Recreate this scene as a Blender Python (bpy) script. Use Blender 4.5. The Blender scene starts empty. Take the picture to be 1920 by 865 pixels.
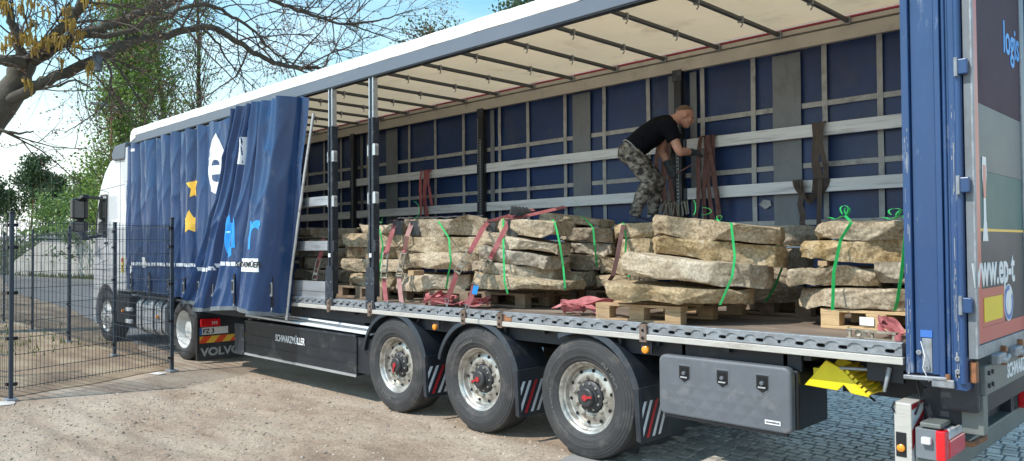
import bpy, bmesh, math, random
from mathutils import Vector, Matrix, noise
from mathutils.bvhtree import BVHTree

scene = bpy.context.scene
col = scene.collection
R = math.radians

# ------------------------------------------------------------------ camera
cam_data = bpy.data.cameras.new('camera')
cam = bpy.data.objects.new('camera', cam_data)
col.objects.link(cam)
cam_data.sensor_fit = 'HORIZONTAL'
cam_data.sensor_width = 36.0
cam_data.lens = 36.0 * 1434.1 / 1920.0
cam_data.clip_start = 0.05
cam_data.clip_end = 2000
_f = Vector((-0.7063033, 0.7075917, 0.0212038))
_u = Vector((0.0206866, -0.0093094, 0.9997427))
_r = _f.cross(_u)
cam.matrix_world = Matrix(((_r.x, _u.x, -_f.x, 5.5491), (_r.y, _u.y, -_f.y, -5.0448),
                           (_r.z, _u.z, -_f.z, 1.8088), (0, 0, 0, 1)))
scene.camera = cam

# ------------------------------------------------------------------ sky, sun, exposure
SUN_EL, SUN_A = R(50), R(19)          # elevation; bearing from -y towards -x
to_sun = Vector((-math.sin(SUN_A) * math.cos(SUN_EL), -math.cos(SUN_A) * math.cos(SUN_EL), math.sin(SUN_EL)))
world = bpy.data.worlds.new('World')
scene.world = world
world.use_nodes = True
wn, wl = world.node_tree.nodes, world.node_tree.links
wn.clear()
w_out = wn.new('ShaderNodeOutputWorld')
w_bg = wn.new('ShaderNodeBackground')
w_sky = wn.new('ShaderNodeTexSky')
w_sky.sky_type = 'NISHITA'
w_sky.sun_disc = False
w_sky.sun_elevation = SUN_EL
w_sky.sun_rotation = math.atan2(to_sun.x, to_sun.y)
w_sky.air_density = 1.6
w_sky.dust_density = 0.3
w_sky.ozone_density = 1.5
w_tc = wn.new('ShaderNodeTexCoord')
w_map = wn.new('ShaderNodeMapping')
w_map.inputs['Scale'].default_value = (1.0, 1.0, 3.2)
w_no = wn.new('ShaderNodeTexNoise')
w_no.inputs['Scale'].default_value = 1.7
w_no.inputs['Detail'].default_value = 7
w_no.inputs['Roughness'].default_value = 0.55
w_rp = wn.new('ShaderNodeValToRGB')
w_rp.color_ramp.elements[0].position = 0.47
w_rp.color_ramp.elements[1].position = 0.78
w_sep = wn.new('ShaderNodeSeparateXYZ')
w_hz = wn.new('ShaderNodeMapRange')      # haze white towards the horizon, all round
w_hz.inputs['From Min'].default_value = 0.24
w_hz.inputs['From Max'].default_value = 0.02
w_mx1 = wn.new('ShaderNodeMath'); w_mx1.operation = 'MAXIMUM'
w_mul = wn.new('ShaderNodeMath'); w_mul.operation = 'MULTIPLY'; w_mul.inputs[1].default_value = 0.85
w_mix = wn.new('ShaderNodeMixRGB')
w_mix.inputs['Color2'].default_value = (7.4, 8.2, 9.0, 1)
wl.new(w_tc.outputs['Generated'], w_map.inputs['Vector'])
wl.new(w_map.outputs['Vector'], w_no.inputs['Vector'])
wl.new(w_no.outputs['Fac'], w_rp.inputs['Fac'])
wl.new(w_tc.outputs['Generated'], w_sep.inputs['Vector'])
wl.new(w_sep.outputs['Z'], w_hz.inputs['Value'])
wl.new(w_rp.outputs['Color'], w_mx1.inputs[0])
wl.new(w_hz.outputs['Result'], w_mx1.inputs[1])
wl.new(w_mx1.outputs[0], w_mul.inputs[0])
wl.new(w_mul.outputs[0], w_mix.inputs['Fac'])
w_hs = wn.new('ShaderNodeHueSaturation')
w_hs.inputs['Hue'].default_value = 0.485
w_hs.inputs['Saturation'].default_value = 1.35
w_hs.inputs['Value'].default_value = 1.12
wl.new(w_sky.outputs['Color'], w_hs.inputs['Color'])
wl.new(w_hs.outputs['Color'], w_mix.inputs['Color1'])
wl.new(w_mix.outputs['Color'], w_bg.inputs['Color'])
w_bg.inputs['Strength'].default_value = 0.135
wl.new(w_bg.outputs['Background'], w_out.inputs['Surface'])

sun_data = bpy.data.lights.new('sun', 'SUN')
sun_data.energy = 3.3
sun_data.angle = R(0.55)
sun_data.color = (1.0, 0.95, 0.87)
sun = bpy.data.objects.new('sun', sun_data)
col.objects.link(sun)
sun.location = to_sun * 40
sun.rotation_euler = to_sun.to_track_quat('Z', 'Y').to_euler()

vs = scene.view_settings
vs.view_transform = 'Standard'
vs.look = 'None'
vs.exposure = 0.52
vs.gamma = 1.0
vs.use_curve_mapping = False
scene.cycles.use_denoising = True
scene.cycles.max_bounces = 8
scene.cycles.transparent_max_bounces = 8
scene.cycles.sample_clamp_indirect = 6.0

# ------------------------------------------------------------------ helpers
ORG = {}


def tag(o, label=None, cat=None, group=None, kind=None):
    if cat and not kind: kind = 'thing'
    if label: o['label'] = label
    if cat: o['category'] = cat
    if group: o['group'] = group
    if kind: o['kind'] = kind
    return o


def thing(name, loc, label, cat, group=None):
    o = bpy.data.objects.new(name, None)
    o.empty_display_size = 0.1
    col.objects.link(o)
    o.location = loc
    ORG[o] = Vector(loc)
    return tag(o, label, cat, group)


def node(name, parent):                      # an Empty part (a wheel, a post) inside a thing
    o = bpy.data.objects.new(name, None)
    o.empty_display_size = 0.05
    col.objects.link(o)
    o.parent = parent
    ORG[o] = ORG[parent]
    return o


def link(name, me, m, parent=None, loc=None):
    o = bpy.data.objects.new(name, me)
    if m and not me.materials:
        me.materials.append(m)
    col.objects.link(o)
    if parent:
        o.parent = parent
        ORG[o] = ORG.get(parent, Vector((0, 0, 0)))
    if loc:
        o.location = Vector(loc) - (ORG[parent] if parent else Vector((0, 0, 0)))
    return o


class MB:
    def __init__(s):
        s.v, s.f, s.mi = [], [], []
        s.m = 0

    def add(s, vs_, fs):
        n = len(s.v)
        s.v += [tuple(q) for q in vs_]
        s.f += [tuple(i + n for i in q) for q in fs]
        s.mi += [s.m] * len(fs)
        return s

    def box(s, x0, x1, y0, y1, z0, z1):
        return s.add([(x0, y0, z0), (x1, y0, z0), (x1, y1, z0), (x0, y1, z0),
                      (x0, y0, z1), (x1, y0, z1), (x1, y1, z1), (x0, y1, z1)],
                     [(0, 3, 2, 1), (4, 5, 6, 7), (0, 1, 5, 4), (1, 2, 6, 5), (2, 3, 7, 6), (3, 0, 4, 7)])

    def obox(s, a, b, w, h, up=(0, 0, 1)):
        """a bar from a to b, w wide across, h along up"""
        a, b, up = Vector(a), Vector(b), Vector(up)
        d = (b - a).normalized()
        sd = d.cross(up)
        if sd.length < 1e-4: sd = d.cross(Vector((1, 0, 0)))
        sd.normalize()
        u2 = sd.cross(d).normalized()
        vv = []
        for p in (a, b):
            for i, j in ((-1, -1), (1, -1), (1, 1), (-1, 1)):
                vv.append(p + sd * (w / 2 * i) + u2 * (h / 2 * j))
        return s.add(vv, [(0, 1, 2, 3), (7, 6, 5, 4), (0, 4, 5, 1), (1, 5, 6, 2), (2, 6, 7, 3), (3, 7, 4, 0)])

    def tube(s, pts, r, seg=8, cap=True):
        pts = [Vector(p) for p in pts]
        n = len(pts)
        rr = r if isinstance(r, (list, tuple)) else [r] * n
        ref = None
        vv, ff = [], []
        for i, p in enumerate(pts):
            d = (pts[min(i + 1, n - 1)] - pts[max(i - 1, 0)])
            d = d.normalized() if d.length > 1e-9 else Vector((0, 0, 1))
            if ref is None:
                ref = d.orthogonal().normalized()
            ref = (ref - d * ref.dot(d))
            ref = ref.normalized() if ref.length > 1e-6 else d.orthogonal().normalized()
            b = d.cross(ref)
            for k in range(seg):
                a = 2 * math.pi * k / seg
                vv.append(p + (ref * math.cos(a) + b * math.sin(a)) * rr[i])
        for i in range(n - 1):
            for k in range(seg):
                k2 = (k + 1) % seg
                ff.append((i * seg + k, i * seg + k2, (i + 1) * seg + k2, (i + 1) * seg + k))
        if cap:
            ff.append(tuple(range(seg - 1, -1, -1)))
            ff.append(tuple((n - 1) * seg + k for k in range(seg)))
        return s.add(vv, ff)

    def lathe(s, c, prof, seg=40, axis='y'):
        """prof: (along axis, radius) pairs"""
        c = Vector(c)
        vv, ff = [], []
        for a, r in prof:
            for k in range(seg):
                t = 2 * math.pi * k / seg
                if axis == 'y': vv.append(c + Vector((r * math.cos(t), a, r * math.sin(t))))
                elif axis == 'x': vv.append(c + Vector((a, r * math.cos(t), r * math.sin(t))))
                else: vv.append(c + Vector((r * math.cos(t), r * math.sin(t), a)))
        for i in range(len(prof) - 1):
            for k in range(seg):
                k2 = (k + 1) % seg
                q = (i * seg + k, i * seg + k2, (i + 1) * seg + k2, (i + 1) * seg + k)
                ff.append(q if axis != 'y' else q[::-1])
        return s.add(vv, ff)

    def prism(s, poly, axis, t0, t1):
        """poly in the plane across axis ('y': x,z  'x': y,z  'z': x,y), from t0 to t1"""
        def P(q, t):
            if axis == 'y': return (q[0], t, q[1])
            if axis == 'x': return (t, q[0], q[1])
            return (q[0], q[1], t)
        n = len(poly)
        vv = [P(q, t0) for q in poly] + [P(q, t1) for q in poly]
        ff = [tuple(range(n)), tuple(range(2 * n - 1, n - 1, -1))]
        for i in range(n):
            j = (i + 1) % n
            ff.append((i, i + n, j + n, j))
        return s.add(vv, ff)

    def ribbon(s, pts, side, w, th=0.003):
        """flat webbing along pts; side = list of, or one, unit vector across"""
        pts = [Vector(p) for p in pts]
        n = len(pts)
        vv, ff = [], []
        for i, p in enumerate(pts):
            sd = Vector(side[i] if isinstance(side, list) else side).normalized()
            d = (pts[min(i + 1, n - 1)] - pts[max(i - 1, 0)]).normalized()
            nn = sd.cross(d)
            nn = nn.normalized() if nn.length > 1e-6 else Vector((0, 0, 1))
            for i2, j2 in ((-1, -1), (1, -1), (1, 1), (-1, 1)):
                vv.append(p + sd * (w / 2 * i2) + nn * (th / 2 * j2))
        for i in range(n - 1):
            for k in range(4):
                k2 = (k + 1) % 4
                ff.append((i * 4 + k, i * 4 + k2, i * 4 + 4 + k2, i * 4 + 4 + k))
        ff += [(3, 2, 1, 0), tuple((n - 1) * 4 + k for k in range(4))]
        return s.add(vv, ff)

    def mesh(s, name, org=Vector((0, 0, 0)), smooth=None):
        me = bpy.data.meshes.new(name)
        o = org
        me.from_pydata([(q[0] - o.x, q[1] - o.y, q[2] - o.z) for q in s.v], [], s.f)
        if any(s.mi):
            me.polygons.foreach_set('material_index', s.mi)
        bm = bmesh.new(); bm.from_mesh(me)
        bmesh.ops.recalc_face_normals(bm, faces=bm.faces)
        bm.to_mesh(me); bm.free()
        if smooth is not None:
            me.polygons.foreach_set('use_smooth', [True] * len(me.polygons))
            if smooth < 179: me.set_sharp_from_angle(angle=R(smooth))
        me.update()
        return me

    def build(s, name, m, parent=None, smooth=None, bevel=0, seg=2, org=None, mats=None):
        o0 = ORG.get(parent, Vector((0, 0, 0))) if parent else (Vector(org) if org else Vector((0, 0, 0)))
        me = s.mesh(name, o0, smooth)
        if mats:
            for q in mats: me.materials.append(q)
        o = link(name, me, m, parent)
        if not parent and org:
            o.location = org
            ORG[o] = Vector(org)
        if bevel:
            b = o.modifiers.new('edge', 'BEVEL')
            b.width = bevel; b.segments = seg; b.limit_method = 'ANGLE'; b.angle_limit = R(40)
            b.harden_normals = False
        return o


def copy_tree(o, delta, parent=None):
    c = o.copy()
    col.objects.link(c)
    c.parent = parent
    if parent is None:
        c.location = Vector(o.location) + Vector(delta)
    ORG[c] = ORG.get(o, Vector((0, 0, 0))) + Vector(delta)
    for ch in list(o.children):
        copy_tree(ch, delta, c)
    return c


def text_mesh(body, size, bold=0.0, shear=0.0, ext=0.0, sx=1.0, align='CENTER'):
    """lettering as (verts, faces) lying in its own x, y plane, centred on the baseline middle"""
    cu = bpy.data.curves.new('lettering', 'FONT')
    cu.body = body
    cu.size = size
    cu.offset = bold
    cu.shear = shear
    cu.extrude = ext
    cu.align_x = align
    cu.resolution_u = 3
    ob = bpy.data.objects.new('lettering', cu)
    col.objects.link(ob)
    dg = bpy.context.evaluated_depsgraph_get()
    me = bpy.data.meshes.new_from_object(ob.evaluated_get(dg))
    vs_ = [(q.co.x * sx, q.co.y, q.co.z) for q in me.vertices]
    fs = [tuple(p.vertices) for p in me.polygons]
    bpy.data.objects.remove(ob)
    bpy.data.curves.remove(cu)
    bpy.data.meshes.remove(me)
    return vs_, fs


def lettering(name, body, size, m, parent, origin, right, up, sx=1.0, bold=0.0, shear=0.0, align='CENTER', ext=0.0015):
    vs_, fs = text_mesh(body, size, bold, shear, ext, sx, align)
    o_, r_, u_ = Vector(origin), Vector(right).normalized(), Vector(up).normalized()
    n_ = r_.cross(u_)
    b = MB()
    b.add([o_ + r_ * q[0] + u_ * q[1] + n_ * q[2] for q in vs_], fs)
    return b.build(name, m, parent)


# ------------------------------------------------------------------ materials
MATS = {}


def mat(name, c, rough=0.6, metal=0.0, var=0.18, scale=5.0, bump=0.0, bscale=60.0, dirt=None, damt=0.0,
        dscale=3.0, coat=0.0, rvar=0.12, stretch=(1, 1, 1), emit=None, transl=None, alpha=None):
    m = bpy.data.materials.new(name)
    m.use_nodes = True
    nt = m.node_tree
    n, l = nt.nodes, nt.links
    b = n['Principled BSDF']
    tc = n.new('ShaderNodeTexCoord')
    mp = n.new('ShaderNodeMapping')
    mp.inputs['Scale'].default_value = stretch
    l.new(tc.outputs['Object'], mp.inputs['Vector'])
    no = n.new('ShaderNodeTexNoise')
    no.inputs['Scale'].default_value = scale
    no.inputs['Detail'].default_value = 6
    no.inputs['Roughness'].default_value = 0.62
    l.new(mp.outputs['Vector'], no.inputs['Vector'])
    rp = n.new('ShaderNodeValToRGB')
    rp.color_ramp.elements[0].position = 0.30
    rp.color_ramp.elements[1].position = 0.70
    rp.color_ramp.elements[0].color = tuple(q * (1 - var) for q in c) + (1,)
    rp.color_ramp.elements[1].color = tuple(min(1, q * (1 + var)) for q in c) + (1,)
    l.new(no.outputs['Fac'], rp.inputs['Fac'])
    out = rp.outputs['Color']
    if dirt:
        n2 = n.new('ShaderNodeTexNoise')
        n2.inputs['Scale'].default_value = dscale
        n2.inputs['Detail'].default_value = 8
        n2.inputs['Roughness'].default_value = 0.7
        l.new(mp.outputs['Vector'], n2.inputs['Vector'])
        r2 = n.new('ShaderNodeValToRGB')
        r2.color_ramp.elements[0].position = 0.62 - 0.35 * damt
        r2.color_ramp.elements[1].position = 0.80 - 0.20 * damt
        l.new(n2.outputs['Fac'], r2.inputs['Fac'])
        mx = n.new('ShaderNodeMixRGB')
        mx.inputs['Color2'].default_value = tuple(dirt) + (1,)
        l.new(r2.outputs['Color'], mx.inputs['Fac'])
        l.new(out, mx.inputs['Color1'])
        out = mx.outputs['Color']
    l.new(out, b.inputs['Base Color'])
    mr = n.new('ShaderNodeMapRange')
    mr.inputs['To Min'].default_value = max(0.03, rough - rvar)
    mr.inputs['To Max'].default_value = min(1, rough + rvar)
    l.new(no.outputs['Fac'], mr.inputs['Value'])
    l.new(mr.outputs['Result'], b.inputs['Roughness'])
    b.inputs['Metallic'].default_value = metal
    b.inputs['Coat Weight'].default_value = coat
    if bump:
        n3 = n.new('ShaderNodeTexNoise')
        n3.inputs['Scale'].default_value = bscale
        n3.inputs['Detail'].default_value = 5
        l.new(mp.outputs['Vector'], n3.inputs['Vector'])
        bp = n.new('ShaderNodeBump')
        bp.inputs['Strength'].default_value = min(1, bump)
        bp.inputs['Distance'].default_value = 0.02
        l.new(n3.outputs['Fac'], bp.inputs['Height'])
        l.new(bp.outputs['Normal'], b.inputs['Normal'])
    if emit:
        b.inputs['Emission Color'].default_value = tuple(emit[:3]) + (1,)
        b.inputs['Emission Strength'].default_value = emit[3]
    if transl:
        tr = n.new('ShaderNodeBsdfTranslucent')
        l.new(out, tr.inputs['Color'])
        ms = n.new('ShaderNodeMixShader')
        ms.inputs['Fac'].default_value = transl
        l.new(b.outputs['BSDF'], ms.inputs[1])
        l.new(tr.outputs['BSDF'], ms.inputs[2])
        l.new(ms.outputs['Shader'], n['Material Output'].inputs['Surface'])
    MATS[name] = m
    return m


def leaf_mat(name, c, c2, transl=0.35):
    m = mat(name, c, 0.55, 0, 0.35, 0.9, transl=transl)
    n, l = m.node_tree.nodes, m.node_tree.links
    rp = [q for q in n if q.type == 'VALTORGB'][0]
    gi = n.new('ShaderNodeNewGeometry')
    rp.color_ramp.elements[0].position = 0.0
    rp.color_ramp.elements[1].position = 1.0
    rp.color_ramp.elements[0].color = tuple(c) + (1,)
    rp.color_ramp.elements[1].color = tuple(c2) + (1,)
    l.new(gi.outputs['Random Per Island'], rp.inputs['Fac'])
    return m


BLUE = (0.014, 0.052, 0.150)
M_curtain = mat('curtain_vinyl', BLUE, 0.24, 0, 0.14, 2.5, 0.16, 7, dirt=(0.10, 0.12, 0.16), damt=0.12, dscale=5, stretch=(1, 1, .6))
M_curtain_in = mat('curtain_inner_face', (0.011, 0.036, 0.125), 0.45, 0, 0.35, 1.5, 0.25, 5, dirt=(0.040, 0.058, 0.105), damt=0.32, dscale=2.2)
M_blue_paint = mat('blue_paint', (0.020, 0.062, 0.170), 0.36, 0, 0.14, 4, 0.06, 30, dirt=(0.30, 0.34, 0.40), damt=0.10, dscale=7, stretch=(1, 1, .35), coat=0.2)
M_strap_grey = mat('grey_curtain_webbing', (0.36, 0.37, 0.37), 0.8, 0, 0.2, 9, 0.1, 90, dirt=(0.14, 0.14, 0.15), damt=0.25, dscale=6)
M_panel_grey = mat('grey_worn_panel', (0.17, 0.19, 0.21), 0.6, 0, 0.25, 3, 0.1, 40, dirt=(0.08, 0.085, 0.09), damt=0.35, dscale=3, stretch=(1, 1, .5))
M_slat = mat('weathered_pale_slat', (0.68, 0.71, 0.74), 0.55, 0, 0.10, 4, 0.3, 30, dirt=(0.22, 0.22, 0.22), damt=0.25, dscale=9, stretch=(.18, 1, 4))
M_alu = mat('brushed_aluminium', (0.62, 0.64, 0.66), 0.38, 0.75, 0.12, 5, 0.05, 60, dirt=(0.25, 0.25, 0.26), damt=0.2, dscale=6, stretch=(.3, 1, 2))
M_galv = mat('galvanised_steel', (0.29, 0.31, 0.335), 0.5, 0.45, 0.25, 14, 0.08, 60, dirt=(0.20, 0.19, 0.18), damt=0.25, dscale=5)
M_edge = mat('dirty_aluminium_edge', (0.52, 0.50, 0.46), 0.55, 0.15, 0.15, 6, 0.1, 50, dirt=(0.30, 0.27, 0.23), damt=0.35, dscale=6, stretch=(.5, 1, 2))
M_socket = mat('grimy_socket_steel', (0.17, 0.115, 0.085), 0.75, 0.2, 0.4, 14, 0.2, 60, dirt=(0.24, 0.22, 0.20), damt=0.4, dscale=12)
M_rust = mat('rusty_steel', (0.30, 0.13, 0.06), 0.8, 0.1, 0.4, 14, 0.3, 60, dirt=(0.10, 0.07, 0.06), damt=0.4, dscale=12)
M_black_steel = mat('black_steel', (0.018, 0.021, 0.027), 0.42, 0.1, 0.25, 5, 0.06, 40, dirt=(0.09, 0.085, 0.08), damt=0.2, dscale=4)
M_post = mat('worn_dark_post', (0.035, 0.042, 0.055), 0.40, 0.3, 0.25, 8, 0.08, 40, dirt=(0.16, 0.17, 0.19), damt=0.22, dscale=9)
M_chassis = mat('chassis_black', (0.014, 0.018, 0.026), 0.55, 0, 0.25, 3, 0.05, 40, dirt=(0.06, 0.055, 0.05), damt=0.2, dscale=3)
M_plastic = mat('dark_mudguard_plastic', (0.022, 0.027, 0.036), 0.40, 0, 0.2, 5, 0.06, 90, dirt=(0.08, 0.075, 0.07), damt=0.22, dscale=4)
M_box_grey = mat('grey_toolbox_plastic', (0.115, 0.125, 0.14), 0.5, 0, 0.12, 4, 0.1, 120, dirt=(0.20, 0.20, 0.20), damt=0.15, dscale=5)
M_rail_grey = mat('grey_cantrail', (0.135, 0.155, 0.19), 0.42, 0.1, 0.08, 2, 0.02, 40, dirt=(0.22, 0.22, 0.23), damt=0.12, dscale=6, stretch=(.3, 1, 1))
M_cantrail_in = mat('inner_cantrail', (0.50, 0.47, 0.42), 0.6, 0, 0.1, 3, 0.02, 40, dirt=(0.30, 0.28, 0.25), damt=0.15, dscale=5)
M_tarp = mat('roof_tarpaulin', (0.82, 0.65, 0.43), 0.6, 0, 0.05, 1.3, 0.05, 3, dirt=(0.62, 0.47, 0.30), damt=0.22, dscale=2.2, transl=0.28)
M_tarp_edge = mat('white_roof_edge', (0.80, 0.79, 0.76), 0.55, 0, 0.08, 3, 0.25, 8, dirt=(0.42, 0.38, 0.32), damt=0.18, dscale=7)
M_bow = mat('steel_roof_bow', (0.10, 0.11, 0.12), 0.45, 0.4, 0.15, 6)
M_red = mat('red_seal', (0.22, 0.02, 0.03), 0.6)
M_floor = mat('worn_plywood_floor', (0.17, 0.13, 0.10), 0.7, 0, 0.35, 2.2, 0.2, 25, dirt=(0.36, 0.30, 0.23), damt=0.30, dscale=2.8, stretch=(.5, 1.6, 1))
M_tyre = mat('tyre_rubber', (0.040, 0.040, 0.042), 0.72, 0, 0.2, 5, 0.12, 120, dirt=(0.115, 0.105, 0.095), damt=0.30, dscale=4)
M_tyre_text = mat('tyre_raised_letters', (0.105, 0.10, 0.095), 0.7, 0, 0.1)
M_rim = mat('aluminium_rim', (0.52, 0.50, 0.46), 0.36, 0.62, 0.22, 9, 0.06, 60, dirt=(0.17, 0.145, 0.11), damt=0.50, dscale=7)
M_rim_white = mat('painted_steel_rim', (0.62, 0.63, 0.62), 0.45, 0.1, 0.1, 6, dirt=(0.30, 0.27, 0.24), damt=0.25, dscale=5)
M_nut = mat('wheel_nut_metal', (0.36, 0.34, 0.29), 0.5, 0.5, 0.3, 30)
M_hub = mat('dark_hub', (0.045, 0.045, 0.048), 0.5, 0.2, 0.3, 12)
M_redplastic = mat('red_indicator_plastic', (0.38, 0.025, 0.03), 0.4)
M_near_black = mat('near_black', (0.006, 0.006, 0.007), 0.9)  # stands in for the shade inside openings, also on dark bolts and teeth
M_amber = mat('amber_lens', (0.85, 0.30, 0.02), 0.15, 0, 0.1, 30, coat=0.5)
M_redlens = mat('red_lens', (0.75, 0.012, 0.02), 0.14, 0, 0.1, 30, coat=0.6)
M_clearlens = mat('clear_lens', (0.62, 0.63, 0.66), 0.15, 0, 0.15, 20, coat=0.6)
M_white_sticker = mat('white_print', (0.78, 0.79, 0.80), 0.45, 0, 0.05, 8, dirt=(0.5, 0.5, 0.5), damt=0.1)
M_reflect = mat('reflective_tape', (0.70, 0.74, 0.78), 0.35, 0, 0.06, 20)
M_redstripe = mat('red_stripe', (0.48, 0.022, 0.028), 0.45, 0, 0.15, 8)
M_cyan = mat('bright_blue_print', (0.02, 0.30, 0.80), 0.4, 0, 0.05)
M_yellow_print = mat('yellow_print', (0.85, 0.52, 0.06), 0.45, 0, 0.05)
M_orange = mat('orange_red_print', (0.80, 0.08, 0.02), 0.45, 0, 0.05)
M_yellow = mat('yellow_plastic', (0.78, 0.62, 0.01), 0.45, 0, 0.08, 6, dirt=(0.4, 0.33, 0.1), damt=0.12)
M_yellow_label = mat('yellow_plate', (0.80, 0.58, 0.03), 0.5, 0, 0.05)
M_blue_label = mat('blue_label', (0.05, 0.16, 0.50), 0.4, 0, 0.1)
M_white_paint = mat('white_cab_paint', (0.66, 0.68, 0.70), 0.25, 0, 0.04, 2, coat=0.6, dirt=(0.5, 0.49, 0.47), damt=0.08)
M_glass = mat('dark_window_glass', (0.012, 0.016, 0.016), 0.06, 0, 0.1, 3, coat=0.8)
M_black_plastic = mat('black_plastic', (0.012, 0.013, 0.016), 0.35, 0, 0.15, 6)
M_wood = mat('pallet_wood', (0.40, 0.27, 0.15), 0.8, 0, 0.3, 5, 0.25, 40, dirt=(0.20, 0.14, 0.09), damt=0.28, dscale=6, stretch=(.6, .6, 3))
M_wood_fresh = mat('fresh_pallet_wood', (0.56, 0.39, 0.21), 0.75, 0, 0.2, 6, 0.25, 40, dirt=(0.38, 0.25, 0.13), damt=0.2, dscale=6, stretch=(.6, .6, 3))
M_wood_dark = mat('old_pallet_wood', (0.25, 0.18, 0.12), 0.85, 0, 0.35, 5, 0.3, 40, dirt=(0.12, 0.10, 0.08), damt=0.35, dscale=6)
M_web_red = mat('faded_red_webbing', (0.40, 0.115, 0.12), 0.8, 0, 0.3, 9, 0.12, 160, dirt=(0.36, 0.20, 0.19), damt=0.3, dscale=9)
M_web_pink = mat('washed_pink_webbing', (0.48, 0.26, 0.24), 0.85, 0, 0.25, 9, 0.12, 160, dirt=(0.34, 0.20, 0.18), damt=0.3, dscale=9)
M_web_brown = mat('dirty_maroon_webbing', (0.13, 0.065, 0.060), 0.85, 0, 0.3, 8, 0.12, 160, dirt=(0.18, 0.13, 0.11), damt=0.3, dscale=7)
M_web_dark = mat('dark_brown_webbing', (0.085, 0.065, 0.055), 0.85, 0, 0.3, 8, 0.12, 160)
M_ratchet = mat('ratchet_steel', (0.42, 0.38, 0.31), 0.5, 0.5, 0.3, 20, dirt=(0.22, 0.18, 0.13), damt=0.4, dscale=16)
M_green = mat('green_packing_band', (0.03, 0.46, 0.12), 0.4, 0, 0.15, 12)
M_rubber = mat('edge_protector_plastic', (0.055, 0.055, 0.058), 0.65, 0, 0.2, 20, dirt=(0.16, 0.15, 0.13), damt=0.25, dscale=9)
M_fence = mat('fence_powder_coat', (0.028, 0.042, 0.060), 0.45, 0, 0.1, 4)
M_concrete = mat('pale_concrete', (0.60, 0.57, 0.52), 0.85, 0, 0.15, 2, 0.2, 20, dirt=(0.28, 0.27, 0.23), damt=0.3, dscale=1.2, stretch=(1, 1, .4))
M_bark = mat('grey_brown_bark', (0.080, 0.070, 0.055), 0.9, 0, 0.4, 3, 0.8, 18, dirt=(0.085, 0.095, 0.055), damt=0.3, dscale=2.5)
M_twig = mat('twig_bark', (0.085, 0.066, 0.052), 0.9, 0, 0.3, 3)
M_pinebark = mat('pine_bark', (0.20, 0.115, 0.075), 0.9, 0, 0.3, 1)
M_skin = mat('skin', (0.52, 0.27, 0.19), 0.5, 0, 0.10, 9, 0.03, 60)
M_hair = mat('short_brown_hair', (0.15, 0.095, 0.065), 0.8, 0, 0.35, 60, 0.4, 180)
M_shirt = mat('black_cotton', (0.005, 0.006, 0.010), 0.85, 0, 0.2, 8, 0.25, 16)
M_glove = mat('grey_work_glove', (0.035, 0.042, 0.050), 0.8, 0, 0.3, 20, 0.2, 60)
M_shoe = mat('navy_trainer', (0.018, 0.030, 0.065), 0.6, 0, 0.3, 20)
M_sole = mat('pale_sole', (0.42, 0.42, 0.42), 0.6)
M_leaf_poplar = leaf_mat('poplar_leaves', (0.11, 0.20, 0.035), (0.24, 0.34, 0.075), 0.45)
M_leaf_birch = leaf_mat('young_birch_leaves', (0.11, 0.20, 0.05), (0.21, 0.31, 0.09))
M_leaf_pine = leaf_mat('pine_needles', (0.035, 0.075, 0.035), (0.085, 0.14, 0.055), 0.25)
M_leaf_bush = leaf_mat('hedge_leaves', (0.13, 0.18, 0.06), (0.26, 0.29, 0.12))
M_catkin = leaf_mat('catkins', (0.36, 0.22, 0.035), (0.52, 0.36, 0.08), 0.3)
M_bud = leaf_mat('brown_buds', (0.16, 0.085, 0.05), (0.32, 0.20, 0.12), 0.2)
M_grass = leaf_mat('grass_blades', (0.08, 0.13, 0.03), (0.24, 0.24, 0.09), 0.3)


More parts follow.
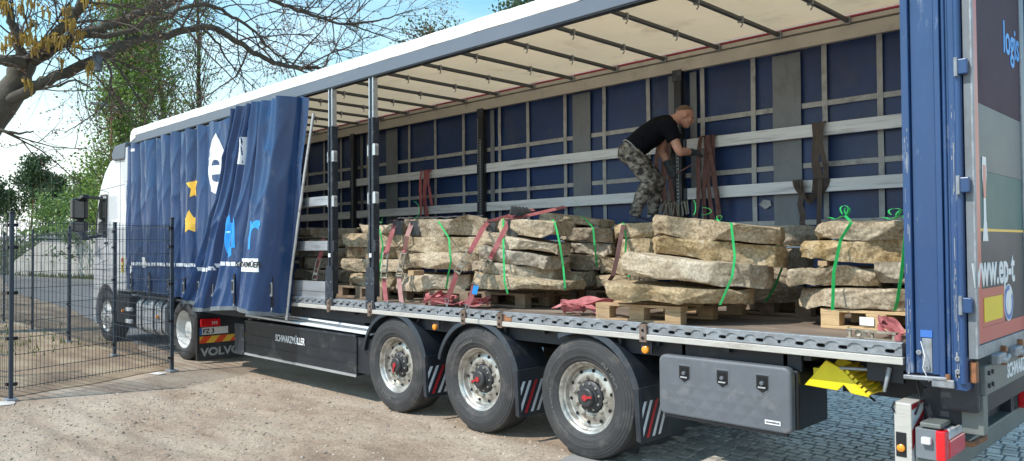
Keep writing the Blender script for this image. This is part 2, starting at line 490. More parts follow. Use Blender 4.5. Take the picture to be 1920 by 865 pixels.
def stone_mat(name, a, b_, c_, pale):
    m = bpy.data.materials.new(name); m.use_nodes = True
    n, l = m.node_tree.nodes, m.node_tree.links
    b = n['Principled BSDF']
    tc = n.new('ShaderNodeTexCoord')
    big = n.new('ShaderNodeTexNoise'); big.inputs['Scale'].default_value = 3.2; big.inputs['Detail'].default_value = 7
    big.inputs['Roughness'].default_value = 0.66; big.inputs['Distortion'].default_value = 0.6
    fine = n.new('ShaderNodeTexNoise'); fine.inputs['Scale'].default_value = 42; fine.inputs['Detail'].default_value = 6
    fine.inputs['Roughness'].default_value = 0.75
    oi = n.new('ShaderNodeObjectInfo')
    va = n.new('ShaderNodeVectorMath'); va.operation = 'ADD'
    l.new(tc.outputs['Object'], va.inputs[0]); l.new(oi.outputs['Random'], va.inputs[1])
    l.new(va.outputs[0], big.inputs['Vector']); l.new(va.outputs[0], fine.inputs['Vector'])
    rp = n.new('ShaderNodeValToRGB')
    e = rp.color_ramp.elements
    e[0].position, e[0].color = 0.30, tuple(a) + (1,)
    e[1].position, e[1].color = 0.70, tuple(c_) + (1,)
    k = e.new(0.50); k.color = tuple(b_) + (1,)
    l.new(big.outputs['Fac'], rp.inputs['Fac'])
    r2 = n.new('ShaderNodeValToRGB')
    r2.color_ramp.elements[0].position = 0.36; r2.color_ramp.elements[0].color = (0.36, 0.33, 0.29, 1)
    r2.color_ramp.elements[1].position = 0.62; r2.color_ramp.elements[1].color = (1.12, 1.1, 1.06, 1)
    l.new(fine.outputs['Fac'], r2.inputs['Fac'])
    mu = n.new('ShaderNodeMixRGB'); mu.blend_type = 'MULTIPLY'; mu.inputs['Fac'].default_value = 0.85
    l.new(rp.outputs['Color'], mu.inputs['Color1']); l.new(r2.outputs['Color'], mu.inputs['Color2'])
    # pale mineral veins and crusts
    vo = n.new('ShaderNodeTexNoise'); vo.inputs['Scale'].default_value = 9; vo.inputs['Detail'].default_value = 9
    vo.inputs['Roughness'].default_value = 0.8
    l.new(va.outputs[0], vo.inputs['Vector'])
    r3 = n.new('ShaderNodeValToRGB')
    r3.color_ramp.elements[0].position = 0.60; r3.color_ramp.elements[1].position = 0.72
    l.new(vo.outputs['Fac'], r3.inputs['Fac'])
    mx = n.new('ShaderNodeMixRGB'); mx.inputs['Color2'].default_value = tuple(pale) + (1,)
    l.new(r3.outputs['Color'], mx.inputs['Fac']); l.new(mu.outputs['Color'], mx.inputs['Color1'])
    br = n.new('ShaderNodeBrightContrast')
    mrr = n.new('ShaderNodeMapRange'); mrr.inputs['To Min'].default_value = -0.05; mrr.inputs['To Max'].default_value = 0.045
    l.new(oi.outputs['Random'], mrr.inputs['Value']); l.new(mrr.outputs['Result'], br.inputs['Bright'])
    l.new(mx.outputs['Color'], br.inputs['Color'])
    l.new(br.outputs['Color'], b.inputs['Base Color'])
    b.inputs['Roughness'].default_value = 0.92
    bp = n.new('ShaderNodeBump'); bp.inputs['Strength'].default_value = 0.75; bp.inputs['Distance'].default_value = 0.016
    ad = n.new('ShaderNodeMath'); ad.operation = 'ADD'
    l.new(fine.outputs['Fac'], ad.inputs[0]); l.new(vo.outputs['Fac'], ad.inputs[1])
    l.new(ad.outputs[0], bp.inputs['Height']); l.new(bp.outputs['Normal'], b.inputs['Normal'])
    return m


M_stone = [stone_mat('tan_quarry_stone', (0.32, 0.245, 0.16), (0.52, 0.425, 0.30), (0.66, 0.58, 0.455), (0.78, 0.745, 0.68)),
           stone_mat('grey_quarry_stone', (0.24, 0.195, 0.145), (0.43, 0.365, 0.28), (0.57, 0.51, 0.42), (0.72, 0.68, 0.61)),
           stone_mat('ochre_quarry_stone', (0.36, 0.25, 0.13), (0.53, 0.41, 0.25), (0.65, 0.55, 0.40), (0.76, 0.71, 0.62))]


def camo_mat():
    m = bpy.data.materials.new('camouflage_cloth'); m.use_nodes = True
    n, l = m.node_tree.nodes, m.node_tree.links
    b = n['Principled BSDF']
    tc = n.new('ShaderNodeTexCoord')
    mp = n.new('ShaderNodeMapping'); mp.inputs['Scale'].default_value = (1, 1, 1.5)
    no = n.new('ShaderNodeTexNoise'); no.inputs['Scale'].default_value = 17; no.inputs['Detail'].default_value = 3
    l.new(tc.outputs['Object'], mp.inputs['Vector']); l.new(mp.outputs['Vector'], no.inputs['Vector'])
    rp = n.new('ShaderNodeValToRGB'); rp.color_ramp.interpolation = 'CONSTANT'
    e = rp.color_ramp.elements
    e[0].position, e[0].color = 0.0, (0.030, 0.028, 0.026, 1)
    e[1].position, e[1].color = 0.58, (0.30, 0.27, 0.235, 1)
    for p, c in ((0.42, (0.10, 0.09, 0.078, 1)), (0.50, (0.185, 0.165, 0.14, 1))):
        k = e.new(p); k.color = c
    l.new(no.outputs['Fac'], rp.inputs['Fac']); l.new(rp.outputs['Color'], b.inputs['Base Color'])
    b.inputs['Roughness'].default_value = 0.9
    n3 = n.new('ShaderNodeTexNoise'); n3.inputs['Scale'].default_value = 22
    bp = n.new('ShaderNodeBump'); bp.inputs['Strength'].default_value = 0.5; bp.inputs['Distance'].default_value = 0.02
    l.new(tc.outputs['Object'], n3.inputs['Vector']); l.new(n3.outputs['Fac'], bp.inputs['Height'])
    l.new(bp.outputs['Normal'], b.inputs['Normal'])
    return m


M_camo = camo_mat()
M_shirt.node_tree.nodes['Principled BSDF'].inputs['Specular IOR Level'].default_value = 0.12


def ground_mat(name, stops, scale, fine_dark, fine_light, bump=0.6, fscale=55):
    m = bpy.data.materials.new(name); m.use_nodes = True
    n, l = m.node_tree.nodes, m.node_tree.links
    b = n['Principled BSDF']
    tc = n.new('ShaderNodeTexCoord')
    mp = n.new('ShaderNodeMapping'); mp.inputs['Rotation'].default_value = (0, 0, R(-12)); mp.inputs['Scale'].default_value = (0.45, 1.3, 1)
    l.new(tc.outputs['Object'], mp.inputs['Vector'])
    a = n.new('ShaderNodeTexNoise'); a.inputs['Scale'].default_value = scale; a.inputs['Detail'].default_value = 8; a.inputs['Roughness'].default_value = 0.65
    l.new(mp.outputs['Vector'], a.inputs['Vector'])
    rp = n.new('ShaderNodeValToRGB'); e = rp.color_ramp.elements
    e[0].position, e[0].color = stops[0][0], tuple(stops[0][1]) + (1,)
    e[1].position, e[1].color = stops[-1][0], tuple(stops[-1][1]) + (1,)
    for p, c in stops[1:-1]:
        k = e.new(p); k.color = tuple(c) + (1,)
    l.new(a.outputs['Fac'], rp.inputs['Fac'])
    f = n.new('ShaderNodeTexNoise'); f.inputs['Scale'].default_value = fscale; f.inputs['Detail'].default_value = 6; f.inputs['Roughness'].default_value = 0.8
    l.new(tc.outputs['Object'], f.inputs['Vector'])
    r2 = n.new('ShaderNodeValToRGB')
    r2.color_ramp.elements[0].position = 0.34; r2.color_ramp.elements[0].color = (fine_dark,) * 3 + (1,)
    r2.color_ramp.elements[1].position = 0.66; r2.color_ramp.elements[1].color = (fine_light,) * 3 + (1,)
    l.new(f.outputs['Fac'], r2.inputs['Fac'])
    mu = n.new('ShaderNodeMixRGB'); mu.blend_type = 'MULTIPLY'; mu.inputs['Fac'].default_value = 1
    l.new(rp.outputs['Color'], mu.inputs['Color1']); l.new(r2.outputs['Color'], mu.inputs['Color2'])
    l.new(mu.outputs['Color'], b.inputs['Base Color'])
    b.inputs['Roughness'].default_value = 0.95
    bp = n.new('ShaderNodeBump'); bp.inputs['Strength'].default_value = bump; bp.inputs['Distance'].default_value = 0.02
    l.new(f.outputs['Fac'], bp.inputs['Height']); l.new(bp.outputs['Normal'], b.inputs['Normal'])
    return m


M_ground = ground_mat('sandy_gravel', [(0.30, (0.29, 0.20, 0.138)), (0.44, (0.465, 0.345, 0.25)), (0.56, (0.56, 0.445, 0.335)), (0.70, (0.62, 0.52, 0.40))], 1.1, 0.50, 1.18, 1.0, 38)
M_dirt = ground_mat('brown_dirt', [(0.32, (0.17, 0.115, 0.075)), (0.50, (0.31, 0.22, 0.14)), (0.66, (0.44, 0.35, 0.23))], 1.4, 0.55, 1.2)
M_road = ground_mat('worn_asphalt', [(0.35, (0.17, 0.165, 0.16)), (0.65, (0.26, 0.25, 0.24))], 0.4, 0.75, 1.1, 0.3)
M_joint = ground_mat('sandy_joint', [(0.35, (0.24, 0.23, 0.22)), (0.65, (0.33, 0.31, 0.29))], 1.2, 0.7, 1.1, 0.5)
M_cobble = mat('granite_sett', (0.42, 0.385, 0.34), 0.5, 0, 0.25, 7, 0.3, 60, dirt=(0.30, 0.27, 0.23), damt=0.25, dscale=3)
M_pebble = mat('pebble', (0.37, 0.31, 0.25), 0.9, 0, 0.35, 3)
rnd = random.Random(7)

# ================================================================== the setting
def axis_lines(a, b, c, d, fine, lim):
    """coordinate lines: fine steps between b and c, growing steps out to the limits"""
    out = [b + i * fine for i in range(int((c - b) / fine) + 1)]
    st, q = fine, out[-1]
    while q < d:
        st = min(st * 1.35, lim); q += st; out.append(q)
    st, q = fine, out[0]
    while q > a:
        st = min(st * 1.35, lim); q -= st; out.insert(0, q)
    return out


def smooth01(a, b, x):
    t = max(0.0, min(1.0, (x - a) / (b - a)))
    return t * t * (3 - 2 * t)


def ground_h(x, y):
    w = smooth01(-5.2, -4.0, x) * (1 - smooth01(1.0, 1.9, x)) * smooth01(-6, -5, y) * (1 - smooth01(-0.15, 0.1, y))
    h = noise.noise(Vector((x * 0.9, y * 1.6, 0))) * 0.022 + noise.noise(Vector((x * 3.1, y * 4.2, 4))) * 0.016
    h += noise.noise(Vector((x * 9, y * 10, 9))) * 0.011 + noise.noise(Vector((x * 21, y * 23, 5))) * 0.006
    for c_, am in ((-2.05, .016), (-2.55, .012), (-3.3, .012)):      # faint wheel ruts along the truck
        q = y - c_ - 0.10 * x - 0.12 * math.sin(x * 0.8)
        h += am * (math.exp(-(q / .07) ** 2) - math.exp(-((q - .16) / .10) ** 2)) * (0.6 + 0.8 * noise.noise(Vector((x * 1.2, c_, 2))))
    return w * (h - 0.012) - 0.004


xs = axis_lines(-700, -5.2, 2.0, 600, 0.035, 60)
ys = axis_lines(-500, -5.0, 0.2, 800, 0.035, 60)
g = MB()
nx, ny = len(xs), len(ys)
g.v = [(x, y, ground_h(x, y)) for y in ys for x in xs]
g.f = [(j * nx + i, j * nx + i + 1, (j + 1) * nx + i + 1, (j + 1) * nx + i) for j in range(ny - 1) for i in range(nx - 1)]
g.mi = [0] * len(g.f)
tag(g.build('ground', M_ground, smooth=180), kind='structure')


def sheet(name, poly, z, m, jit=0.15, step=0.6, seed=1):
    r_ = random.Random(seed)
    out = []
    for i, p in enumerate(poly):
        q = poly[(i + 1) % len(poly)]
        d = math.hypot(q[0] - p[0], q[1] - p[1])
        k = max(1, min(60, int(d / step)))
        for t in range(k):
            u = t / k
            out.append((p[0] + (q[0] - p[0]) * u + (r_.uniform(-jit, jit) if t else 0), p[1] + (q[1] - p[1]) * u + (r_.uniform(-jit, jit) if t else 0)))
    b = MB()
    b.add([(q[0], q[1], z) for q in out], [tuple(range(len(out)))])
    o = b.build(name, m)
    bm = bmesh.new(); bm.from_mesh(o.data); bmesh.ops.triangulate(bm, faces=bm.faces)
    for f in bm.faces:
        if f.normal.z < 0: f.normal_flip()
    bm.to_mesh(o.data); bm.free()
    return tag(o, kind='structure')


sheet('bare_earth', [(-6.3, -0.45), (-5.5, -2.75), (-7.7, -3.5), (-9, -9), (-45, -14), (-60, 2.5), (-34, 3.3), (-19, 1.8), (-10.5, 0.35), (-7.5, -0.1)], 0.004, M_dirt)
sheet('road', [(-6.9, 0.25), (-10.5, 0.35), (-19, 1.8), (-34, 3.3), (-60, 8.0), (-110, 13), (-110, 20), (-58, 8.9), (-45, 10.0), (-28, 10.2), (-6.5, 10.0)], 0.008, M_road, 0.1)
sheet('grass_verge', [(-110, 20), (-58, 8.9), (-45, 10.0), (-28, 10.2), (-26, 14), (-120, 60)], 0.012, mat('verge_soil', (0.10, 0.12, 0.04), 0.95, 0, 0.4, 2, 0.5, 20), 0.1)
sheet('paving_bed', [(1.35, -0.9), (1.15, 0.2), (1.25, 1.2), (0.6, 2.6), (-6, 3.2), (-6, 14), (9, 14), (9, -1.4), (3.2, -1.2)], 0.000, M_joint, 0.12)

# grass blades along the verge and weeds at the foot of the fence
b = MB()
for i in range(2600):
    t = rnd.random()
    if i < 2000:
        x = -64 + 38 * t; y = 9.0 + (x + 58) * 0.085 + rnd.uniform(0.0, 1.3); h = rnd.uniform(.10, .40)
        if x > -45: y = 10.05 + rnd.uniform(0.0, 1.2)
    else:
        x = rnd.uniform(-19, -9.5); y = -1.0 + rnd.gauss(-0.3, 0.7); h = rnd.uniform(.03, .12)
    a = rnd.uniform(0, 6.28); w = h * .16
    dx, dy = math.cos(a) * w, math.sin(a) * w
    lx, ly = rnd.uniform(-.3, .3) * h, rnd.uniform(-.3, .3) * h
    b.add([(x - dx, y - dy, 0.0), (x + dx, y + dy, 0.0), (x + lx, y + ly, h)], [(0, 1, 2)])
tag(b.build('grass', M_grass), 'tufts of rough grass on the verge and by the fence', 'grass', kind='stuff')

# loose stones on the gravel yard
b = MB()
oct_f = [(0, 2, 4), (2, 1, 4), (1, 3, 4), (3, 0, 4), (2, 0, 5), (1, 2, 5), (3, 1, 5), (0, 3, 5)]
for i in range(14000):
    x = rnd.uniform(-5.0, 1.7); y = rnd.uniform(-5.0, 0.2)
    if i % 5 == 0: x, y = rnd.uniform(-16, -6.2), rnd.uniform(-5, -0.2)
    s = min(0.022, 0.004 + rnd.expovariate(1 / 0.0038))
    z = ground_h(x, y) + s * 0.2
    c = [rnd.uniform(.6, 1.2) * s for _ in range(3)]
    b.add([(x + c[0], y, z), (x - c[0], y, z), (x, y + c[1], z), (x, y - c[1], z), (x, y, z + c[2] * .7), (x, y, z - c[2])], oct_f)
tag(b.build('loose_gravel', M_pebble), 'loose pebbles scattered over the sandy yard', 'gravel', kind='stuff')


# ------------------------------------------------------------------ setts of the paved part
def rand_bright(m, lo, hi):
    n, l = m.node_tree.nodes, m.node_tree.links
    bs = n['Principled BSDF']
    src = bs.inputs['Base Color'].links[0].from_socket
    oi = n.new('ShaderNodeObjectInfo'); ge = n.new('ShaderNodeNewGeometry')
    ad = n.new('ShaderNodeMath'); ad.operation = 'ADD'
    fr = n.new('ShaderNodeMath'); fr.operation = 'FRACT'
    mr = n.new('ShaderNodeMapRange'); mr.inputs['To Min'].default_value = lo; mr.inputs['To Max'].default_value = hi
    mu = n.new('ShaderNodeVectorMath'); mu.operation = 'SCALE'
    l.new(oi.outputs['Random'], ad.inputs[0]); l.new(ge.outputs['Random Per Island'], ad.inputs[1])
    l.new(ad.outputs[0], fr.inputs[0]); l.new(fr.outputs[0], mr.inputs['Value'])
    l.new(src, mu.inputs[0]); l.new(mr.outputs['Result'], mu.inputs['Scale'])
    l.new(mu.outputs['Vector'], bs.inputs['Base Color'])


rand_bright(M_cobble, 0.65, 1.3)
rand_bright(M_pebble, 0.45, 1.5)


def sett(b, x, y, rz, w, d, r_):
    c, s = math.cos(rz), math.sin(rz)
    vv = []
    for z, k in ((-0.05, 1.0), (0.004, 0.98), (0.013 + r_.uniform(-.002, .002), 0.84)):
        for i, j in ((-1, -1), (1, -1), (1, 1), (-1, 1)):
            px_, py_ = i * w / 2 * k + r_.uniform(-.004, .004), j * d / 2 * k + r_.uniform(-.004, .004)
            vv.append((x + c * px_ - s * py_, y + s * px_ + c * py_, z))
    ff = [(8, 9, 10, 11)]
    for q in (0, 4):
        for i in range(4):
            j = (i + 1) % 4
            ff.append((q + i, q + j, q + 4 + j, q + 4 + i))
    b.add(vv, ff)


pav = thing('paving', (2.4, 2, 0), None, None)
del ORG[pav]; ORG[pav] = Vector((2.4, 2, 0))
pav['kind'] = 'structure'
spots = []
row = 0
y = -1.3
while y < 9.0:
    dd = 0.10
    x = -0.6 + (0.07 if row % 2 else 0) + rnd.uniform(-.02, .02)
    while x < 7.0:
        w = rnd.uniform(0.095, 0.15)
        edge = 1.45 + 0.25 * noise.noise(Vector((y * 0.9, 3, 0))) - (1.6 * smooth01(1.6, 3.4, y))
        if x > edge and not (x > 3.4 and y < -0.9):
            yy = y + 0.05 * math.sin(x * 1.3) + rnd.uniform(-.008, .008)
            spots.append((x + w / 2, yy, rnd.uniform(-.05, .05) + 0.06 * math.cos(x * 1.3), w - 0.012, dd - 0.010))
        x += w
    y += dd; row += 1
def shows(q):                              # the open patch between toolbox and bumper, and behind the rear
    x, y = q[0], q[1]
    return (0.9 < x < 4.0 and 0.7 < y < 5.5) or (x > 3.2 and y > 1.5)
cand = sorted((q for q in spots if shows(q)), key=lambda q: (q[0] - 5.55) ** 2 + (q[1] + 5.04) ** 2)
near_ids = {id(q) for q in cand[:300]}
variants = []
for k in range(12):
    bb = MB(); sett(bb, 0, 0, 0, 0.11, 0.09, rnd)
    variants.append(bb.mesh('sett'))
bb = MB()
k = 0
for q in spots:
    if id(q) in near_ids:
        o = link('sett', variants[k % 12], M_cobble, pav)
        o.location = Vector((q[0], q[1], 0)) - ORG[pav]
        o.rotation_euler.z = q[2]
        o.scale = (q[3] / 0.11, q[4] / 0.09, 1)
        k += 1
    else:
        sett(bb, *q, rnd)
o = bb.build('setts', M_cobble, pav)
o['kind'] = 'stuff'

# ------------------------------------------------------------------ fence
POSTS1 = [(-6.067, -0.568), (-5.279, -2.772), (-7.75, -3.3)]
POSTS2 = [(-6.067, -0.568), (-8.513, -0.58), (-11.3, -0.53), (-14.3, -0.47), (-17.1, -0.45), (-19.9, -0.42)]
fen = thing('mesh_fence', (-6.067, -0.568, 0), 'dark wire mesh fence with square posts standing left of the white tractor cab', 'fence')


def fence_post(p):
    x, y = p
    po = MB().box(x - .03, x + .03, y - .022, y + .022, 0, 2.26).build('post', M_fence, fen, bevel=.004)
    MB().box(x - .034, x + .034, y - .026, y + .026, 2.26, 2.285).build('cap', M_black_plastic, po, bevel=.005)
    MB().box(x - .09, x + .09, y - .06, y + .06, 0.0, 0.03).build('base_plate', M_galv, po, bevel=.004)
    return po


for p in POSTS1 + POSTS2[1:]:
    fence_post(p)


def fence_panel(p, q, first=True):
    p, q = Vector((p[0], p[1], 0)), Vector((q[0], q[1], 0))
    d = (q - p); L = d.length; d.normalize()
    nrm = Vector((-d.y, d.x, 0))
    off = nrm * 0.028
    b = MB()
    n = int((L - .08) / 0.05)
    for i in range(n + 1):
        t = .04 + (L - .08) * i / n
        a = p + d * t + off
        b.obox(a + Vector((0, 0, .12)), a + Vector((0, 0, 2.19)), .0042, .0042, up=d)
    zz = .15
    while zz < 2.18:
        for o_ in (-.006, .006):
            b.obox(p + d * .03 + off + nrm * o_ + Vector((0, 0, zz)), q - d * .03 + off + nrm * o_ + Vector((0, 0, zz)), .0055, .0055)
        zz += 0.2
    o = b.build('wire_panel', M_fence, fen)
    o['kind'] = 'stuff'
    for zz in (.2, .75, 1.3, 1.85, 2.12):
        for e in (p + d * .032, q - d * .032):
            m_ = e + nrm * .034 + Vector((0, 0, zz))
            MB().obox(m_ - Vector((0, 0, .02)), m_ + Vector((0, 0, .02)), .05, .018, up=nrm).build('clamp', M_black_plastic, fen)


for L_ in (POSTS1, POSTS2):
    for i in range(len(L_) - 1):
        fence_panel(L_[i], L_[i + 1])
for (x, y, s) in ((-6.0, -0.78, .16), (-5.15, -2.9, .2), (-6.2, -0.5, .13)):     # spilled concrete at the post feet
    b = MB()
    pts = []
    for k in range(11):
        a = k / 11 * 6.283
        rr = s * rnd.uniform(.6, 1.15)
        pts.append((x + rr * math.cos(a), y + rr * math.sin(a) * .7, 0.006))
    b.add(pts + [(x, y, .03)], [(i, (i + 1) % 11, 11) for i in range(11)])
    tag(b.build('concrete_footing', M_concrete, org=(x, y, 0)), {-6.0: 'spilled concrete lump in front of the fence corner post', -5.15: 'spilled concrete lump at the tallest, nearest fence post', -6.2: 'spilled concrete lump behind the fence corner post'}[x], 'concrete', 'concrete at the fence post feet')

# ------------------------------------------------------------------ concrete wall beyond the road
wal = thing('concrete_wall', (-50, 10.6, 0), 'pale concrete panel wall beyond the road, left of the cab', 'wall')
P0, P1, P2_ = Vector((-60.5, 9.0, 0)), Vector((-46.5, 10.9, 0)), Vector((-24, 11.6, 0))
def wall_run(p, q, n, h0, h1):
    for i in range(n):
        a, c = p.lerp(q, i / n), p.lerp(q, (i + 1) / n)
        d = (c - a).normalized(); nn = Vector((-d.y, d.x, 0)) * .09
        e0, e1 = a + d * .02, c - d * .02
        za, zc = h0 + (h1 - h0) * i / n, h0 + (h1 - h0) * (i + 1) / n
        vv = [e0 - nn, e1 - nn, e1 + nn, e0 + nn]
        vv = vv + [Vector((w_.x, w_.y, za if k in (0, 3) else zc)) for k, w_ in enumerate(vv)]
        MB().add(vv, [(0, 3, 2, 1), (4, 5, 6, 7), (0, 1, 5, 4), (1, 2, 6, 5), (2, 3, 7, 6), (3, 0, 4, 7)]).build('panel', M_concrete, wal, bevel=.02)
wall_run(P0, P0.lerp(P1, .35), 3, 1.0, 2.45)
wall_run(P0.lerp(P1, .35), P1, 5, 2.5, 2.55)
wall_run(P1, P2_, 9, 2.6, 2.6)
lid = MB()
lid.obox((-55.6, 9.9, 2.75), (-51.5, 10.5, 2.6), 1.1, .1)
lid.build('coping', M_panel_grey, wal)

# ------------------------------------------------------------------ street lamp
LB = (-37.391, 8.398, 9.309)
lam = thing('street_lamp', (LB[0], LB[1], 0), 'slim street lamp with flat head in front of the poplars', 'street lamp')
MB().tube([(LB[0], LB[1], 0), (LB[0], LB[1], 4), LB], [.10, .075, .05], 8).build('pole', M_rust, lam, smooth=50)
LH = (-37.288, 7.652, 9.340)
MB().tube([LB, (Vector(LB) + Vector(LH)) / 2 + Vector((0, 0, .12)), LH], .035, 6).build('arm', M_galv, lam, smooth=50)
d_ = (Vector(LH) - Vector(LB)).normalized()
MB().obox(Vector(LH) - d_ * .55, Vector(LH) + d_ * .35, .3, .13).build('lamp_head', M_galv, lam, bevel=.05)


# ------------------------------------------------------------------ trees
def leafq(b, c, s, r_, flat=0.0):
    d = Vector((r_.gauss(0, 1), r_.gauss(0, 1), r_.gauss(0, 1) * (1 - flat))).normalized()
    e = d.orthogonal().normalized()
    e.rotate(Matrix.Rotation(r_.uniform(0, 6.28), 3, d))
    f = d.cross(e)
    b.add([c - e * s, c + f * s * .55, c + e * s, c - f * s * .55], [(0, 1, 2, 3)])


def wander(p, d, L, n, r_, jit, grav=0.0):
    pts = [p.copy()]
    d = d.normalized()
    for i in range(n):
        d = (d + Vector((r_.gauss(0, jit), r_.gauss(0, jit), r_.gauss(0, jit) + grav))).normalized()
        p = p + d * (L / n)
        pts.append(p.copy())
    return pts


def tapers(a, b_, n):
    return [a + (b_ - a) * i / (n - 1) for i in range(n)]


def poplar(base, h, label, seed, leaves, size, dense0=0.06, spread=1.0, group='leafy trees behind the truck'):
    r_ = random.Random(seed)
    t = thing('poplar_tree', (base[0], base[1], 0), label, 'tree', group)
    B = Vector((base[0], base[1], 0))
    tr = wander(B, Vector((r_.uniform(-.04, .04), r_.uniform(-.04, .04), 1)), h * .96, 12, r_, .03)
    b = MB(); b.tube(tr, tapers(h * .014, .03, len(tr)), 8)
    b.build('trunk', M_bark, t, smooth=60)
    br, lf = MB(), MB()
    tips = []
    for i in range(75):
        u = dense0 + (0.93 - dense0) * i / 75
        k = u * 12; i0 = min(11, int(k))
        p = tr[i0].lerp(tr[i0 + 1], k - i0)
        a = r_.uniform(0, 6.283)
        out = .42 * spread
        L = h * (.24 - .13 * u) * r_.uniform(.7, 1.2)
        q = wander(p, Vector((math.cos(a) * out, math.sin(a) * out, 1)), L, 5, r_, .10)
        br.tube(q, tapers(.055 * (1.2 - u), .012, 6), 5, False)
        tips.append(q)
        for s_ in range(3):
            e = q[1 + s_]
            a2 = r_.uniform(0, 6.283)
            q2 = wander(e, Vector((math.cos(a2) * .8, math.sin(a2) * .8, 1)), L * .38, 3, r_, .15)
            br.tube(q2, tapers(.018, .006, 4), 4, False)
            tips.append(q2)
    for i in range(leaves):
        q = r_.choice(tips)
        k = r_.uniform(.15, .999) * (len(q) - 1); i0 = int(k)
        c = q[i0].lerp(q[i0 + 1], k - i0) + Vector((r_.gauss(0, .30), r_.gauss(0, .30), r_.gauss(0, .22))) * spread
        leafq(lf, c, size * r_.uniform(.6, 1.3), r_)
    o = br.build('branches', M_twig, t); o['kind'] = 'stuff'
    o = lf.build('crown', M_leaf_poplar, t); o['kind'] = 'stuff'
    return t


poplar((-37.608, 8.382, 2.618), 17.5, 'leaning green poplar rising straight behind the street lamp and cab', 3, 15000, .095, .04, 1.35)
poplar((-40.687, 10.960, 2.684), 21, 'tall dense green poplar between the lamp and the bare-stemmed poplar', 4, 13000, .095, .05, 1.2)
poplar((-42.448, 13.441, 2.728), 22, 'tall thin-leaved poplar with dark upright stems behind the curtain', 5, 6500, .095, .05, 1.15)
poplar((-43.281, 15.435, 2.754), 22, 'sparse poplar with bare dark stems, rightmost of the row', 6, 2600, .095, .05, 1.05)


def birch(base, h, w, label, seed, leaves, size):
    r_ = random.Random(seed)
    t = thing('young_birch', (base[0], base[1], 0), label, 'tree', 'leafy trees behind the truck')
    B = Vector((base[0], base[1], 0))
    tr = wander(B, Vector((0, 0, 1)), h * .9, 8, r_, .05)
    MB().tube(tr, tapers(h * .012, .02, 9), 7).build('trunk', M_bark, t, smooth=60)
    br, lf = MB(), MB(); tips = []
    for i in range(46):
        u = .12 + .8 * i / 46
        k = u * 8; i0 = min(7, int(k)); p = tr[i0].lerp(tr[i0 + 1], k - i0)
        a = r_.uniform(0, 6.283)
        L = w * (1.05 - .75 * abs(u - .35)) * r_.uniform(.6, 1.15)
        q = wander(p, Vector((math.cos(a), math.sin(a), .55)), L, 4, r_, .18)
        br.tube(q, tapers(.035, .008, 5), 4, False); tips.append(q)
    for i in range(leaves):
        q = r_.choice(tips); k = r_.uniform(.25, .999) * 4; i0 = int(k)
        c = q[i0].lerp(q[i0 + 1], k - i0) + Vector((r_.gauss(0, .24), r_.gauss(0, .24), r_.gauss(0, .2)))
        leafq(lf, c, size * r_.uniform(.6, 1.3), r_)
    o = br.build('branches', M_twig, t); o['kind'] = 'stuff'
    o = lf.build('crown', M_leaf_birch, t); o['kind'] = 'stuff'


birch((-58.073, 10.591, 1.806), 6.6, 1.9, 'pale green young birch in front of the dark pines', 11, 2300, .12)
birch((-49.579, 10.591, 1.787), 8.5, 2.6, 'pale green birch close behind the side mirror', 12, 3600, .12)


def pine(base, h, crown, label, seed, n=1500, group='dark pines on the horizon', lean=.0, size=.15):
    r_ = random.Random(seed)
    t = thing('pine_tree', (base[0], base[1], 0), label, 'tree', group)
    B = Vector((base[0], base[1], 0))
    tr = wander(B, Vector((lean, 0, 1)), h * .93, 8, r_, .035)
    MB().tube(tr, tapers(h * .013, .04, 9), 7).build('trunk', M_pinebark, t, smooth=60)
    br, lf = MB(), MB()
    for i in range(26):
        u = (1 - crown) + crown * (i / 26) ** .8
        k = min(7.99, u * 8); i0 = int(k); p = tr[i0].lerp(tr[i0 + 1], k - i0)
        a = r_.uniform(0, 6.283)
        L = h * .17 * (1.15 - .75 * (u - (1 - crown)) / crown) * r_.uniform(.5, 1.2)
        q = wander(p, Vector((math.cos(a), math.sin(a), .45)), L, 4, r_, .2)
        br.tube(q, tapers(.06, .015, 5), 4, False)
        for c0 in (q[2], q[3], q[4]):
            for j in range(int(n / 52)):
                leafq(lf, c0 + Vector((r_.gauss(0, .42), r_.gauss(0, .42), r_.gauss(0, .22))), size * r_.uniform(.6, 1.3), r_, .3)
    o = br.build('branches', M_pinebark, t); o['kind'] = 'stuff'
    o = lf.build('crown', M_leaf_pine, t); o['kind'] = 'stuff'


pine((-77.601, 13.710, 1.821), 11.2, .42, 'tallest dark pine with a reddish leaning trunk behind the fence', 21, 2200, lean=.10)
pine((-79.970, 16.998, 1.796), 9.6, .50, 'broad dark pine just left of the side mirror', 22, 2200)
pine((-85.577, 17.055, 1.808), 9.8, .42, 'dark pine half hidden by the pale young birch', 23, 1800)
pine((-81.298, 12.845, 1.837), 8.0, .38, 'thin dark pine at the left edge of the view', 24, 1100)
pine((-85.589, 19.870, 1.782), 10.0, .5, 'dark pine crown showing above the side mirror', 25, 1800)
pine((-77.951, 10.533, 1.851), 8.6, .4, 'dark pine just outside the left edge of the view', 28, 1200)
pine((-50.850, 40.421, 1.516), 23.8, .10, 'thin wispy pine top peeping over the middle of the trailer roof', 26, 420, 'pine tops over the trailer roof', size=.16)
pine((-36.625, 37.662, 1.510), 23.0, .24, 'taller bushy pine top over the trailer roof near the top edge', 27, 1500, 'pine tops over the trailer roof', size=.17)
pine((-36.930, 41.597, 1.474), 25.0, .26, 'bushy pine crown over the trailer roof, cut by the top edge', 29, 1500, 'pine tops over the trailer roof', size=.17)

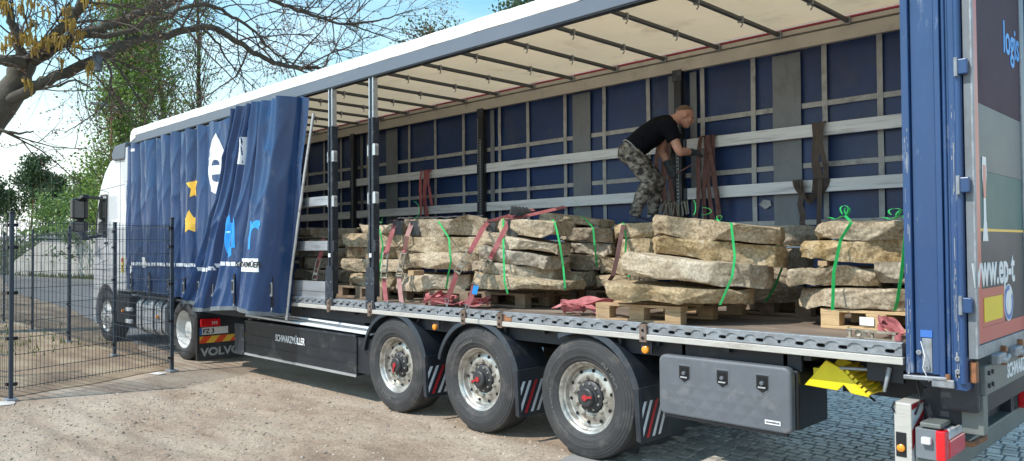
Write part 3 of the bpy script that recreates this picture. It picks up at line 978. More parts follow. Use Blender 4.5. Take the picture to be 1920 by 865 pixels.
# thicket of bushes along the horizon: one mass
b, tk = MB(), MB()
for i in range(60):
    c0 = Vector((-74.305, 8.499, 2.552)).lerp(Vector((-58.673, 24.107, 2.373)), i / 60) + Vector((rnd.uniform(-5, 5), rnd.uniform(-4, 4), 0))
    hh = rnd.uniform(2.2, 4.6)
    for j in range(90):
        leafq(b, Vector((c0.x + rnd.gauss(0, 1.2), c0.y + rnd.gauss(0, 1.2), abs(rnd.gauss(hh * .45, hh * .28)))), rnd.uniform(.14, .3), rnd)
    for j in range(2):
        q = wander(Vector((c0.x + rnd.uniform(-2, 2), c0.y, 0)), Vector((0, 0, 1)), hh * rnd.uniform(1.2, 2.2), 5, rnd, .06)
        b.tube(q, tapers(.05, .01, 6), 4, False)
tag(b.build('thicket', M_leaf_bush), 'green thicket of bushes behind the concrete wall', 'bushes', kind='stuff')
b = MB()
for i in range(40):
    c0 = Vector((-30 + i * 2.2, 26 + rnd.uniform(-2, 2), 0)); hh = rnd.uniform(1.5, 3.2)
    for j in range(60):
        leafq(b, Vector((c0.x + rnd.gauss(0, 1.1), c0.y + rnd.gauss(0, .8), abs(rnd.gauss(hh * .45, hh * .3)))), rnd.uniform(.14, .3), rnd)
tag(b.build('hedge_row', M_leaf_bush), 'low green hedge row glimpsed far beyond the trailer', 'bushes', kind='stuff')

# ------------------------------------------------------------------ the big bare tree at the left
LIMBS = [
    ('trunk', [(-16.148, -3.237, -3.106), (-15.517, -2.696, -0.121), (-14.894, -2.150, 2.403), (-14.206, -1.517, 4.213), (-13.853, -1.026, 5.221), (-13.759, -0.769, 5.922)], 0.4370, 0.2322),
    ('limb', [(-13.811, -0.818, 5.829), (-13.486, -0.323, 6.255), (-13.294, 0.196, 6.624), (-13.190, 0.828, 6.969), (-13.133, 1.411, 7.312), (-13.032, 2.204, 7.780), (-12.562, 3.177, 8.439)], 0.1462, 0.0602),
    ('limb', [(-13.799, -1.134, 4.967), (-13.410, -0.755, 5.285), (-13.173, -0.357, 5.561), (-13.049, 0.291, 5.972), (-13.117, 0.751, 6.304), (-13.145, 1.417, 6.727), (-13.243, 2.186, 7.020), (-13.166, 2.960, 7.339), (-13.030, 3.639, 7.133), (-12.945, 4.256, 6.803), (-12.839, 4.721, 6.639), (-12.701, 5.213, 6.611), (-12.568, 5.869, 6.607), (-12.410, 6.569, 6.397)], 0.1290, 0.0387),
    ('limb', [(-13.777, -0.786, 5.876), (-13.087, -0.464, 6.340), (-12.507, -0.249, 6.676), (-11.967, -0.075, 7.089), (-11.447, 0.074, 7.618)], 0.1290, 0.0774),
    ('limb', [(-13.760, -0.769, 5.899), (-13.727, -0.940, 6.564), (-13.739, -1.138, 7.107), (-13.590, -1.364, 7.821)], 0.1118, 0.0602),
    ('limb', [(-13.294, 0.196, 6.624), (-13.021, 1.002, 6.772), (-12.923, 1.792, 7.258), (-12.771, 2.804, 7.774), (-12.701, 3.417, 7.599), (-12.634, 4.029, 7.305), (-12.690, 4.508, 6.910), (-12.629, 4.927, 6.749)], 0.0731, 0.0172),
    ('limb', [(-12.562, 3.177, 8.439), (-12.201, 4.254, 8.070), (-12.150, 4.832, 7.967), (-11.946, 5.577, 7.815), (-11.728, 6.150, 7.744), (-11.431, 6.964, 7.931), (-11.292, 7.463, 8.165), (-11.075, 7.844, 8.344)], 0.0602, 0.0086),
    ('limb', [(-11.728, 6.150, 7.744), (-11.550, 6.684, 7.627), (-11.344, 7.248, 7.476), (-11.235, 7.542, 7.407)], 0.0258, 0.0069),
    ('limb', [(-12.567, 5.868, 6.621), (-12.473, 5.958, 6.779), (-12.509, 6.097, 7.069), (-12.455, 6.330, 7.217), (-12.186, 6.769, 7.200), (-12.043, 7.266, 7.156)], 0.0301, 0.0086),
    ('limb', [(-13.049, 0.291, 5.996), (-12.567, 0.418, 6.026), (-12.300, 0.509, 5.736), (-12.162, 0.488, 5.363), (-12.235, 0.426, 5.018), (-12.305, 0.195, 4.723), (-12.376, -0.052, 4.499), (-12.621, -0.291, 4.297)], 0.0327, 0.0086),
    ('limb', [(-13.021, 0.665, 6.199), (-12.808, 0.890, 5.835), (-12.782, 1.109, 5.500), (-12.709, 1.362, 5.145), (-12.581, 1.670, 4.784)], 0.0301, 0.0103),
    ('limb', [(-12.162, 0.488, 5.363), (-12.183, 0.646, 5.040), (-12.099, 0.926, 4.642), (-12.139, 1.073, 4.545)], 0.0189, 0.0086),
    ('limb', [(-13.443, -1.469, 4.406), (-13.209, -1.231, 4.314), (-13.112, -0.964, 4.285), (-13.069, -0.739, 4.348)], 0.0473, 0.0103),
    ('limb', [(-13.204, 2.923, 7.313), (-13.048, 3.260, 6.918), (-12.923, 3.395, 6.570), (-12.810, 3.703, 6.197), (-12.618, 4.091, 5.791)], 0.0344, 0.0103),
    ('limb', [(-13.369, -0.714, 5.285), (-12.809, -0.327, 5.346), (-12.437, -0.141, 5.428), (-12.073, 0.043, 5.240)], 0.0301, 0.0172),
    ('limb', [(-13.495, -1.560, 5.723), (-13.318, -1.217, 5.838), (-13.471, -0.833, 5.861)], 0.0946, 0.1376),
]
bt = thing('bare_tree', (LIMBS[0][1][0][0], LIMBS[0][1][0][1], 0), 'big bare spreading tree with dangling yellow catkins, branches reaching over from the left', 'tree')
r_ = random.Random(99)
tw, bud, cat = MB(), MB(), MB()


def dens(pts, k=4):
    pts = [Vector(p) for p in pts]
    out = []
    n = len(pts)
    for i in range(n - 1):
        p0, p1, p2, p3 = pts[max(0, i - 1)], pts[i], pts[i + 1], pts[min(n - 1, i + 2)]
        for j in range(k):
            t = j / k
            out.append(.5 * ((2 * p1) + (p2 - p0) * t + (2 * p0 - 5 * p1 + 4 * p2 - p3) * t * t + (3 * p1 - p0 - 3 * p2 + p3) * t ** 3))
    out.append(pts[-1])
    return out


def sprout(p, d, L, r, lvl):
    if p.x < -13 and p.z < 3.0 and lvl > 1: return
    n = 5 if lvl < 3 else 3
    q = wander(p, d, L, n, r_, .17 if lvl < 3 else .22, .03)
    tw.tube(q, tapers(r, r * .45, n + 1), 5 if lvl < 2 else 3, False)
    if lvl >= 2:
        for e in q[1:]:
            if r_.random() < .55:
                leafq(bud, e + Vector((0, 0, -.02)), r_.uniform(.018, .042), r_)
    if lvl < 3:
        for i in range(r_.randint(3, 5) if lvl == 1 else r_.randint(2, 4)):
            k = r_.uniform(.2, .98) * n; i0 = min(n - 1, int(k))
            e = q[i0].lerp(q[i0 + 1], k - i0)
            dd = (q[i0 + 1] - q[i0]).normalized()
            sd = Vector((r_.gauss(0, 1), r_.gauss(0, 1), r_.gauss(0, 1)))
            sprout(e, dd * .8 + sd * .5, L * r_.uniform(.35, .62), r * .55, lvl + 1)


for nm, pts, ra, rb in LIMBS:
    q = dens(pts, 5)
    rr = tapers(ra, rb, len(q))
    if nm != 'trunk' or True:
        q = [p + Vector((r_.gauss(0, .02), r_.gauss(0, .02), r_.gauss(0, .02))) * min(1, rr[i] / .05) for i, p in enumerate(q)]
    b = MB(); b.tube(q, rr, 10)
    b.build(nm, M_bark, bt, smooth=60)
    if nm == 'trunk': continue
    L = sum((q[i + 1] - q[i]).length for i in range(len(q) - 1))
    for i in range(int(L * (4.6 if ra < .1 else 3.4))):
        k = r_.uniform(.08, .99) * (len(q) - 1); i0 = int(k)
        dd = (q[i0 + 1] - q[i0]).normalized()
        e = q[i0].lerp(q[i0 + 1], k - i0)
        sd = Vector((r_.gauss(0, 1), r_.gauss(0, 1), r_.gauss(.25, .9)))
        LL = r_.uniform(.6, 2.4)
        sprout(e, dd * .75 + sd * .55, LL, min(rr[i0] * .5, .008 + .009 * LL), 1)
CC = [(-12.860, -1.293, 6.207), (-12.791, -1.234, 6.535), (-12.791, -1.044, 6.329), (-12.459, -0.911, 6.795), (-12.586, -0.665, 6.159), (-12.264, -0.510, 6.035), (-12.201, -0.290, 6.467), (-12.192, -0.110, 6.410), (-12.221, 0.041, 6.536), (-12.327, -0.572, 6.014), (-12.744, -1.353, 5.899), (-12.668, -1.275, 5.865), (-12.277, -0.188, 6.186), (-12.794, -1.043, 6.152), (-12.486, -0.750, 6.680), (-12.320, -0.419, 6.780), (-12.069, -0.005, 6.993), (-12.082, 0.164, 7.079), (-12.253, -0.335, 6.199), (-12.456, -0.890, 6.202), (-12.634, -1.434, 6.635), (-12.401, -1.038, 6.842), (-12.558, -1.191, 6.713), (-12.432, -0.143, 5.678), (-12.385, -0.637, 6.236), (-12.615, -1.232, 6.213), (-12.899, -0.783, 5.339), (-12.277, -0.347, 5.820), (-12.569, -1.375, 6.807), (-12.229, -0.503, 6.965)]
for c in CC:
    c = Vector(c)
    q = wander(c + Vector((r_.uniform(-.3, .3), r_.uniform(-.3, .3), .45)), Vector((r_.gauss(0, .4), r_.gauss(0, .4), -1)), .42, 3, r_, .1)
    tw.tube(q, tapers(.010, .006, 4), 4, False)
    for j in range(r_.randint(4, 8)):
        p = q[-1] + Vector((r_.gauss(0, .05), r_.gauss(0, .05), r_.gauss(0, .05)))
        e = p + Vector((r_.gauss(0, .03), r_.gauss(0, .03), -r_.uniform(.15, .30)))
        cat.tube([p, p.lerp(e, .5), e], [.012, .022, .010], 5)
        leafq(cat, p + Vector((r_.gauss(0, .05), r_.gauss(0, .05), -.05)), r_.uniform(.04, .07), r_)
for nm, mb_, m_ in (('twigs', tw, M_twig), ('buds', bud, M_bud), ('catkins', cat, M_catkin)):
    o = mb_.build(nm, m_, bt); o['kind'] = 'stuff'
nb = MB().lathe((-12.463, 0.312, 5.931), [(-.24, .055), (-.24, .095), (.10, .10), (.20, .03), (.21, .0)], 14, 'z')
tag(nb.build('bird_box', M_panel_grey, smooth=40), 'small grey nest box hanging under a limb of the bare tree', 'nest box')

# ================================================================== the trailer
XF, XR, XD = -9.44, 3.94, 4.27           # front, start of rear portal, door skin
ZF, H = 1.185, 3.775                     # load floor, underside of the near cantrail
trl = thing('curtain_trailer', (0, 1.25, 0), 'long dark blue curtain-side trailer standing open with its side drawn forward', 'trailer')
T = trl

MB().box(XF + .03, XR, 0.062, 2.44, 1.13, ZF).build('load_floor', M_floor, T)
MB().box(XF, XF + .05, 0.03, 2.5, 1.1, 4.0).build('front_wall', M_panel_grey, T)

# chassis
for y0 in (0.72, 1.72):
    MB().box(XF + 1.2, 4.1, y0, y0 + .08, .78, 1.11).build('chassis_beam', M_chassis, T)
for i in range(22):
    x = XF + .5 + i * .61
    MB().box(x, x + .05, .05, 2.45, 1.02, 1.125).build('cross_member', M_chassis, T)
MB().box(XF, 3.22, 0.10, .13, .93, 1.06).build('side_bearer', M_chassis, T)
MB().box(XF, XR, 2.40, 2.43, .93, 1.06).build('side_bearer', M_chassis, T)
for x in (-1.352, 0, 1.352):
    MB().tube([(x, .3, .515), (x, 2.2, .515)], .075, 12).build('axle', M_chassis, T, smooth=50)

# near lashing rail with real slots, aluminium edge and rusty post sockets
SOCK = [-8.9, -7.2, -5.6, -4.2, -2.62, -1.75, -.16, .36, 1.99]
def slot_plate(x0, x1, name='lashing_rail'):
    b = MB()
    yf, yb = -0.002, 0.058
    n = max(1, int(round((x1 - x0) / .145)))
    w = (x1 - x0) / n
    zt, zm, zb = 1.196, 1.165, 1.112
    for i in range(n):
        a = x0 + i * w
        cx, cz = a + w / 2, 1.139
        outer, inner = [], []
        per = []
        for k in range(4): per.append((a + w * k / 4, zb))
        for k in range(4): per.append((a + w, zb + (zm - zb) * k / 4))
        for k in range(4): per.append((a + w - w * k / 4, zm))
        for k in range(4): per.append((a, zm - (zm - zb) * k / 4))
        hw, hh = .030 if i % 4 != 3 else .012, .0125
        for (px_, pz_) in per:
            an = math.atan2((pz_ - cz) / .027, (px_ - cx) / (w / 2))
            ex, ez = math.cos(an), math.sin(an)
            k = (abs(ex) ** 3 + abs(ez) ** 3) ** (-1 / 3)
            inner.append((cx + ex * k * hw, cz + ez * k * hh))
        m_ = len(per)
        vv = [(q[0], yf, q[1]) for q in per] + [(q[0], yf, q[1]) for q in inner] + [(q[0], yf + .03, q[1]) for q in inner]
        ff = [(j, (j + 1) % m_, m_ + (j + 1) % m_, m_ + j) for j in range(m_)]
        ff += [(m_ + j, m_ + (j + 1) % m_, 2 * m_ + (j + 1) % m_, 2 * m_ + j) for j in range(m_)]
        b.add(vv, ff)
    b.add([(x0, yf, zm), (x1, yf, zm), (x1, yf + .010, zt), (x0, yf + .010, zt), (x1, yb, zt), (x0, yb, zt)], [(0, 1, 2, 3), (3, 2, 4, 5)])
    b.add([(x0, yf, zb), (x1, yf, zb), (x1, yb, zb), (x0, yb, zb)], [(0, 1, 2, 3)])
    for x in (x0, x1):
        b.add([(x, yf, zb), (x, yb, zb), (x, yb, zt), (x, yf + .01, zt), (x, yf, zm)], [(0, 1, 2, 3, 4)])
    o = b.build(name, M_galv, T)
    # scalloped lip welded over the top of the plate
    b = MB()
    nn = n * 8
    top = [(x0 + (x1 - x0) * k / nn, 1.192) for k in range(nn + 1)]
    bot = [(x0 + (x1 - x0) * k / nn, 1.164 + .010 * (1 if (k % 8) in (0, 1, 2, 7) else -1) * (.6 if (k % 8) in (2, 7) else 1)) for k in range(nn + 1)]
    vv = [(q[0], -.012, q[1]) for q in top] + [(q[0], -.012, q[1]) for q in bot] + [(q[0], .004, q[1]) for q in top] + [(q[0], -.003, q[1]) for q in bot]
    m_ = nn + 1
    ff = []
    for k in range(nn):
        ff += [(k, k + 1, m_ + k + 1, m_ + k), (2 * m_ + k, 2 * m_ + k + 1, k + 1, k), (m_ + k, m_ + k + 1, 3 * m_ + k + 1, 3 * m_ + k)]
    b.add(vv, ff)
    b.build('scalloped_lip', M_galv, o)
    MB().box(x0, x1, .032, .034, 1.113, 1.166).build('slot_shade_strip', M_near_black, o)  # dark strip behind the slots, painting in the shade inside them
    return o


edges = [XF + .1] + [s for s in SOCK] + [XR]
for i in range(len(edges) - 1):
    a, c = edges[i] + .035, edges[i + 1] - .035
    if c - a < .1: continue
    slot_plate(a, c)
    MB().box(a - .01, c + .01, -.022, .03, 1.062, 1.108).build('edge_strip', M_edge, T, bevel=.004)
for i, x in enumerate(SOCK):
    s = MB().box(x - .034, x + .034, -.026, .05, 1.045, 1.185).build('post_socket', M_socket, T, bevel=.004)
    for dz in (.03, .09):
        MB().lathe((x, -.034, 1.05 + dz), [(0, .0), (0, .011), (.01, .012)], 8).build('bolt', M_near_black, s)
MB().box(.395, .50, -.006, .05, 1.112, 1.189).build('rust_patch_plate', M_rust, T)
# far lashing rail and edge
MB().box(XF, XR, 2.44, 2.52, 1.06, 1.2).build('far_edge_rail', M_galv, T)

# roof
MB().box(XF, XR + .02, -0.012, .045, H, 3.915).build('near_cantrail', M_rail_grey, T, bevel=.006)
MB().box(XF, XR + .02, -.004, .075, H - .012, H - .002).build('curtain_track', M_black_steel, T)
def roof_edge(y0, y1, sgn):
    b = MB()
    n = 240
    vv = []
    for i in range(n + 1):
        x = XF - .02 + (XR - XF + .04) * i / n
        w = .006 * noise.noise(Vector((x * 2.3, y0, 0))) + .004 * noise.noise(Vector((x * 9, y0, 3)))
        vv += [(x, y0 - sgn * (.010 + w), 3.9155), (x, y0 - sgn * (.006 + w), 3.99), (x, y0 + sgn * .03, 4.055 + w), (x, y1, 4.068 + w)]
    ff = []
    for i in range(n):
        for k in range(3):
            ff.append((i * 4 + k, i * 4 + 4 + k, i * 4 + 5 + k, i * 4 + 1 + k))
    b.add(vv, ff)
    return b.build('roof_edge', M_tarp_edge, T, smooth=40)
roof_edge(-.004, .14, 1)
roof_edge(2.53, 2.39, -1)
BOWS = [0.6225 + 0.6897 * k for k in range(4, -14, -1)]
b = MB()
n, my = 300, 14
for i in range(n + 1):
    x = XF + (XR - XF) * i / n
    ph = ((x - BOWS[0]) / .6897) % 1.0
    sag = -.022 * math.sin(math.pi * ph) ** 2
    for j in range(my + 1):
        y = .138 + (2.392 - .138) * j / my
        e = math.sin(math.pi * j / my) ** .5
        b.v.append((x, y, 4.012 + sag * e + .006 * noise.noise(Vector((x * 1.7, y * 2.3, 2)))))
for i in range(n):
    for j in range(my):
        q = i * (my + 1) + j
        b.f.append((q, q + 1, q + my + 2, q + my + 1))
b.mi = [0] * len(b.f)
b.build('roof_sheet', M_tarp, T, smooth=180)
for j, x in enumerate(BOWS):
    if x < XF + .2: continue
    bo = MB().box(x - .019, x + .019, .046, 2.405, 3.928, 3.968).build('roof_bow', M_bow, T, bevel=.008)
    for y in (.72 + .05 * (j % 3), 1.6 - .04 * (j % 2)):
        h_ = MB()
        h_.box(x - .026, x + .026, y - .014, y + .014, 3.918, 3.974)
        h_.tube([(x, y, 3.925), (x + .02, y, 3.895), (x, y, 3.872)], .007, 5)
        h_.build('bow_hook', M_galv, bo)
    MB().box(x - .03, x + .03, 2.37, 2.404, 3.915, 3.985).build('bow_carriage', M_galv, bo, bevel=.004)
MB().box(XF, XR, 2.412, 2.52, 3.79, 3.912).build('far_cantrail', M_cantrail_in, T, bevel=.004)
MB().box(XF, XR, 2.398, 2.414, 3.775, 3.802).build('far_rail_lip', M_cantrail_in, T)
MB().box(XF, XR, 2.404, 2.50, 3.93, 3.972).build('far_cantrail_upper', M_cantrail_in, T)
MB().box(XF, XR, 2.406, 2.42, 3.975, 4.0).build('red_seal_strip', M_red, T)
MB().prism([(XF - .03, 3.80), (XF + .24, 3.86), (XF + .24, 3.93), (XF - .03, 3.935)], 'y', -.022, .05).build('cantrail_end_cap', M_tarp_edge, T, bevel=.006)

# far curtain with sewn webbing, seen from inside
b = MB()
n, mz = 220, 16
for i in range(n + 1):
    x = XF + (XR + .2 - XF) * i / n
    for j in range(mz + 1):
        z = 1.15 + (3.80 - 1.15) * j / mz
        b.v.append((x, 2.512 + .028 * noise.noise(Vector((x * 1.1, z * .7, 7))) - .010 * abs(noise.noise(Vector((x * 3.5 + z, z * 1.6, 1)))), z))
for i in range(n):
    for j in range(mz):
        q = i * (mz + 1) + j
        b.f.append((q, q + mz + 1, q + mz + 2, q + 1))
b.mi = [0] * len(b.f)
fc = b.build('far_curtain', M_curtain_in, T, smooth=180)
VX = [-8.72, -8.1, -7.45, -6.85, -6.28, -5.45, -4.287, -3.628, -2.969, -2.198, -1.644, -.971, -.331, .328, 1.055, 1.662, 2.42, 2.943, 3.62]
def sewn(name, x0, x1, z0, z1, m, y=2.486):
    bb = MB()
    k = max(2, int(max(x1 - x0, z1 - z0) / .12))
    vv, ff = [], []
    vert = (z1 - z0) > (x1 - x0)
    for i in range(k + 1):
        t = i / k
        w = .003 * noise.noise(Vector((x0 * 3 + t * 9, z0 * 3, 5)))
        if vert: pr = [(x0 + w, z0 + (z1 - z0) * t), (x1 + w, z0 + (z1 - z0) * t)]
        else: pr = [(x0 + (x1 - x0) * t, z1 + w), (x0 + (x1 - x0) * t, z0 + w)]
        for (px_, pz_) in pr: vv.append((px_, y + w, pz_))
        for (px_, pz_) in pr: vv.append((px_, y + .005 + w, pz_))
    for i in range(k):
        q = i * 4
        ff += [(q, q + 4, q + 5, q + 1), (q + 1, q + 5, q + 7, q + 3), (q + 2, q + 6, q + 4, q)]
    bb.add(vv, ff)
    return bb.build(name, m, fc)
for x in VX:
    sewn('webbing', x - .026, x + .026, 1.2, 3.79, M_strap_grey, 2.480)
PX_ = [(-8.35, -8.2), (-4.904, -4.593), (-.834, -.544), (1.882, 2.182)]
cuts = sorted([XF] + [q for p in PX_ for q in p] + [XR])
for z in (1.55, 2.03, 2.60, 3.205):
    for i in range(0, len(cuts), 2):
        sewn('webbing', cuts[i] + .005, cuts[i + 1] - .005, z - .026, z + .026, M_strap_grey, 2.4865)
for a, c in PX_ + [(.616, .70), (.90, .985), (-2.66, -2.58), (-2.38, -2.30), (-5.94, -5.86), (-5.66, -5.58)]:
    sewn('reinforcing_panel', a, c, 1.2, 3.76, M_panel_grey, 2.474)
# scuffs on the curtain: torn white sticker
b = MB()
pts = [(1.79 + .075 * math.cos(a) * rnd.uniform(.7, 1.15), 2.235 + .05 * math.sin(a) * rnd.uniform(.7, 1.1)) for a in [k / 14 * 6.283 for k in range(14)]]
b.prism(pts, 'y', 2.4715, 2.4735)
b.build('torn_sticker', M_strap_grey, fc)

# far posts and slats
FP = [-9.04, -5.76, -2.48, .80]
for x in FP:
    p = MB().box(x - .045, x + .045, 2.37, 2.455, ZF, 3.79).build('far_post', M_black_steel, T, bevel=.006)
    MB().box(x - .016, x + .016, 2.362, 2.371, 1.3, 3.35).build('tooth_strip', M_galv, p)
    t_ = MB()
    z = 1.32
    while z < 3.35:
        t_.box(x - .009, x + .009, 2.3585, 2.3625, z, z + .018); z += .04
    t_.build('teeth', M_near_black, p)
    MB().box(x - .06, x + .06, 2.36, 2.372, 3.66, 3.79).build('post_head', M_post, p, bevel=.004)
    for z in (1.28, 1.83, 2.38, 2.93):
        for s in (-1, 1):
            MB().box(x + s * .075 - .025, x + s * .075 + .025, 2.385, 2.44, z - .075, z + .075).build('slat_bracket', M_post, p, bevel=.012)
sb = FP + [XR + .02]
for i in range(len(sb) - 1):
    for z in (1.28, 1.83, 2.38, 2.93):
        dz = rnd.uniform(-.006, .006)
        MB().box(sb[i] + .085, sb[i + 1] - .085 if i < 3 else XR + .1, 2.395, 2.425, z - .062 + dz, z + .062 + dz).build('slat', M_slat, T, bevel=.005)

# near posts (slid together) and the boards still standing between them and the curtain
for x in (-2.63, -1.765):
    p = MB().box(x - .016, x + .016, .012, .07, ZF - .05, 3.772).build('side_post', M_post, T, bevel=.003)
    for s in (-1, 1):
        MB().box(x + s * .036 - .014, x + s * .036 + .014, .0, .085, 1.25, 3.3).build('post_flange', M_post, p, bevel=.004)
        MB().box(x + s * .036 - .006, x + s * .036 + .012, .004, .07, 3.3, 3.772).build('post_upper_tube', M_alu, p, bevel=.003)
        for z in (2.93, 2.38, 1.83):
            b = MB()
            pts = []
            for k in range(9):
                a = math.pi * k / 8
                pts.append((x + s * .065 + .026 * math.cos(a), z + .045 + .026 * math.sin(a)))
            pts += [(x + s * .065 - .026, z - .065), (x + s * .065 + .026, z - .065)]
            b.prism(pts, 'y', -.004 + .02 * (s < 0), .05)
            b.build('slat_bracket', M_alu if z > 2 else M_post, p, bevel=.003)
    t_ = MB()
    z = 1.3
    while z < 3.25:
        t_.box(x + .018, x + .0215, -.0035, .02, z, z + .014); z += .035
    t_.build('teeth', M_black_steel, p)
    b = MB()
    pts = [(x - .085, 1.10), (x + .085, 1.10), (x + .085, 1.52), (x + .06, 1.59), (x - .06, 1.59), (x - .085, 1.52)]
    b.prism(pts, 'y', -.020, -.006)
    b.build('post_foot', M_post, p, bevel=.004)
    for dx in (-.05, .05):
        for z in (1.2, 1.4):
            MB().lathe((x + dx, -.026, z), [(0, 0), (0, .009), (.006, .010)], 8).build('bolt', M_galv, p)
    MB().box(x - .022, x + .022, -.012, -.0045, 1.70, 1.745).build('white_tag', M_white_sticker, p)
    MB().box(x - .03, x + .03, -.034, -.027, 1.03, 1.17).build('rust_latch', M_socket, p, bevel=.004)
for z0, z1 in ((2.34, 2.455), (1.78, 1.90), (1.268, 1.395), (1.140, 1.262)):
    MB().box(-5.6, -2.72, .018, .046, z0, z1).build('side_board', M_alu, T, bevel=.004)

# ------------------------------------------------------------------ near curtain, drawn forward and hanging in pleats
_e = [0, .065, .15, .215, .30, .36, .44, .52, .585, .655, .745, .93, 1.01]
_k = [.8, 1.1, .75, 1.15, .7, 1.0, 1.1, .7, 1.0, .85, .75, .6]
FOLD = [(_e[i], _e[i + 1], _k[i]) for i in range(12)]


def fold_flat(u, t):
    """flat stretch with soft irregular folds: u along, t from top (0) to bottom (1)"""
    xt, xb = XF + .03 + (4.55) * u, XF + .0 + (4.75) * u
    x = xt + (xb - xt) * t
    uu = u + .012 * math.sin(t * 3 + u * 9)
    y = -.03
    for a, c, k in FOLD:
        if a <= uu < c:
            y -= .115 * k * math.sin(math.pi * (uu - a) / (c - a)) ** .7
    y -= .026 * noise.noise(Vector((u * 14, t * 1.2, 1))) + .010 * noise.noise(Vector((u * 38 + t * 1.5, t * 1.6, 3)))
    cr = noise.noise(Vector((u * 24 + t * 2.5, t * 2.6, 8)))
    y -= .014 * (1 - abs(cr)) ** 8
    z = 3.735 - .035 * abs(math.sin(u * 31)) * (1 - t) - t * (3.735 - (1.09 - .10 * u))
    return Vector((x, y, z))


b = MB()
NU, NV = 380, 80
for i in range(NU + 1):
    for j in range(NV + 1):
        b.v.append(tuple(fold_flat(i / NU, j / NV)))
for i in range(NU):
    for j in range(NV):
        q = i * (NV + 1) + j
        b.f.append((q, q + 1, q + NV + 2, q + NV + 1))
b.mi = [0] * len(b.f)
cur = b.build('side_curtain', M_curtain, T, smooth=180)
bvh_parts = [(list(b.v), list(b.f))]
# pleats: top x0,x1  bottom x0,x1, depth, bottom z
PL = [(-4.82, -4.48, -6.42, -5.58, .32, 1.00), (-4.55, -4.22, -5.70, -5.08, .43, .955), (-4.24, -3.86, -5.08, -4.18, .47, .985), (-3.88, -3.20, -4.20, -3.50, .50, 1.00)]
for pi, (a0, a1, c0, c1, dep, zb) in enumerate(PL):
    b = MB()
    nu, nv = 90, 90
    for i in range(nu + 1):
        u = i / nu
        for j in range(nv + 1):
            t = j / nv
            tt = t ** (1.5 if pi == 0 else 1.25)
            x0, x1 = a0 + (c0 - a0) * tt, a1 + (c1 - a1) * tt
            ang = math.pi * (u * 1.14 - .07)
            xm, hw = (x0 + x1) / 2, (x1 - x0) / 2
            w = dep * (.50 + .50 * t)
            prof = math.sin(max(0, min(math.pi, ang)))
            ridge = (.060 * math.sin(u * math.pi * (5 - pi % 2) + pi * 1.7) + .042 * math.sin(u * math.pi * 9 + pi * 2.1 + 1.2 * t)) * (1 - .55 * t)
            x = xm - hw * math.cos(ang) * (1.0 + .04 * noise.noise(Vector((pi * 5.1, t * 3, u))))
            y = -.05 - w * prof ** .62 - ridge * prof
            y -= .028 * noise.noise(Vector((u * 4 + pi * 7, t * 2.2, 2))) + .006 * noise.noise(Vector((u * 13 + pi * 7, t * 7, 5)))
            cr = noise.noise(Vector((u * 5 + t * 1.4 + pi * 9, t * 2.6 - u * 1.2, 4)))
            y -= .026 * (1 - abs(cr)) ** 8 * prof
            if t > .8:      # scrunched hem
                y -= .02 * math.sin(u * 17 + pi) * (t - .8) * 3
            z = H - .02 - (.006 + .02 * u) * (pi == 3) - t * (H - .02 - zb) + .022 * math.sin(u * 5 + pi * 2) * t
            b.v.append((x, y, z))
    for i in range(nu):
        for j in range(nv):
            q = i * (nv + 1) + j
            b.f.append((q, q + 1, q + nv + 2, q + nv + 1))
    b.mi = [0] * len(b.f)
    o = b.build('pleat', M_curtain, cur, smooth=180)
    bvh_parts.append((list(b.v), list(b.f)))
    # dark hem
    hm = MB()
    for i in range(nu + 1):
        v0 = Vector(b.v[i * (nv + 1) + nv]); v1 = Vector(b.v[i * (nv + 1) + nv - 1])
        hm.v += [tuple(v0 + Vector((0, -.004, -.012))), tuple(v1 + Vector((0, -.004, .012)))]
    hm.f = [(i * 2, i * 2 + 2, i * 2 + 3, i * 2 + 1) for i in range(nu)]
    hm.mi = [0] * nu
    hm.build('hem', M_panel_grey, cur)
av, af = [], []
for v_, f_ in bvh_parts:
    k = len(av); av += v_; af += [tuple(i + k for i in q) for q in f_]
CURT = BVHTree.FromPolygons(av, af)


def conform(name, vs_, fs, m, parent, off=.004, step=.018):
    """lay flat print (x, z outline pieces) on the folded curtain"""
    me = bpy.data.meshes.new(name)
    me.from_pydata([(q[0], 0, q[1]) for q in vs_], [], fs)
    bm = bmesh.new(); bm.from_mesh(me)
    x0, x1 = min(q[0] for q in vs_), max(q[0] for q in vs_)
    z0, z1 = min(q[1] for q in vs_), max(q[1] for q in vs_)
    x = x0 + step
    while x < x1:
        bmesh.ops.bisect_plane(bm, geom=bm.verts[:] + bm.edges[:] + bm.faces[:], plane_co=(x, 0, 0), plane_no=(1, 0, 0)); x += step
    z = z0 + step * 2
    while z < z1:
        bmesh.ops.bisect_plane(bm, geom=bm.verts[:] + bm.edges[:] + bm.faces[:], plane_co=(0, 0, z), plane_no=(0, 0, 1)); z += step * 2
    o0 = ORG[parent]
    for v in bm.verts:
        hit = CURT.ray_cast(Vector((v.co.x, -2, v.co.z)), Vector((0, 1, 0)))
        y = hit[0].y if hit[0] else -.1
        v.co = Vector((v.co.x, y - off, v.co.z)) - o0
    for f in bm.faces:
        f.smooth = True
        f.normal_update()
        if f.normal.y > 0: f.normal_flip()
    bm.to_mesh(me); bm.free()
    return link(name, me, m, parent)


def print_text(name, body, size, m, x, z, sx=1, bold=0.0, rot=0.0):
    vs_, fs = text_mesh(body, size, bold, 0, 0, sx)
    c, s = math.cos(rot), math.sin(rot)
    return conform(name, [(x + q[0] * c - q[1] * s, z + q[0] * s + q[1] * c) for q in vs_], fs, m, cur)


def star(cx, cz, r):
    p = []
    for k in range(10):
        a = math.pi / 2 + k * math.pi / 5
        q = r if k % 2 == 0 else r * .52
        p.append((cx + q * math.cos(a) * .95, cz + q * math.sin(a)))
    return p


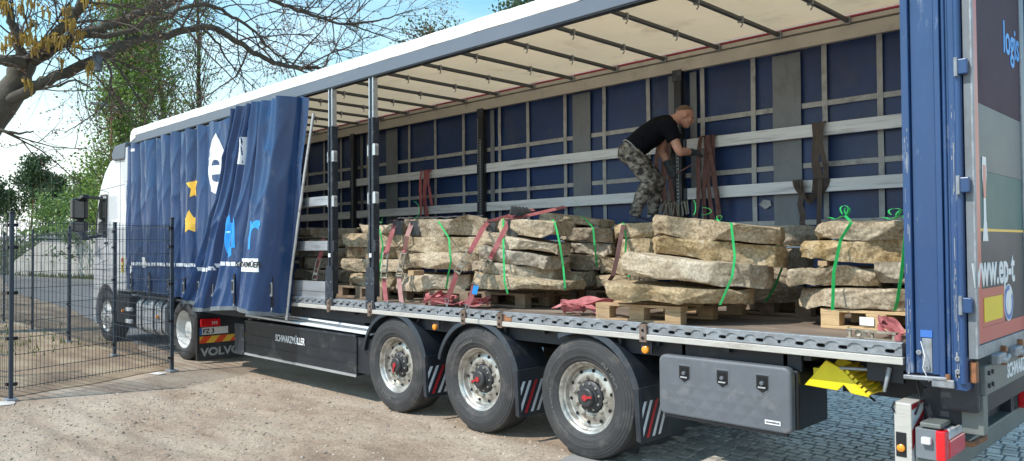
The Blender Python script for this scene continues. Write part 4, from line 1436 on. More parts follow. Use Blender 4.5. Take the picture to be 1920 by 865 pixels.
for sx_, sz_ in (((-6.390, -0.080, 2.791)[0], (-6.390, -0.080, 2.791)[2]), ((-6.510, -0.080, 2.226)[0], (-6.510, -0.080, 2.226)[2])):
    st = star(sx_, sz_, .20)
    conform('yellow_star', [(sx_, sz_)] + st, [(0, k + 1, (k + 1) % 10 + 1) for k in range(10)], M_yellow_print, cur)
# the white letter e with its pointed top
ex_, ez_ = (-5.514, -0.080, 3.054)[0], (-5.514, -0.080, 3.054)[2]
vs_, fs = text_mesh('e', 1.30, .03, 0, 0, 1.1)
conform('white_letter', [(ex_ + q[0] - .09, ez_ + q[1] - .38) for q in vs_], fs, M_white_sticker, cur)
tip = [(-.30, .12), (.04, .50), (.30, .14), (.20, .16), (.02, .26), (-.18, .16)]
conform('white_letter', [(ex_ + q[0] - .09, ez_ + q[1] - .02) for q in tip], [(0, 1, 4, 5), (1, 2, 3, 4)], M_white_sticker, cur, off=.007)
q0 = (-4.262, -0.250, 3.129)
conform('white_letter', [(q0[0] - .09, q0[2] - .17), (q0[0] + .02, q0[2] - .19), (q0[0] + .10, q0[2] + .18), (q0[0] - .03, q0[2] + .17)], [(0, 1, 2, 3)], M_white_sticker, cur)
q0 = (-4.475, -0.300, 1.817)
print_text('blue_letter', 't', .95, M_cyan, q0[0], q0[2] - .10, 1.0, .02)
q0 = (-4.301, -0.300, 1.845)
conform('blue_letter', [(q0[0] - .0, q0[2] - .02), (q0[0] + .055, q0[2] - .02), (q0[0] + .055, q0[2] + .40), (q0[0], q0[2] + .40)], [(0, 1, 2, 3)], M_cyan, cur)
q0 = (-3.744, -0.300, 1.890)
print_text('blue_letter', 'r', .74, M_cyan, q0[0], q0[2] - .07, 1.15, .016)
# corner mark at the front, reflective dashes along the lower edge
q0 = (-9.049, -0.050, 3.605)
conform('corner_mark', [(q0[0] - .12, q0[2] - .03), (q0[0] + .16, q0[2] - .03), (q0[0] + .16, q0[2] + .02), (q0[0] - .12, q0[2] + .02)], [(0, 1, 2, 3)], M_reflect, cur)
conform('corner_mark', [(q0[0] - .12, q0[2] - .25), (q0[0] - .07, q0[2] - .25), (q0[0] - .07, q0[2] - .032), (q0[0] - .12, q0[2] - .032)], [(0, 1, 2, 3)], M_reflect, cur)
ZR = 1.56
x = XF + .25
while x < -4.16:
    if x < -6.45 or x > -6.35:
        zz = ZR + .055 * smooth01(-6.6, -5.9, x) * (1 - smooth01(-5.75, -5.65, x)) - .04 * smooth01(-5.65, -5.6, x) * (1 - smooth01(-5.1, -5.0, x)) + .05 * smooth01(-5.0, -4.9, x)
        conform('reflective_dash', [(x, zz - .027), (x + .078, zz - .027), (x + .078, zz + .027), (x, zz + .027)], [(0, 1, 2, 3)], M_reflect, cur, step=.03)
    x += .092
# white maker's band on the last pleat
bx0, bx1, bz = -4.16, -3.54, 1.60
conform('white_band', [(bx0, bz - .085), (bx1, bz - .085), (bx1, bz + .085), (bx0, bz + .085)], [(0, 1, 2, 3)], M_white_sticker, cur, off=.005)
vs_, fs = text_mesh('SCHWARZMÜLLER', .098, .003, .15, 0, .86)
conform('maker_name', [(q[0] - 3.87, bz - .025 + q[1]) for q in vs_], fs, M_black_plastic, cur, off=.009, step=.03)
# small square stickers and straps with buckles along the lower edge
for px_, pz_, w_, h_, m_ in (((-8.541, -0.050, 1.587)[0], (-8.541, -0.050, 1.587)[2], .10, .09, M_white_sticker), ((-9.142, -0.050, 1.456)[0], (-9.142, -0.050, 1.456)[2], .07, .07, M_white_sticker)):
    conform('small_sticker', [(px_ - w_, pz_ - h_), (px_ + w_, pz_ - h_), (px_ + w_, pz_ + h_), (px_ - w_, pz_ + h_)], [(0, 1, 2, 3)], m_, cur, off=.007)
for xb_, zt_ in ((-8.9, 1.42), (-8.1, 1.42), (-7.3, 1.40), (-6.78, 1.36), (-5.66, 1.42), (-5.08, 1.40), (-4.26, 1.48), (-3.49, 1.46)):
    hit = CURT.ray_cast(Vector((xb_, -2, zt_ - .2)), Vector((0, 1, 0)))
    y = (hit[0].y if hit[0] else -.1) - .012
    s_ = MB().box(xb_ - .022, xb_ + .022, y - .004, y + .004, zt_ - .40, zt_).build('buckle_strap', M_black_plastic, cur)
    MB().box(xb_ - .032, xb_ + .032, y - .022, y - .005, zt_ - .26, zt_ - .08).build('buckle', M_galv, s_, bevel=.006)
    MB().box(xb_ - .018, xb_ + .018, y - .030, y - .022, zt_ - .22, zt_ - .10).build('buckle_lever', M_black_steel, s_, bevel=.004)
    MB().tube([(xb_, y - .006, zt_ - .40), (xb_ + .012, y - .012, zt_ - .43), (xb_ - .006, y - .012, zt_ - .455)], .007, 6).build('hook', M_galv, s_)
# tension pole and loose rear edge of the curtain
MB().tube([(-2.955, -0.030, 3.500), (-3.130, -0.050, 2.795), (-3.425, -0.090, 1.440), (-3.519, -0.100, 0.888)], .019, 10).build('tension_pole', M_alu, cur, smooth=50)
e_ = MB()
for i in range(21):
    t = i / 20
    z = H - .02 - t * 2.68
    e_.v += [(-3.215 - .28 * t, -.07 - .10 * t, z), (-3.06 - .40 * t - .03 * math.sin(t * 9), -.03 - .05 * t + .02 * math.sin(t * 13), z - .05)]
e_.f = [(i * 2, i * 2 + 1, i * 2 + 3, i * 2 + 2) for i in range(20)]
e_.mi = [0] * 20
e_.build('curtain_tail', M_curtain, cur, smooth=180)

# ------------------------------------------------------------------ wheels
def arc_text(body, cx, y, cz, r, a0, size, sx=1.0, bold=.002):
    """raised letters running clockwise round a tyre wall, centred at angle a0 (from +x, anticlockwise as seen from -y)"""
    vs_, fs = text_mesh(body, size, bold, 0, .0015, sx)
    out = []
    for q in vs_:
        a = a0 - q[0] / r
        rr = r + q[1] - size * .35
        out.append((cx + rr * math.cos(a), y - q[2], cz + rr * math.sin(a)))
    return out, fs


def trailer_wheel(x, words, seed, arrow):
    w = node('wheel', T)
    c = (x, 0, .515)
    prof = [(.052, .285), (.040, .300), (.026, .322), (.023, .326), (.024, .329), (.012, .352), (.009, .356), (.0095, .360), (.005, .385), (.002, .405), (.0042, .408), (.0012, .414), (.003, .424), (.006, .440), (.009, .442), (.008, .447), (.013, .462), (.016, .464), (.0155, .469), (.022, .486), (.026, .488), (.026, .493), (.034, .506), (.055, .515)]
    for k in range(5):
        y0 = .055 + k * .058
        prof += [(y0, .5165), (y0 + .046, .520 - .002 * abs(k - 2))]
        if k < 4: prof += [(y0 + .047, .506), (y0 + .057, .506)]
    prof += [(.350, .506), (.372, .47), (.38, .40), (.36, .30)]
    MB().lathe(c, prof, 88).build('tyre', M_tyre, w, smooth=35)
    t_ = MB()
    for body, r, a0, size, sx in words:
        v_, f_ = arc_text(body, x, .006, .515, r, R(a0), size, sx)
        t_.add(v_, f_)
    # fine ribs and a bar pattern moulded in the wall
    for k in range(10):
        a = R(200 + seed * 37 + k * 2.1)
        p = Vector((x + .452 * math.cos(a), .008, .515 + .452 * math.sin(a))); q = Vector((x + .400 * math.cos(a), .002, .515 + .400 * math.sin(a)))
        t_.obox(p, q, .004, .004, up=(0, 1, 0))
    t_.build('sidewall_letters', M_tyre_text, w)['kind'] = 'stuff'
    rm = [(.20, .268), (.10, .268), (.050, .283), (.038, .300), (.036, .307), (.042, .309), (.056, .298), (.075, .262), (.098, .255), (.112, .250), (.117, .238), (.108, .215), (.100, .192), (.098, .165), (.105, .142), (.12, .135), (.16, .13)]
    rm_o = MB().lathe(c, rm, 64).build('rim', M_rim, w, smooth=40)
    for k in range(10):
        a = 2 * math.pi * (k + .5) / 10 + seed
        MB().lathe((x + .2245 * math.cos(a), .104, .515 + .2245 * math.sin(a)), [(.012, .0135), (-.001, .0155), (-.001, 0)], 12).build('painted_hand_hole', M_near_black, rm_o)  # dark discs on the rim face paint the shade of open holes
    for k in range(10):
        a = 2 * math.pi * k / 10 + seed
        MB().lathe((x + .1675 * math.cos(a), .098, .515 + .1675 * math.sin(a)), [(0, .021), (-.006, .021), (-.007, .017), (-.022, .016), (-.023, .008), (-.029, .008), (-.030, 0)], 6).build('wheel_nut', M_nut, w)
    hb = [(.13, .138), (.088, .136), (.080, .128), (.074, .105), (.060, .100), (.058, .082), (.030, .080), (.022, .070), (.020, 0)]
    h_ = MB().lathe(c, hb, 40).build('hub', M_hub, w, smooth=35)
    for k in range(10):
        a = 2 * math.pi * k / 10 + seed + .3
        MB().lathe((x + .115 * math.cos(a), .0755, .515 + .115 * math.sin(a)), [(.005, .011), (-.010, .011), (-.012, 0)], 6).build('hub_bolt', M_nut, h_)
    ar = MB().lathe((x, .0175, .515), [(.004, .026), (-.006, .026), (-.007, 0)], 20)
    d = Vector((math.cos(arrow), 0, math.sin(arrow)))
    ar.obox(Vector((x, .013, .515)) + d * .02, Vector((x, .013, .515)) + d * .085, .022, .008, up=(0, 1, 0))
    ar.build('hub_indicator', M_redplastic, h_)
    # inner far-side wheel of the same axle
    MB().lathe((x, 2.48, .515), [(-.36, .30), (-.38, .42), (-.36, .50), (-.33, .52), (-.05, .52), (-.01, .47), (0, .40), (-.03, .30)], 40).build('far_tyre', M_tyre, w, smooth=40)


trailer_wheel(-1.352, [('KELLY', .378, -118, .066, 1.5)], .1, R(255))
trailer_wheel(0, [('PIRELLI', .388, 118, .064, 1.3), ('ST:01', .395, 30, .050, 1.4)], .32, R(200))
trailer_wheel(1.352, [('GOODYEAR', .392, 208, .062, 1.4), ('KMAX', .388, 38, .070, 1.4)], .5, R(12))

# mudguards
def mudguard(x, a_start, flap=True):
    r0, r1 = .575, .60
    g_ = MB()
    n = 26
    a0, a1 = R(a_start), R(14)
    cz = .515
    for i in range(n + 1):
        a = a0 + (a1 - a0) * i / n
        c_, s_ = math.cos(a), math.sin(a)
        for (r, y) in ((r0, .40), (r1, .40), (r1, -.004), (r1 - .05, -.020), (r1 - .055, -.012), (r0 - .012, .01)):
            g_.v.append((x + r * c_, y, cz + r * s_))
    for i in range(n):
        for k in range(6):
            k2 = (k + 1) % 6
            g_.f.append((i * 6 + k, i * 6 + k2, i * 6 + 6 + k2, i * 6 + 6 + k))
    g_.f += [tuple(range(6)), tuple(n * 6 + k for k in range(5, -1, -1))]
    g_.mi = [0] * len(g_.f)
    o = g_.build('mudguard', M_plastic, T, smooth=35)
    if flap:
        xr = x + r1 * math.cos(a1)
        zt = cz + r1 * math.sin(a1)
        f_ = MB()
        f_.prism([(xr - .020, zt + .01), (xr + .008, zt + .01), (xr + .03, .235), (xr + .004, .235)], 'y', -.006, .41)
        fl = f_.build('mud_flap', M_plastic, o, bevel=.004)
        MB().prism([(xr - .05, zt + .012), (xr + .004, zt + .012), (xr + .026, .24), (xr - .02, .25)], 'y', -.021, -.007).build('flap_edge', M_plastic, o, bevel=.004)
        # hatched reflector on the rear face of the flap
        def fx(z): return xr + .008 + (zt + .01 - z) / (zt + .01 - .235) * .022 + .003
        zt2, zb2 = zt - .10, .275
        for k, m_ in enumerate((M_reflect, M_reflect, M_redstripe, M_reflect, M_reflect)):
            y0 = -.06 + k * .082
            pts = []
            for (yy, z_) in ((y0 - .06, zb2), (y0 - .022, zb2), (y0 + .138, zt2), (y0 + .10, zt2)):
                pts.append((yy, z_))
            # clip to flap width by sliding along the slant
            cl = []
            for (yy, z_), (oy, oz) in ((pts[0], pts[3]), (pts[1], pts[2]), (pts[2], pts[1]), (pts[3], pts[0])):
                lim = max(.008, min(.395, yy))
                if abs(oy - yy) > 1e-6:
                    z_ = z_ + (oz - z_) * (lim - yy) / (oy - yy)
                cl.append((lim, z_))
            if cl[1][0] - cl[0][0] < .01 and cl[2][0] - cl[3][0] < .01: continue
            MB().add([(fx(z_), yy, z_) for yy, z_ in cl], [(0, 1, 2, 3)]).build('hatch_stripe', m_, fl)
    MB().box(x + .34, x + .37, .05, .10, .93, 1.08).build('guard_bracket', M_black_steel, o)
    return o


mudguard(-1.352, 168)
mudguard(0, 165)
mudguard(1.352, 118)
for x, z in ((-.62, .985), (2.0, .985)):
    m_ = MB().lathe((x, -.012, z), [(.02, .030), (-.004, .030), (-.010, .022), (-.012, 0)], 18).build('side_marker_lamp', M_amber, T, smooth=40)
    m_.scale = (1, 1, 1)
    MB().box(x - .05, x + .05, .010, .03, z - .03, z + .08).build('lamp_bracket', M_chassis, m_)
MB().box(XF + 2.4, -2.1, .14, .17, .8, .93).build('side_bearer', M_chassis, T)

# long pallet box between tractor and bogie
PBX0, PBX1, PZ0, PZ1 = -4.88, -2.07, .315, .785
pb = MB().box(PBX0, PBX1, .0, .62, PZ0, PZ1).build('pallet_box', M_black_steel, T, bevel=.006)
for z in (PZ0 + .13, PZ0 + .27):
    MB().box(PBX0 + .02, PBX1 - .02, -.008, -.001, z, z + .012).build('panel_ridge', M_black_steel, pb)
MB().box(PBX0, PBX1 + .01, -.012, .0, PZ0 - .012, PZ0 + .018).build('lower_edge', M_alu, pb)
MB().box(PBX0, PBX1, -.010, -.001, PZ1 - .02, PZ1 + .008).build('upper_edge', M_post, pb)
lettering('maker_name', 'SCHWARZMÜLLER', .125, M_white_sticker, pb, (-3.60, -.012, .575), (1, 0, 0), (0, 0, 1), .72, .002, .1)
MB().box(PBX1 + .003, PBX1 + .30, .02, .035, PZ0 + .04, PZ1 - .02).build('end_plate', M_black_steel, pb)
MB().box(PBX0 - .30, PBX0 - .004, -.015, .0, PZ0 - .02, PZ1 - .05).build('front_plate', M_post, pb, bevel=.003)
for x in (PBX0 - .27, PBX0 - .04):
    for z in (PZ0 + .03, PZ0 + .2, PZ1 - .1):
        MB().lathe((x, -.016, z), [(0, .010), (-.006, .009), (-.007, 0)], 8).build('rivet', M_galv, pb)
for i, (y0, z0, dx) in enumerate(((.02, .80, 0), (.14, .815, .12), (.28, .80, .05), (.42, .82, -.08), (.10, .85, .2))):
    MB().obox((PBX0 + .05 + dx, y0 + .03 * i * .4, z0 + .035 + .03), (PBX1 + .25 + dx, y0 + .05, z0 + .018), .095, .026).build('stowed_slat', M_alu if i % 2 else M_slat, pb, bevel=.004)
# landing legs
for y in (.55, 1.85):
    lg = MB().box(-5.95, -5.83, y, y + .12, .42, 1.05).build('landing_leg', M_black_steel, T, bevel=.006)
    MB().box(-5.86, -5.828, y - .02, y + .02, .40, 1.0).build('leg_gear_strip', M_galv, lg)
    MB().box(-6.02, -5.76, y - .06, y + .18, .36, .42).build('foot', M_galv, lg, bevel=.01)

# grey three-lock toolbox
TX0, TX1, TZ0, TZ1 = 2.12, 3.19, .505, .965
tb = MB().box(TX0 + .03, TX1 + .02, .075, .56, TZ0 + .02, TZ1 - .02).build('toolbox', M_black_plastic, T, bevel=.02)
pts = []
def rrect(x0, x1, z0, z1, r, n=6):
    p = []
    for cx, cz, a in ((x1 - r, z0 + r, -90), (x1 - r, z1 - r, 0), (x0 + r, z1 - r, 90), (x0 + r, z0 + r, 180)):
        for k in range(n + 1):
            t = R(a + 90 * k / n)
            p.append((cx + r * math.cos(t), cz + r * math.sin(t)))
    return p
MB().prism(rrect(TX0, TX1, TZ0, TZ1, .055), 'y', -.005, .078).build('lid', M_box_grey, tb, bevel=.022, seg=4)
MB().box(TX0 + .05, TX1 - .03, .0, .03, TZ0 - .016, TZ0 + .002).build('hinge_strip', M_black_plastic, tb)
dm = MB()                                   # embossed lozenge pattern on the lid
for i in range(7):
    for j in range(3):
        cx, cz = TX0 + .14 + i * .135 + (.0675 if j % 2 else 0), TZ0 + .09 + j * .075
        if cx > TX1 - .12: continue
        s_ = .060
        dm.add([(cx - s_, -.0055, cz), (cx, -.0055, cz - s_), (cx + s_, -.0055, cz), (cx, -.0055, cz + s_), (cx, -.009, cz)], [(0, 1, 4), (1, 2, 4), (2, 3, 4), (3, 0, 4)])
dm.build('lozenge_relief', M_box_grey, tb)
for x in (TX0 + .235, TX0 + .555, TX0 + .865):
    MB().prism([(x - .056, TZ1 - .06), (x - .056, TZ1 - .17), (x, TZ1 - .208), (x + .056, TZ1 - .17), (x + .056, TZ1 - .06)], 'y', -.0075, -.003).build('lock_surround', M_box_grey, tb, bevel=.004)
    k_ = MB().prism([(x - .046, TZ1 - .07), (x - .046, TZ1 - .165), (x, TZ1 - .195), (x + .046, TZ1 - .165), (x + .046, TZ1 - .07)], 'y', -.010, -.003).build('lock_recess', M_black_plastic, tb, bevel=.003)
    MB().prism(rrect(x - .032, x + .032, TZ1 - .165, TZ1 - .085, .010), 'y', -.013, -.0105).build('painted_lock_well', M_near_black, k_)  # dark plate set proud, its colour stands for the shade of a well
    MB().box(x - .028, x + .028, -.020, -.013, TZ1 - .160, TZ1 - .150).build('lock_bar', M_alu, k_)
    MB().lathe((x, -.0135, TZ1 - .125), [(.0, .016), (-.012, .014), (-.014, 0)], 14).build('lock_knob', M_box_grey, k_, smooth=40)
MB().box(TX1 - .19, TX1 - .075, -.009, -.0055, TZ0 + .055, TZ0 + .085).build('maker_label', M_white_sticker, tb)
lettering('maker_name', 'SCHWARZMÜLLER', .0125, M_black_plastic, tb, (TX1 - .1325, -.0095, TZ0 + .066), (1, 0, 0), (0, 0, 1), .95, .0005)
for x in (TX0 + .15, TX1 - .1):
    MB().box(x, x + .03, .1, .13, TZ1 - .02, 1.06).build('box_hanger', M_chassis, tb)

# ------------------------------------------------------------------ rear portal post, door, rear end
def vbox(name, x0, x1, y0, y1, z0, z1, m=M_blue_paint, bv=.005, par=None):
    return MB().box(x0, x1, y0, y1, z0, z1).build(name, m, par or T, bevel=bv)
pp = vbox('rear_post', XR + .04, 4.115, .0, .10, 1.02, 4.06)
vbox('post_lip', XR - .005, XR + .038, -.03, .09, 1.02, 4.06, par=pp)
vbox('post_step', 4.118, 4.15, -.022, .10, .985, 4.06, par=pp)
vbox('post_channel', 4.152, 4.19, .006, .10, .955, 4.06, par=pp)
vbox('post_outer', 4.192, 4.262, -.012, .10, .945, 4.06, par=pp)
MB().tube([(4.165, .003, .97), (4.165, .003, 4.05)], .012, 8).build('bead', M_blue_paint, pp, smooth=50)
MB().tube([(4.243, -.020, .99), (4.243, -.020, 4.05)], .018, 10).build('hinge_tube', M_blue_paint, pp, smooth=50)
sc_ = MB()                                   # bare-metal scratches
for i in range(70):
    z = 1.0 + 1.7 * rnd.random() ** 1.6; L_ = min(.3, rnd.expovariate(1 / .05)) + .006
    x = rnd.choice((4.206, 4.224, 4.232, 4.215, 3.95, 3.965))
    yy = -.0135 if x > 4.1 else -.0315
    x += rnd.uniform(-.004, .004); sc_.box(x - rnd.uniform(.0004, .0018), x + rnd.uniform(.0004, .0018), yy, yy + .002, z, z + L_)
for i in range(14):
    x = rnd.uniform(4.205, 4.235); z = rnd.uniform(1.0, 1.16)
    sc_.box(x - .004, x + .004, -.0137, -.0117, z, z + rnd.uniform(.01, .05))
sc_.build('paint_scratches', M_strap_grey, pp)['kind'] = 'stuff'
MB().box(4.02, 4.075, -.006, -.001, 1.03, 1.235).build('foot_plate', M_galv, pp, bevel=.003)
MB().box(4.012, 4.078, -.007, -.0012, 1.242, 1.285).build('blue_sticker', M_blue_label, pp)
for x, z in ((4.05, 1.06), (4.005, 1.15), (4.215, 1.055), (4.215, 1.13)):
    MB().lathe((x, -.012, z), [(.004, .015), (-.010, .015), (-.011, .006), (-.006, .006), (-.006, 0)], 12).build('bolt', M_galv, pp, smooth=30)
for z in ((4.248, 0.000, 2.841)[2], (4.247, 0.000, 2.148)[2], (4.245, 0.000, 1.447)[2]):
    h_ = MB().box(4.23, 4.30, -.045, -.005, z - .045, z + .045).build('hinge', M_blue_paint, pp, bevel=.006)
    MB().tube([(4.243, -.048, z - .055), (4.243, -.048, z + .055)], .011, 8).build('hinge_pin', M_galv, h_, smooth=40)
MB().tube([(4.020, -0.030, 1.219), (4.048, -0.050, 1.134), (4.035, -0.050, 1.063), (4.065, -0.040, 0.985)], .0022, 5).build('strap_end', M_white_sticker, pp)
# clamp lever at the post foot
lv = MB().obox((3.922, -0.030, 0.996), (4.166, -0.030, 1.005), .03, .026).build('clamp_lever', M_galv, pp, bevel=.005)
MB().box(4.08, 4.20, -.045, -.014, .955, 1.005).build('clamp_body', M_galv, lv, bevel=.006)
MB().lathe((4.165, -.030, 1.005), [(0, .016), (.03, .014), (.03, 0)], 10, 'z').build('clamp_nut', M_rust, lv)

DZ0, DZ1 = 1.135, 3.98
dr = MB().box(XD, XD + .035, .0, 1.235, DZ0, DZ1).build('rear_door', M_panel_grey, T)
M_pr1 = mat('dark_plum', (0.048, 0.018, 0.042), 0.6, 0, 0.08, 1.5)
M_pr2 = mat('silver_grey', (0.125, 0.14, 0.15), 0.42, 0, 0.08, 1.5, dirt=(.12, .12, .12), damt=.05, dscale=9)
M_pr3 = mat('teal_print', (0.030, 0.115, 0.115), 0.42, 0, 0.08, 1.5)
M_pr4 = mat('slate_grey_print', (0.060, 0.066, 0.078), 0.42, 0, 0.08, 1.5)
M_pr_red = mat('faded_red_print', (0.52, 0.095, 0.075), 0.35, 0, 0.1, 2)
for m_ in (M_pr1, M_pr2, M_pr3, M_pr4):
    m_.node_tree.nodes['Principled BSDF'].inputs['Specular IOR Level'].default_value = 0.18
XS = XD + .0355
def zat(py): return {205: (4.306, 0.476, 2.648)[2], 325: (4.306, 0.443, 2.243)[2], 432: (4.306, 0.414, 1.887)[2], 620: (4.306, -0.173, 1.301)[2], 0: 3.95}[py]
zl = [3.95, zat(205), zat(325), zat(432), DZ0 + .075]
for i, m_ in enumerate((M_pr1, M_pr2, M_pr3, M_pr4)):
    MB().box(XS, XS + .003, .035, 1.215, zl[i + 1] + .001, zl[i] - .001).build('door_band', m_, dr)  # flat bands of colour, plum at the top down to slate
MB().box(XS + .0032, XS + .005, .137, 1.215, zl[3] - .008, zl[3] + .008).build('yellow_line', M_yellow_print, dr)
MB().box(XS + .0032, XS + .005, .045, .135, DZ0 + .08, 3.94).build('red_stripe', M_pr_red, dr)
MB().box(XS + .0032, XS + .005, .137, 1.21, DZ0 + .08, DZ0 + .17).build('red_stripe', M_pr_red, dr)
MB().box(XS + .0032, XS + .005, .137, .66, DZ0 + .172, DZ0 + .40).build('red_panel', M_pr_red, dr)
MB().box(XS + .0055, XS + .008, .17, .60, DZ0 + .20, DZ0 + .345).build('yellow_plate', M_yellow_label, dr)
lt = (4.310, 0.770, 3.066)
lettering('door_word', 'logis', .30, M_cyan, dr, (XS + .0045, lt[1], lt[2]), (0, 1, 0), (0, 0, 1), .82, .004, align='LEFT')
wt = (4.310, -0.054, 1.557)
lettering('door_word', 'www.ep-t', .285, M_white_sticker, dr, (XS + .0045, wt[1], wt[2]), (0, 1, 0), (0, 0, 1), .87, .006, align='LEFT')
pts = [(.19, 2.10), (.31, 2.10), (.275, 2.23), (.27, 2.38), (.30, 2.50), (.29, 2.61), (.21, 2.61), (.20, 2.50), (.225, 2.38), (.22, 2.23)]
MB().prism([(q[0] - .01, q[1] - .28) for q in pts], 'x', XS + .0045, XS + .006).build('white_sticker', M_white_sticker, dr)
MB().prism([(q[0] - .01, q[1] - .28) for q in [(.222, 2.36), (.272, 2.36), (.285, 2.45), (.275, 2.56), (.225, 2.56), (.215, 2.45)]], 'x', XS + .0062, XS + .007).build('sticker_red_patch', M_pr_red, dr)
rd = MB()
rc = (4.310, 0.766, 1.421)
rd.prism([(rc[1] + .12 * math.cos(k / 24 * 6.283), rc[2] + .12 * math.sin(k / 24 * 6.283)) for k in range(24)], 'x', XS + .0045, XS + .006)
rd.build('round_badge', M_white_sticker, dr)
rd = MB()
for k in range(24):
    a0_, a1_ = k / 24 * 6.283, (k + 1) / 24 * 6.283
    if 2 <= k <= 4: continue
    rd.add([(XS + .0068, rc[1] + r_2 * math.cos(a_), rc[2] + r_2 * math.sin(a_)) for a_, r_2 in ((a0_, .08), (a1_, .08), (a1_, .112), (a0_, .112))], [(0, 1, 2, 3)])
rd.build('badge_ring', M_blue_label, dr)
for y0, y1, z0, z1 in ((.0, .034, DZ0, DZ1), (1.216, 1.236, DZ0, DZ1), (.0345, 1.2155, DZ0, DZ0 + .073)):
    MB().box(XS - .002, XS + .012, y0, y1, z0, z1).build('door_frame', M_galv, dr, bevel=.003)
dr2 = MB().box(XD, XD + .035, 1.25, 2.5, DZ0, DZ1).build('rear_door', M_blue_paint, T)
for y in (1.33, 1.62):
    MB().tube([(XS + .03, y, DZ0 - .02), (XS + .03, y, DZ1 - .05)], .017, 8).build('lock_rod', M_galv, dr2, smooth=50)
for y, yl in ((.34, .30), (.78, .74)):
    k_ = MB().box(XS + .005, XS + .055, y - .06, y + .12, DZ0 - .06, DZ0 + .0).build('lock_handle', M_galv, dr, bevel=.01)
    MB().tube([(XS + .03, y - .05, DZ0 - .03), (XS + .05, y + .1, DZ0 - .05), (XS + .04, y + .22, DZ0 - .035)], .018, 8).build('handle_grip', M_galv, k_, smooth=50)
    MB().box(XS - .002, XS + .04, y + .17, y + .20, DZ0 - .09, DZ0 + .03).build('handle_catch', M_rust, k_, bevel=.005)
# rear sill beam
M_sill = mat('grey_green_sill', (0.15, 0.165, 0.155), .5, .1, .12, 4, .05, 40, dirt=(.10, .095, .09), damt=.2, dscale=5)
sl = MB().box(4.20, 4.315, .16, 2.42, .90, 1.075).build('rear_sill', M_sill, T, bevel=.006)
MB().box(4.18, 4.30, .165, .26, .66, .899).build('sill_leg', M_sill, sl, bevel=.006)
MB().box(4.08, 4.29, .09, .155, .80, 1.03).build('rubber_buffer', M_plastic, sl, bevel=.02)
MB().box(4.265, 4.30, .02, .08, .99, 1.115).build('buffer_block', M_rust, sl, bevel=.006)
lettering('maker_name', 'SCHWARZMÜLLER', .125, M_white_sticker, sl, (4.317, .66, .945), (0, 1, 0), (0, 0, 1), .8, .003, .1, align='LEFT')
for y, z in ((.22, 1.03), (.30, 1.03), (.22, .955), (.30, .955)):
    MB().lathe((4.315, y, z), [(0, .015), (.012, .015), (.013, 0)], 6, 'x').build('bolt', M_black_steel, sl)
MB().prism([(3.80, 1.06), (4.19, 1.06), (4.19, .86), (4.06, .86)], 'y', .16, .175).build('rear_gusset', M_chassis, T)
MB().box(3.96, 4.19, .20, 2.3, .70, .90).build('rear_cross_beam', M_chassis, T)
for y in (.55, 1.85):
    MB().box(3.98, 4.08, y, y + .1, .42, .72).build('bumper_bracket', M_chassis, T)
# underrun bumper with lamps, plates and step
ub = MB().box(3.93, 4.085, .02, 2.48, .36, .505).build('underrun_bumper', M_sill, T, bevel=.01)
MB().box(4.00, 4.115, -.01, 2.46, .700, .728).build('lamp_guard_bar', M_sill, ub, bevel=.006)
MB().box(3.99, 4.01, .3, 2.2, .507, .70).build('bumper_web', M_chassis, ub)
hz = MB().box(3.855, 3.955, -.015, .34, .40, .83).build('hazard_plate', M_edge, ub, bevel=.006)
for k in range(7):
    y0, z0 = -.02, .06 + k * .122
    m_ = M_redstripe if k % 2 == 0 else M_reflect
    q = [(-.010, z0), (.335, z0 + .36), (.335, z0 + .36 + .12), (-.010, z0 + .12)]
    q = [(yy, max(.405, min(.825, zz))) for yy, zz in q]
    MB().add([(3.9575, yy, zz) for yy, zz in q], [(0, 1, 2, 3)]).build('hazard_stripe', m_, hz)
ml = MB().lathe((3.895, -.02, .555), [(.004, .024), (-.010, .023), (-.016, .015), (-.018, 0)], 18).build('side_lamp', M_amber, hz, smooth=40)
MB().box(3.865, 3.925, -.020, -.0155, .50, .65).build('lamp_base', M_black_plastic, hz, bevel=.006)
MB().tube([(3.86, -.02, .835), (3.85, -.03, .80), (3.86, -.02, .77)], .006, 6).build('rubber_lip', M_black_plastic, hz)
MB().tube([(3.977, 0.050, 1.045), (3.969, 0.050, 0.946), (3.989, 0.050, 0.851), (3.963, 0.030, 0.759)], .007, 6).build('cable', M_black_plastic, ub, smooth=60)
for y0 in (.0, 2.06):
    lb_ = MB().box(3.97, 4.095, y0, y0 + .40, .505, .690).build('tail_lamp', M_panel_grey, ub, bevel=.006)
    MB().box(4.096, 4.140, y0 + .075, y0 + .395, .510, .622).build('red_lens', M_redlens, lb_, bevel=.010)
    MB().box(4.096, 4.139, y0 + .075, y0 + .395, .625, .688).build('clear_lens', M_clearlens, lb_, bevel=.008)
    MB().box(4.085, 4.138, y0 - .014, y0 + .071, .510, .690).build('red_side_lens', M_redlens, lb_, bevel=.010)
    MB().box(4.01, 4.065, y0 - .035, y0 - .001, .60, .645).build('clear_side_lamp', M_clearlens, lb_, bevel=.008)
    MB().box(4.02, 4.08, y0 + .44, y0 + .475, .54, .68).build('reversing_lamp', M_clearlens, lb_, bevel=.008)
st_ = MB().tube([(4.07, .44, .535), (4.15, .50, .525), (4.17, .72, .530)], .02, 8).build('lock_crank', M_rust, ub, smooth=50)
MB().tube([(4.165, .72, .525), (4.165, .72, .66)], .016, 8).build('crank_handle', M_rust, st_, smooth=50)
MB().lathe((4.165, .72, .63), [(0, .024), (.08, .024), (.085, 0)], 12, 'z').build('crank_knob', M_black_plastic, st_, smooth=50)
npl = MB().box(4.016, 4.022, .68, 1.20, .535, .645).build('number_plate', M_white_sticker, ub)
lettering('plate_characters', 'EP 804', .098, M_black_plastic, npl, (4.0235, .94, .555), (0, 1, 0), (0, 0, 1), 1.0, .004)
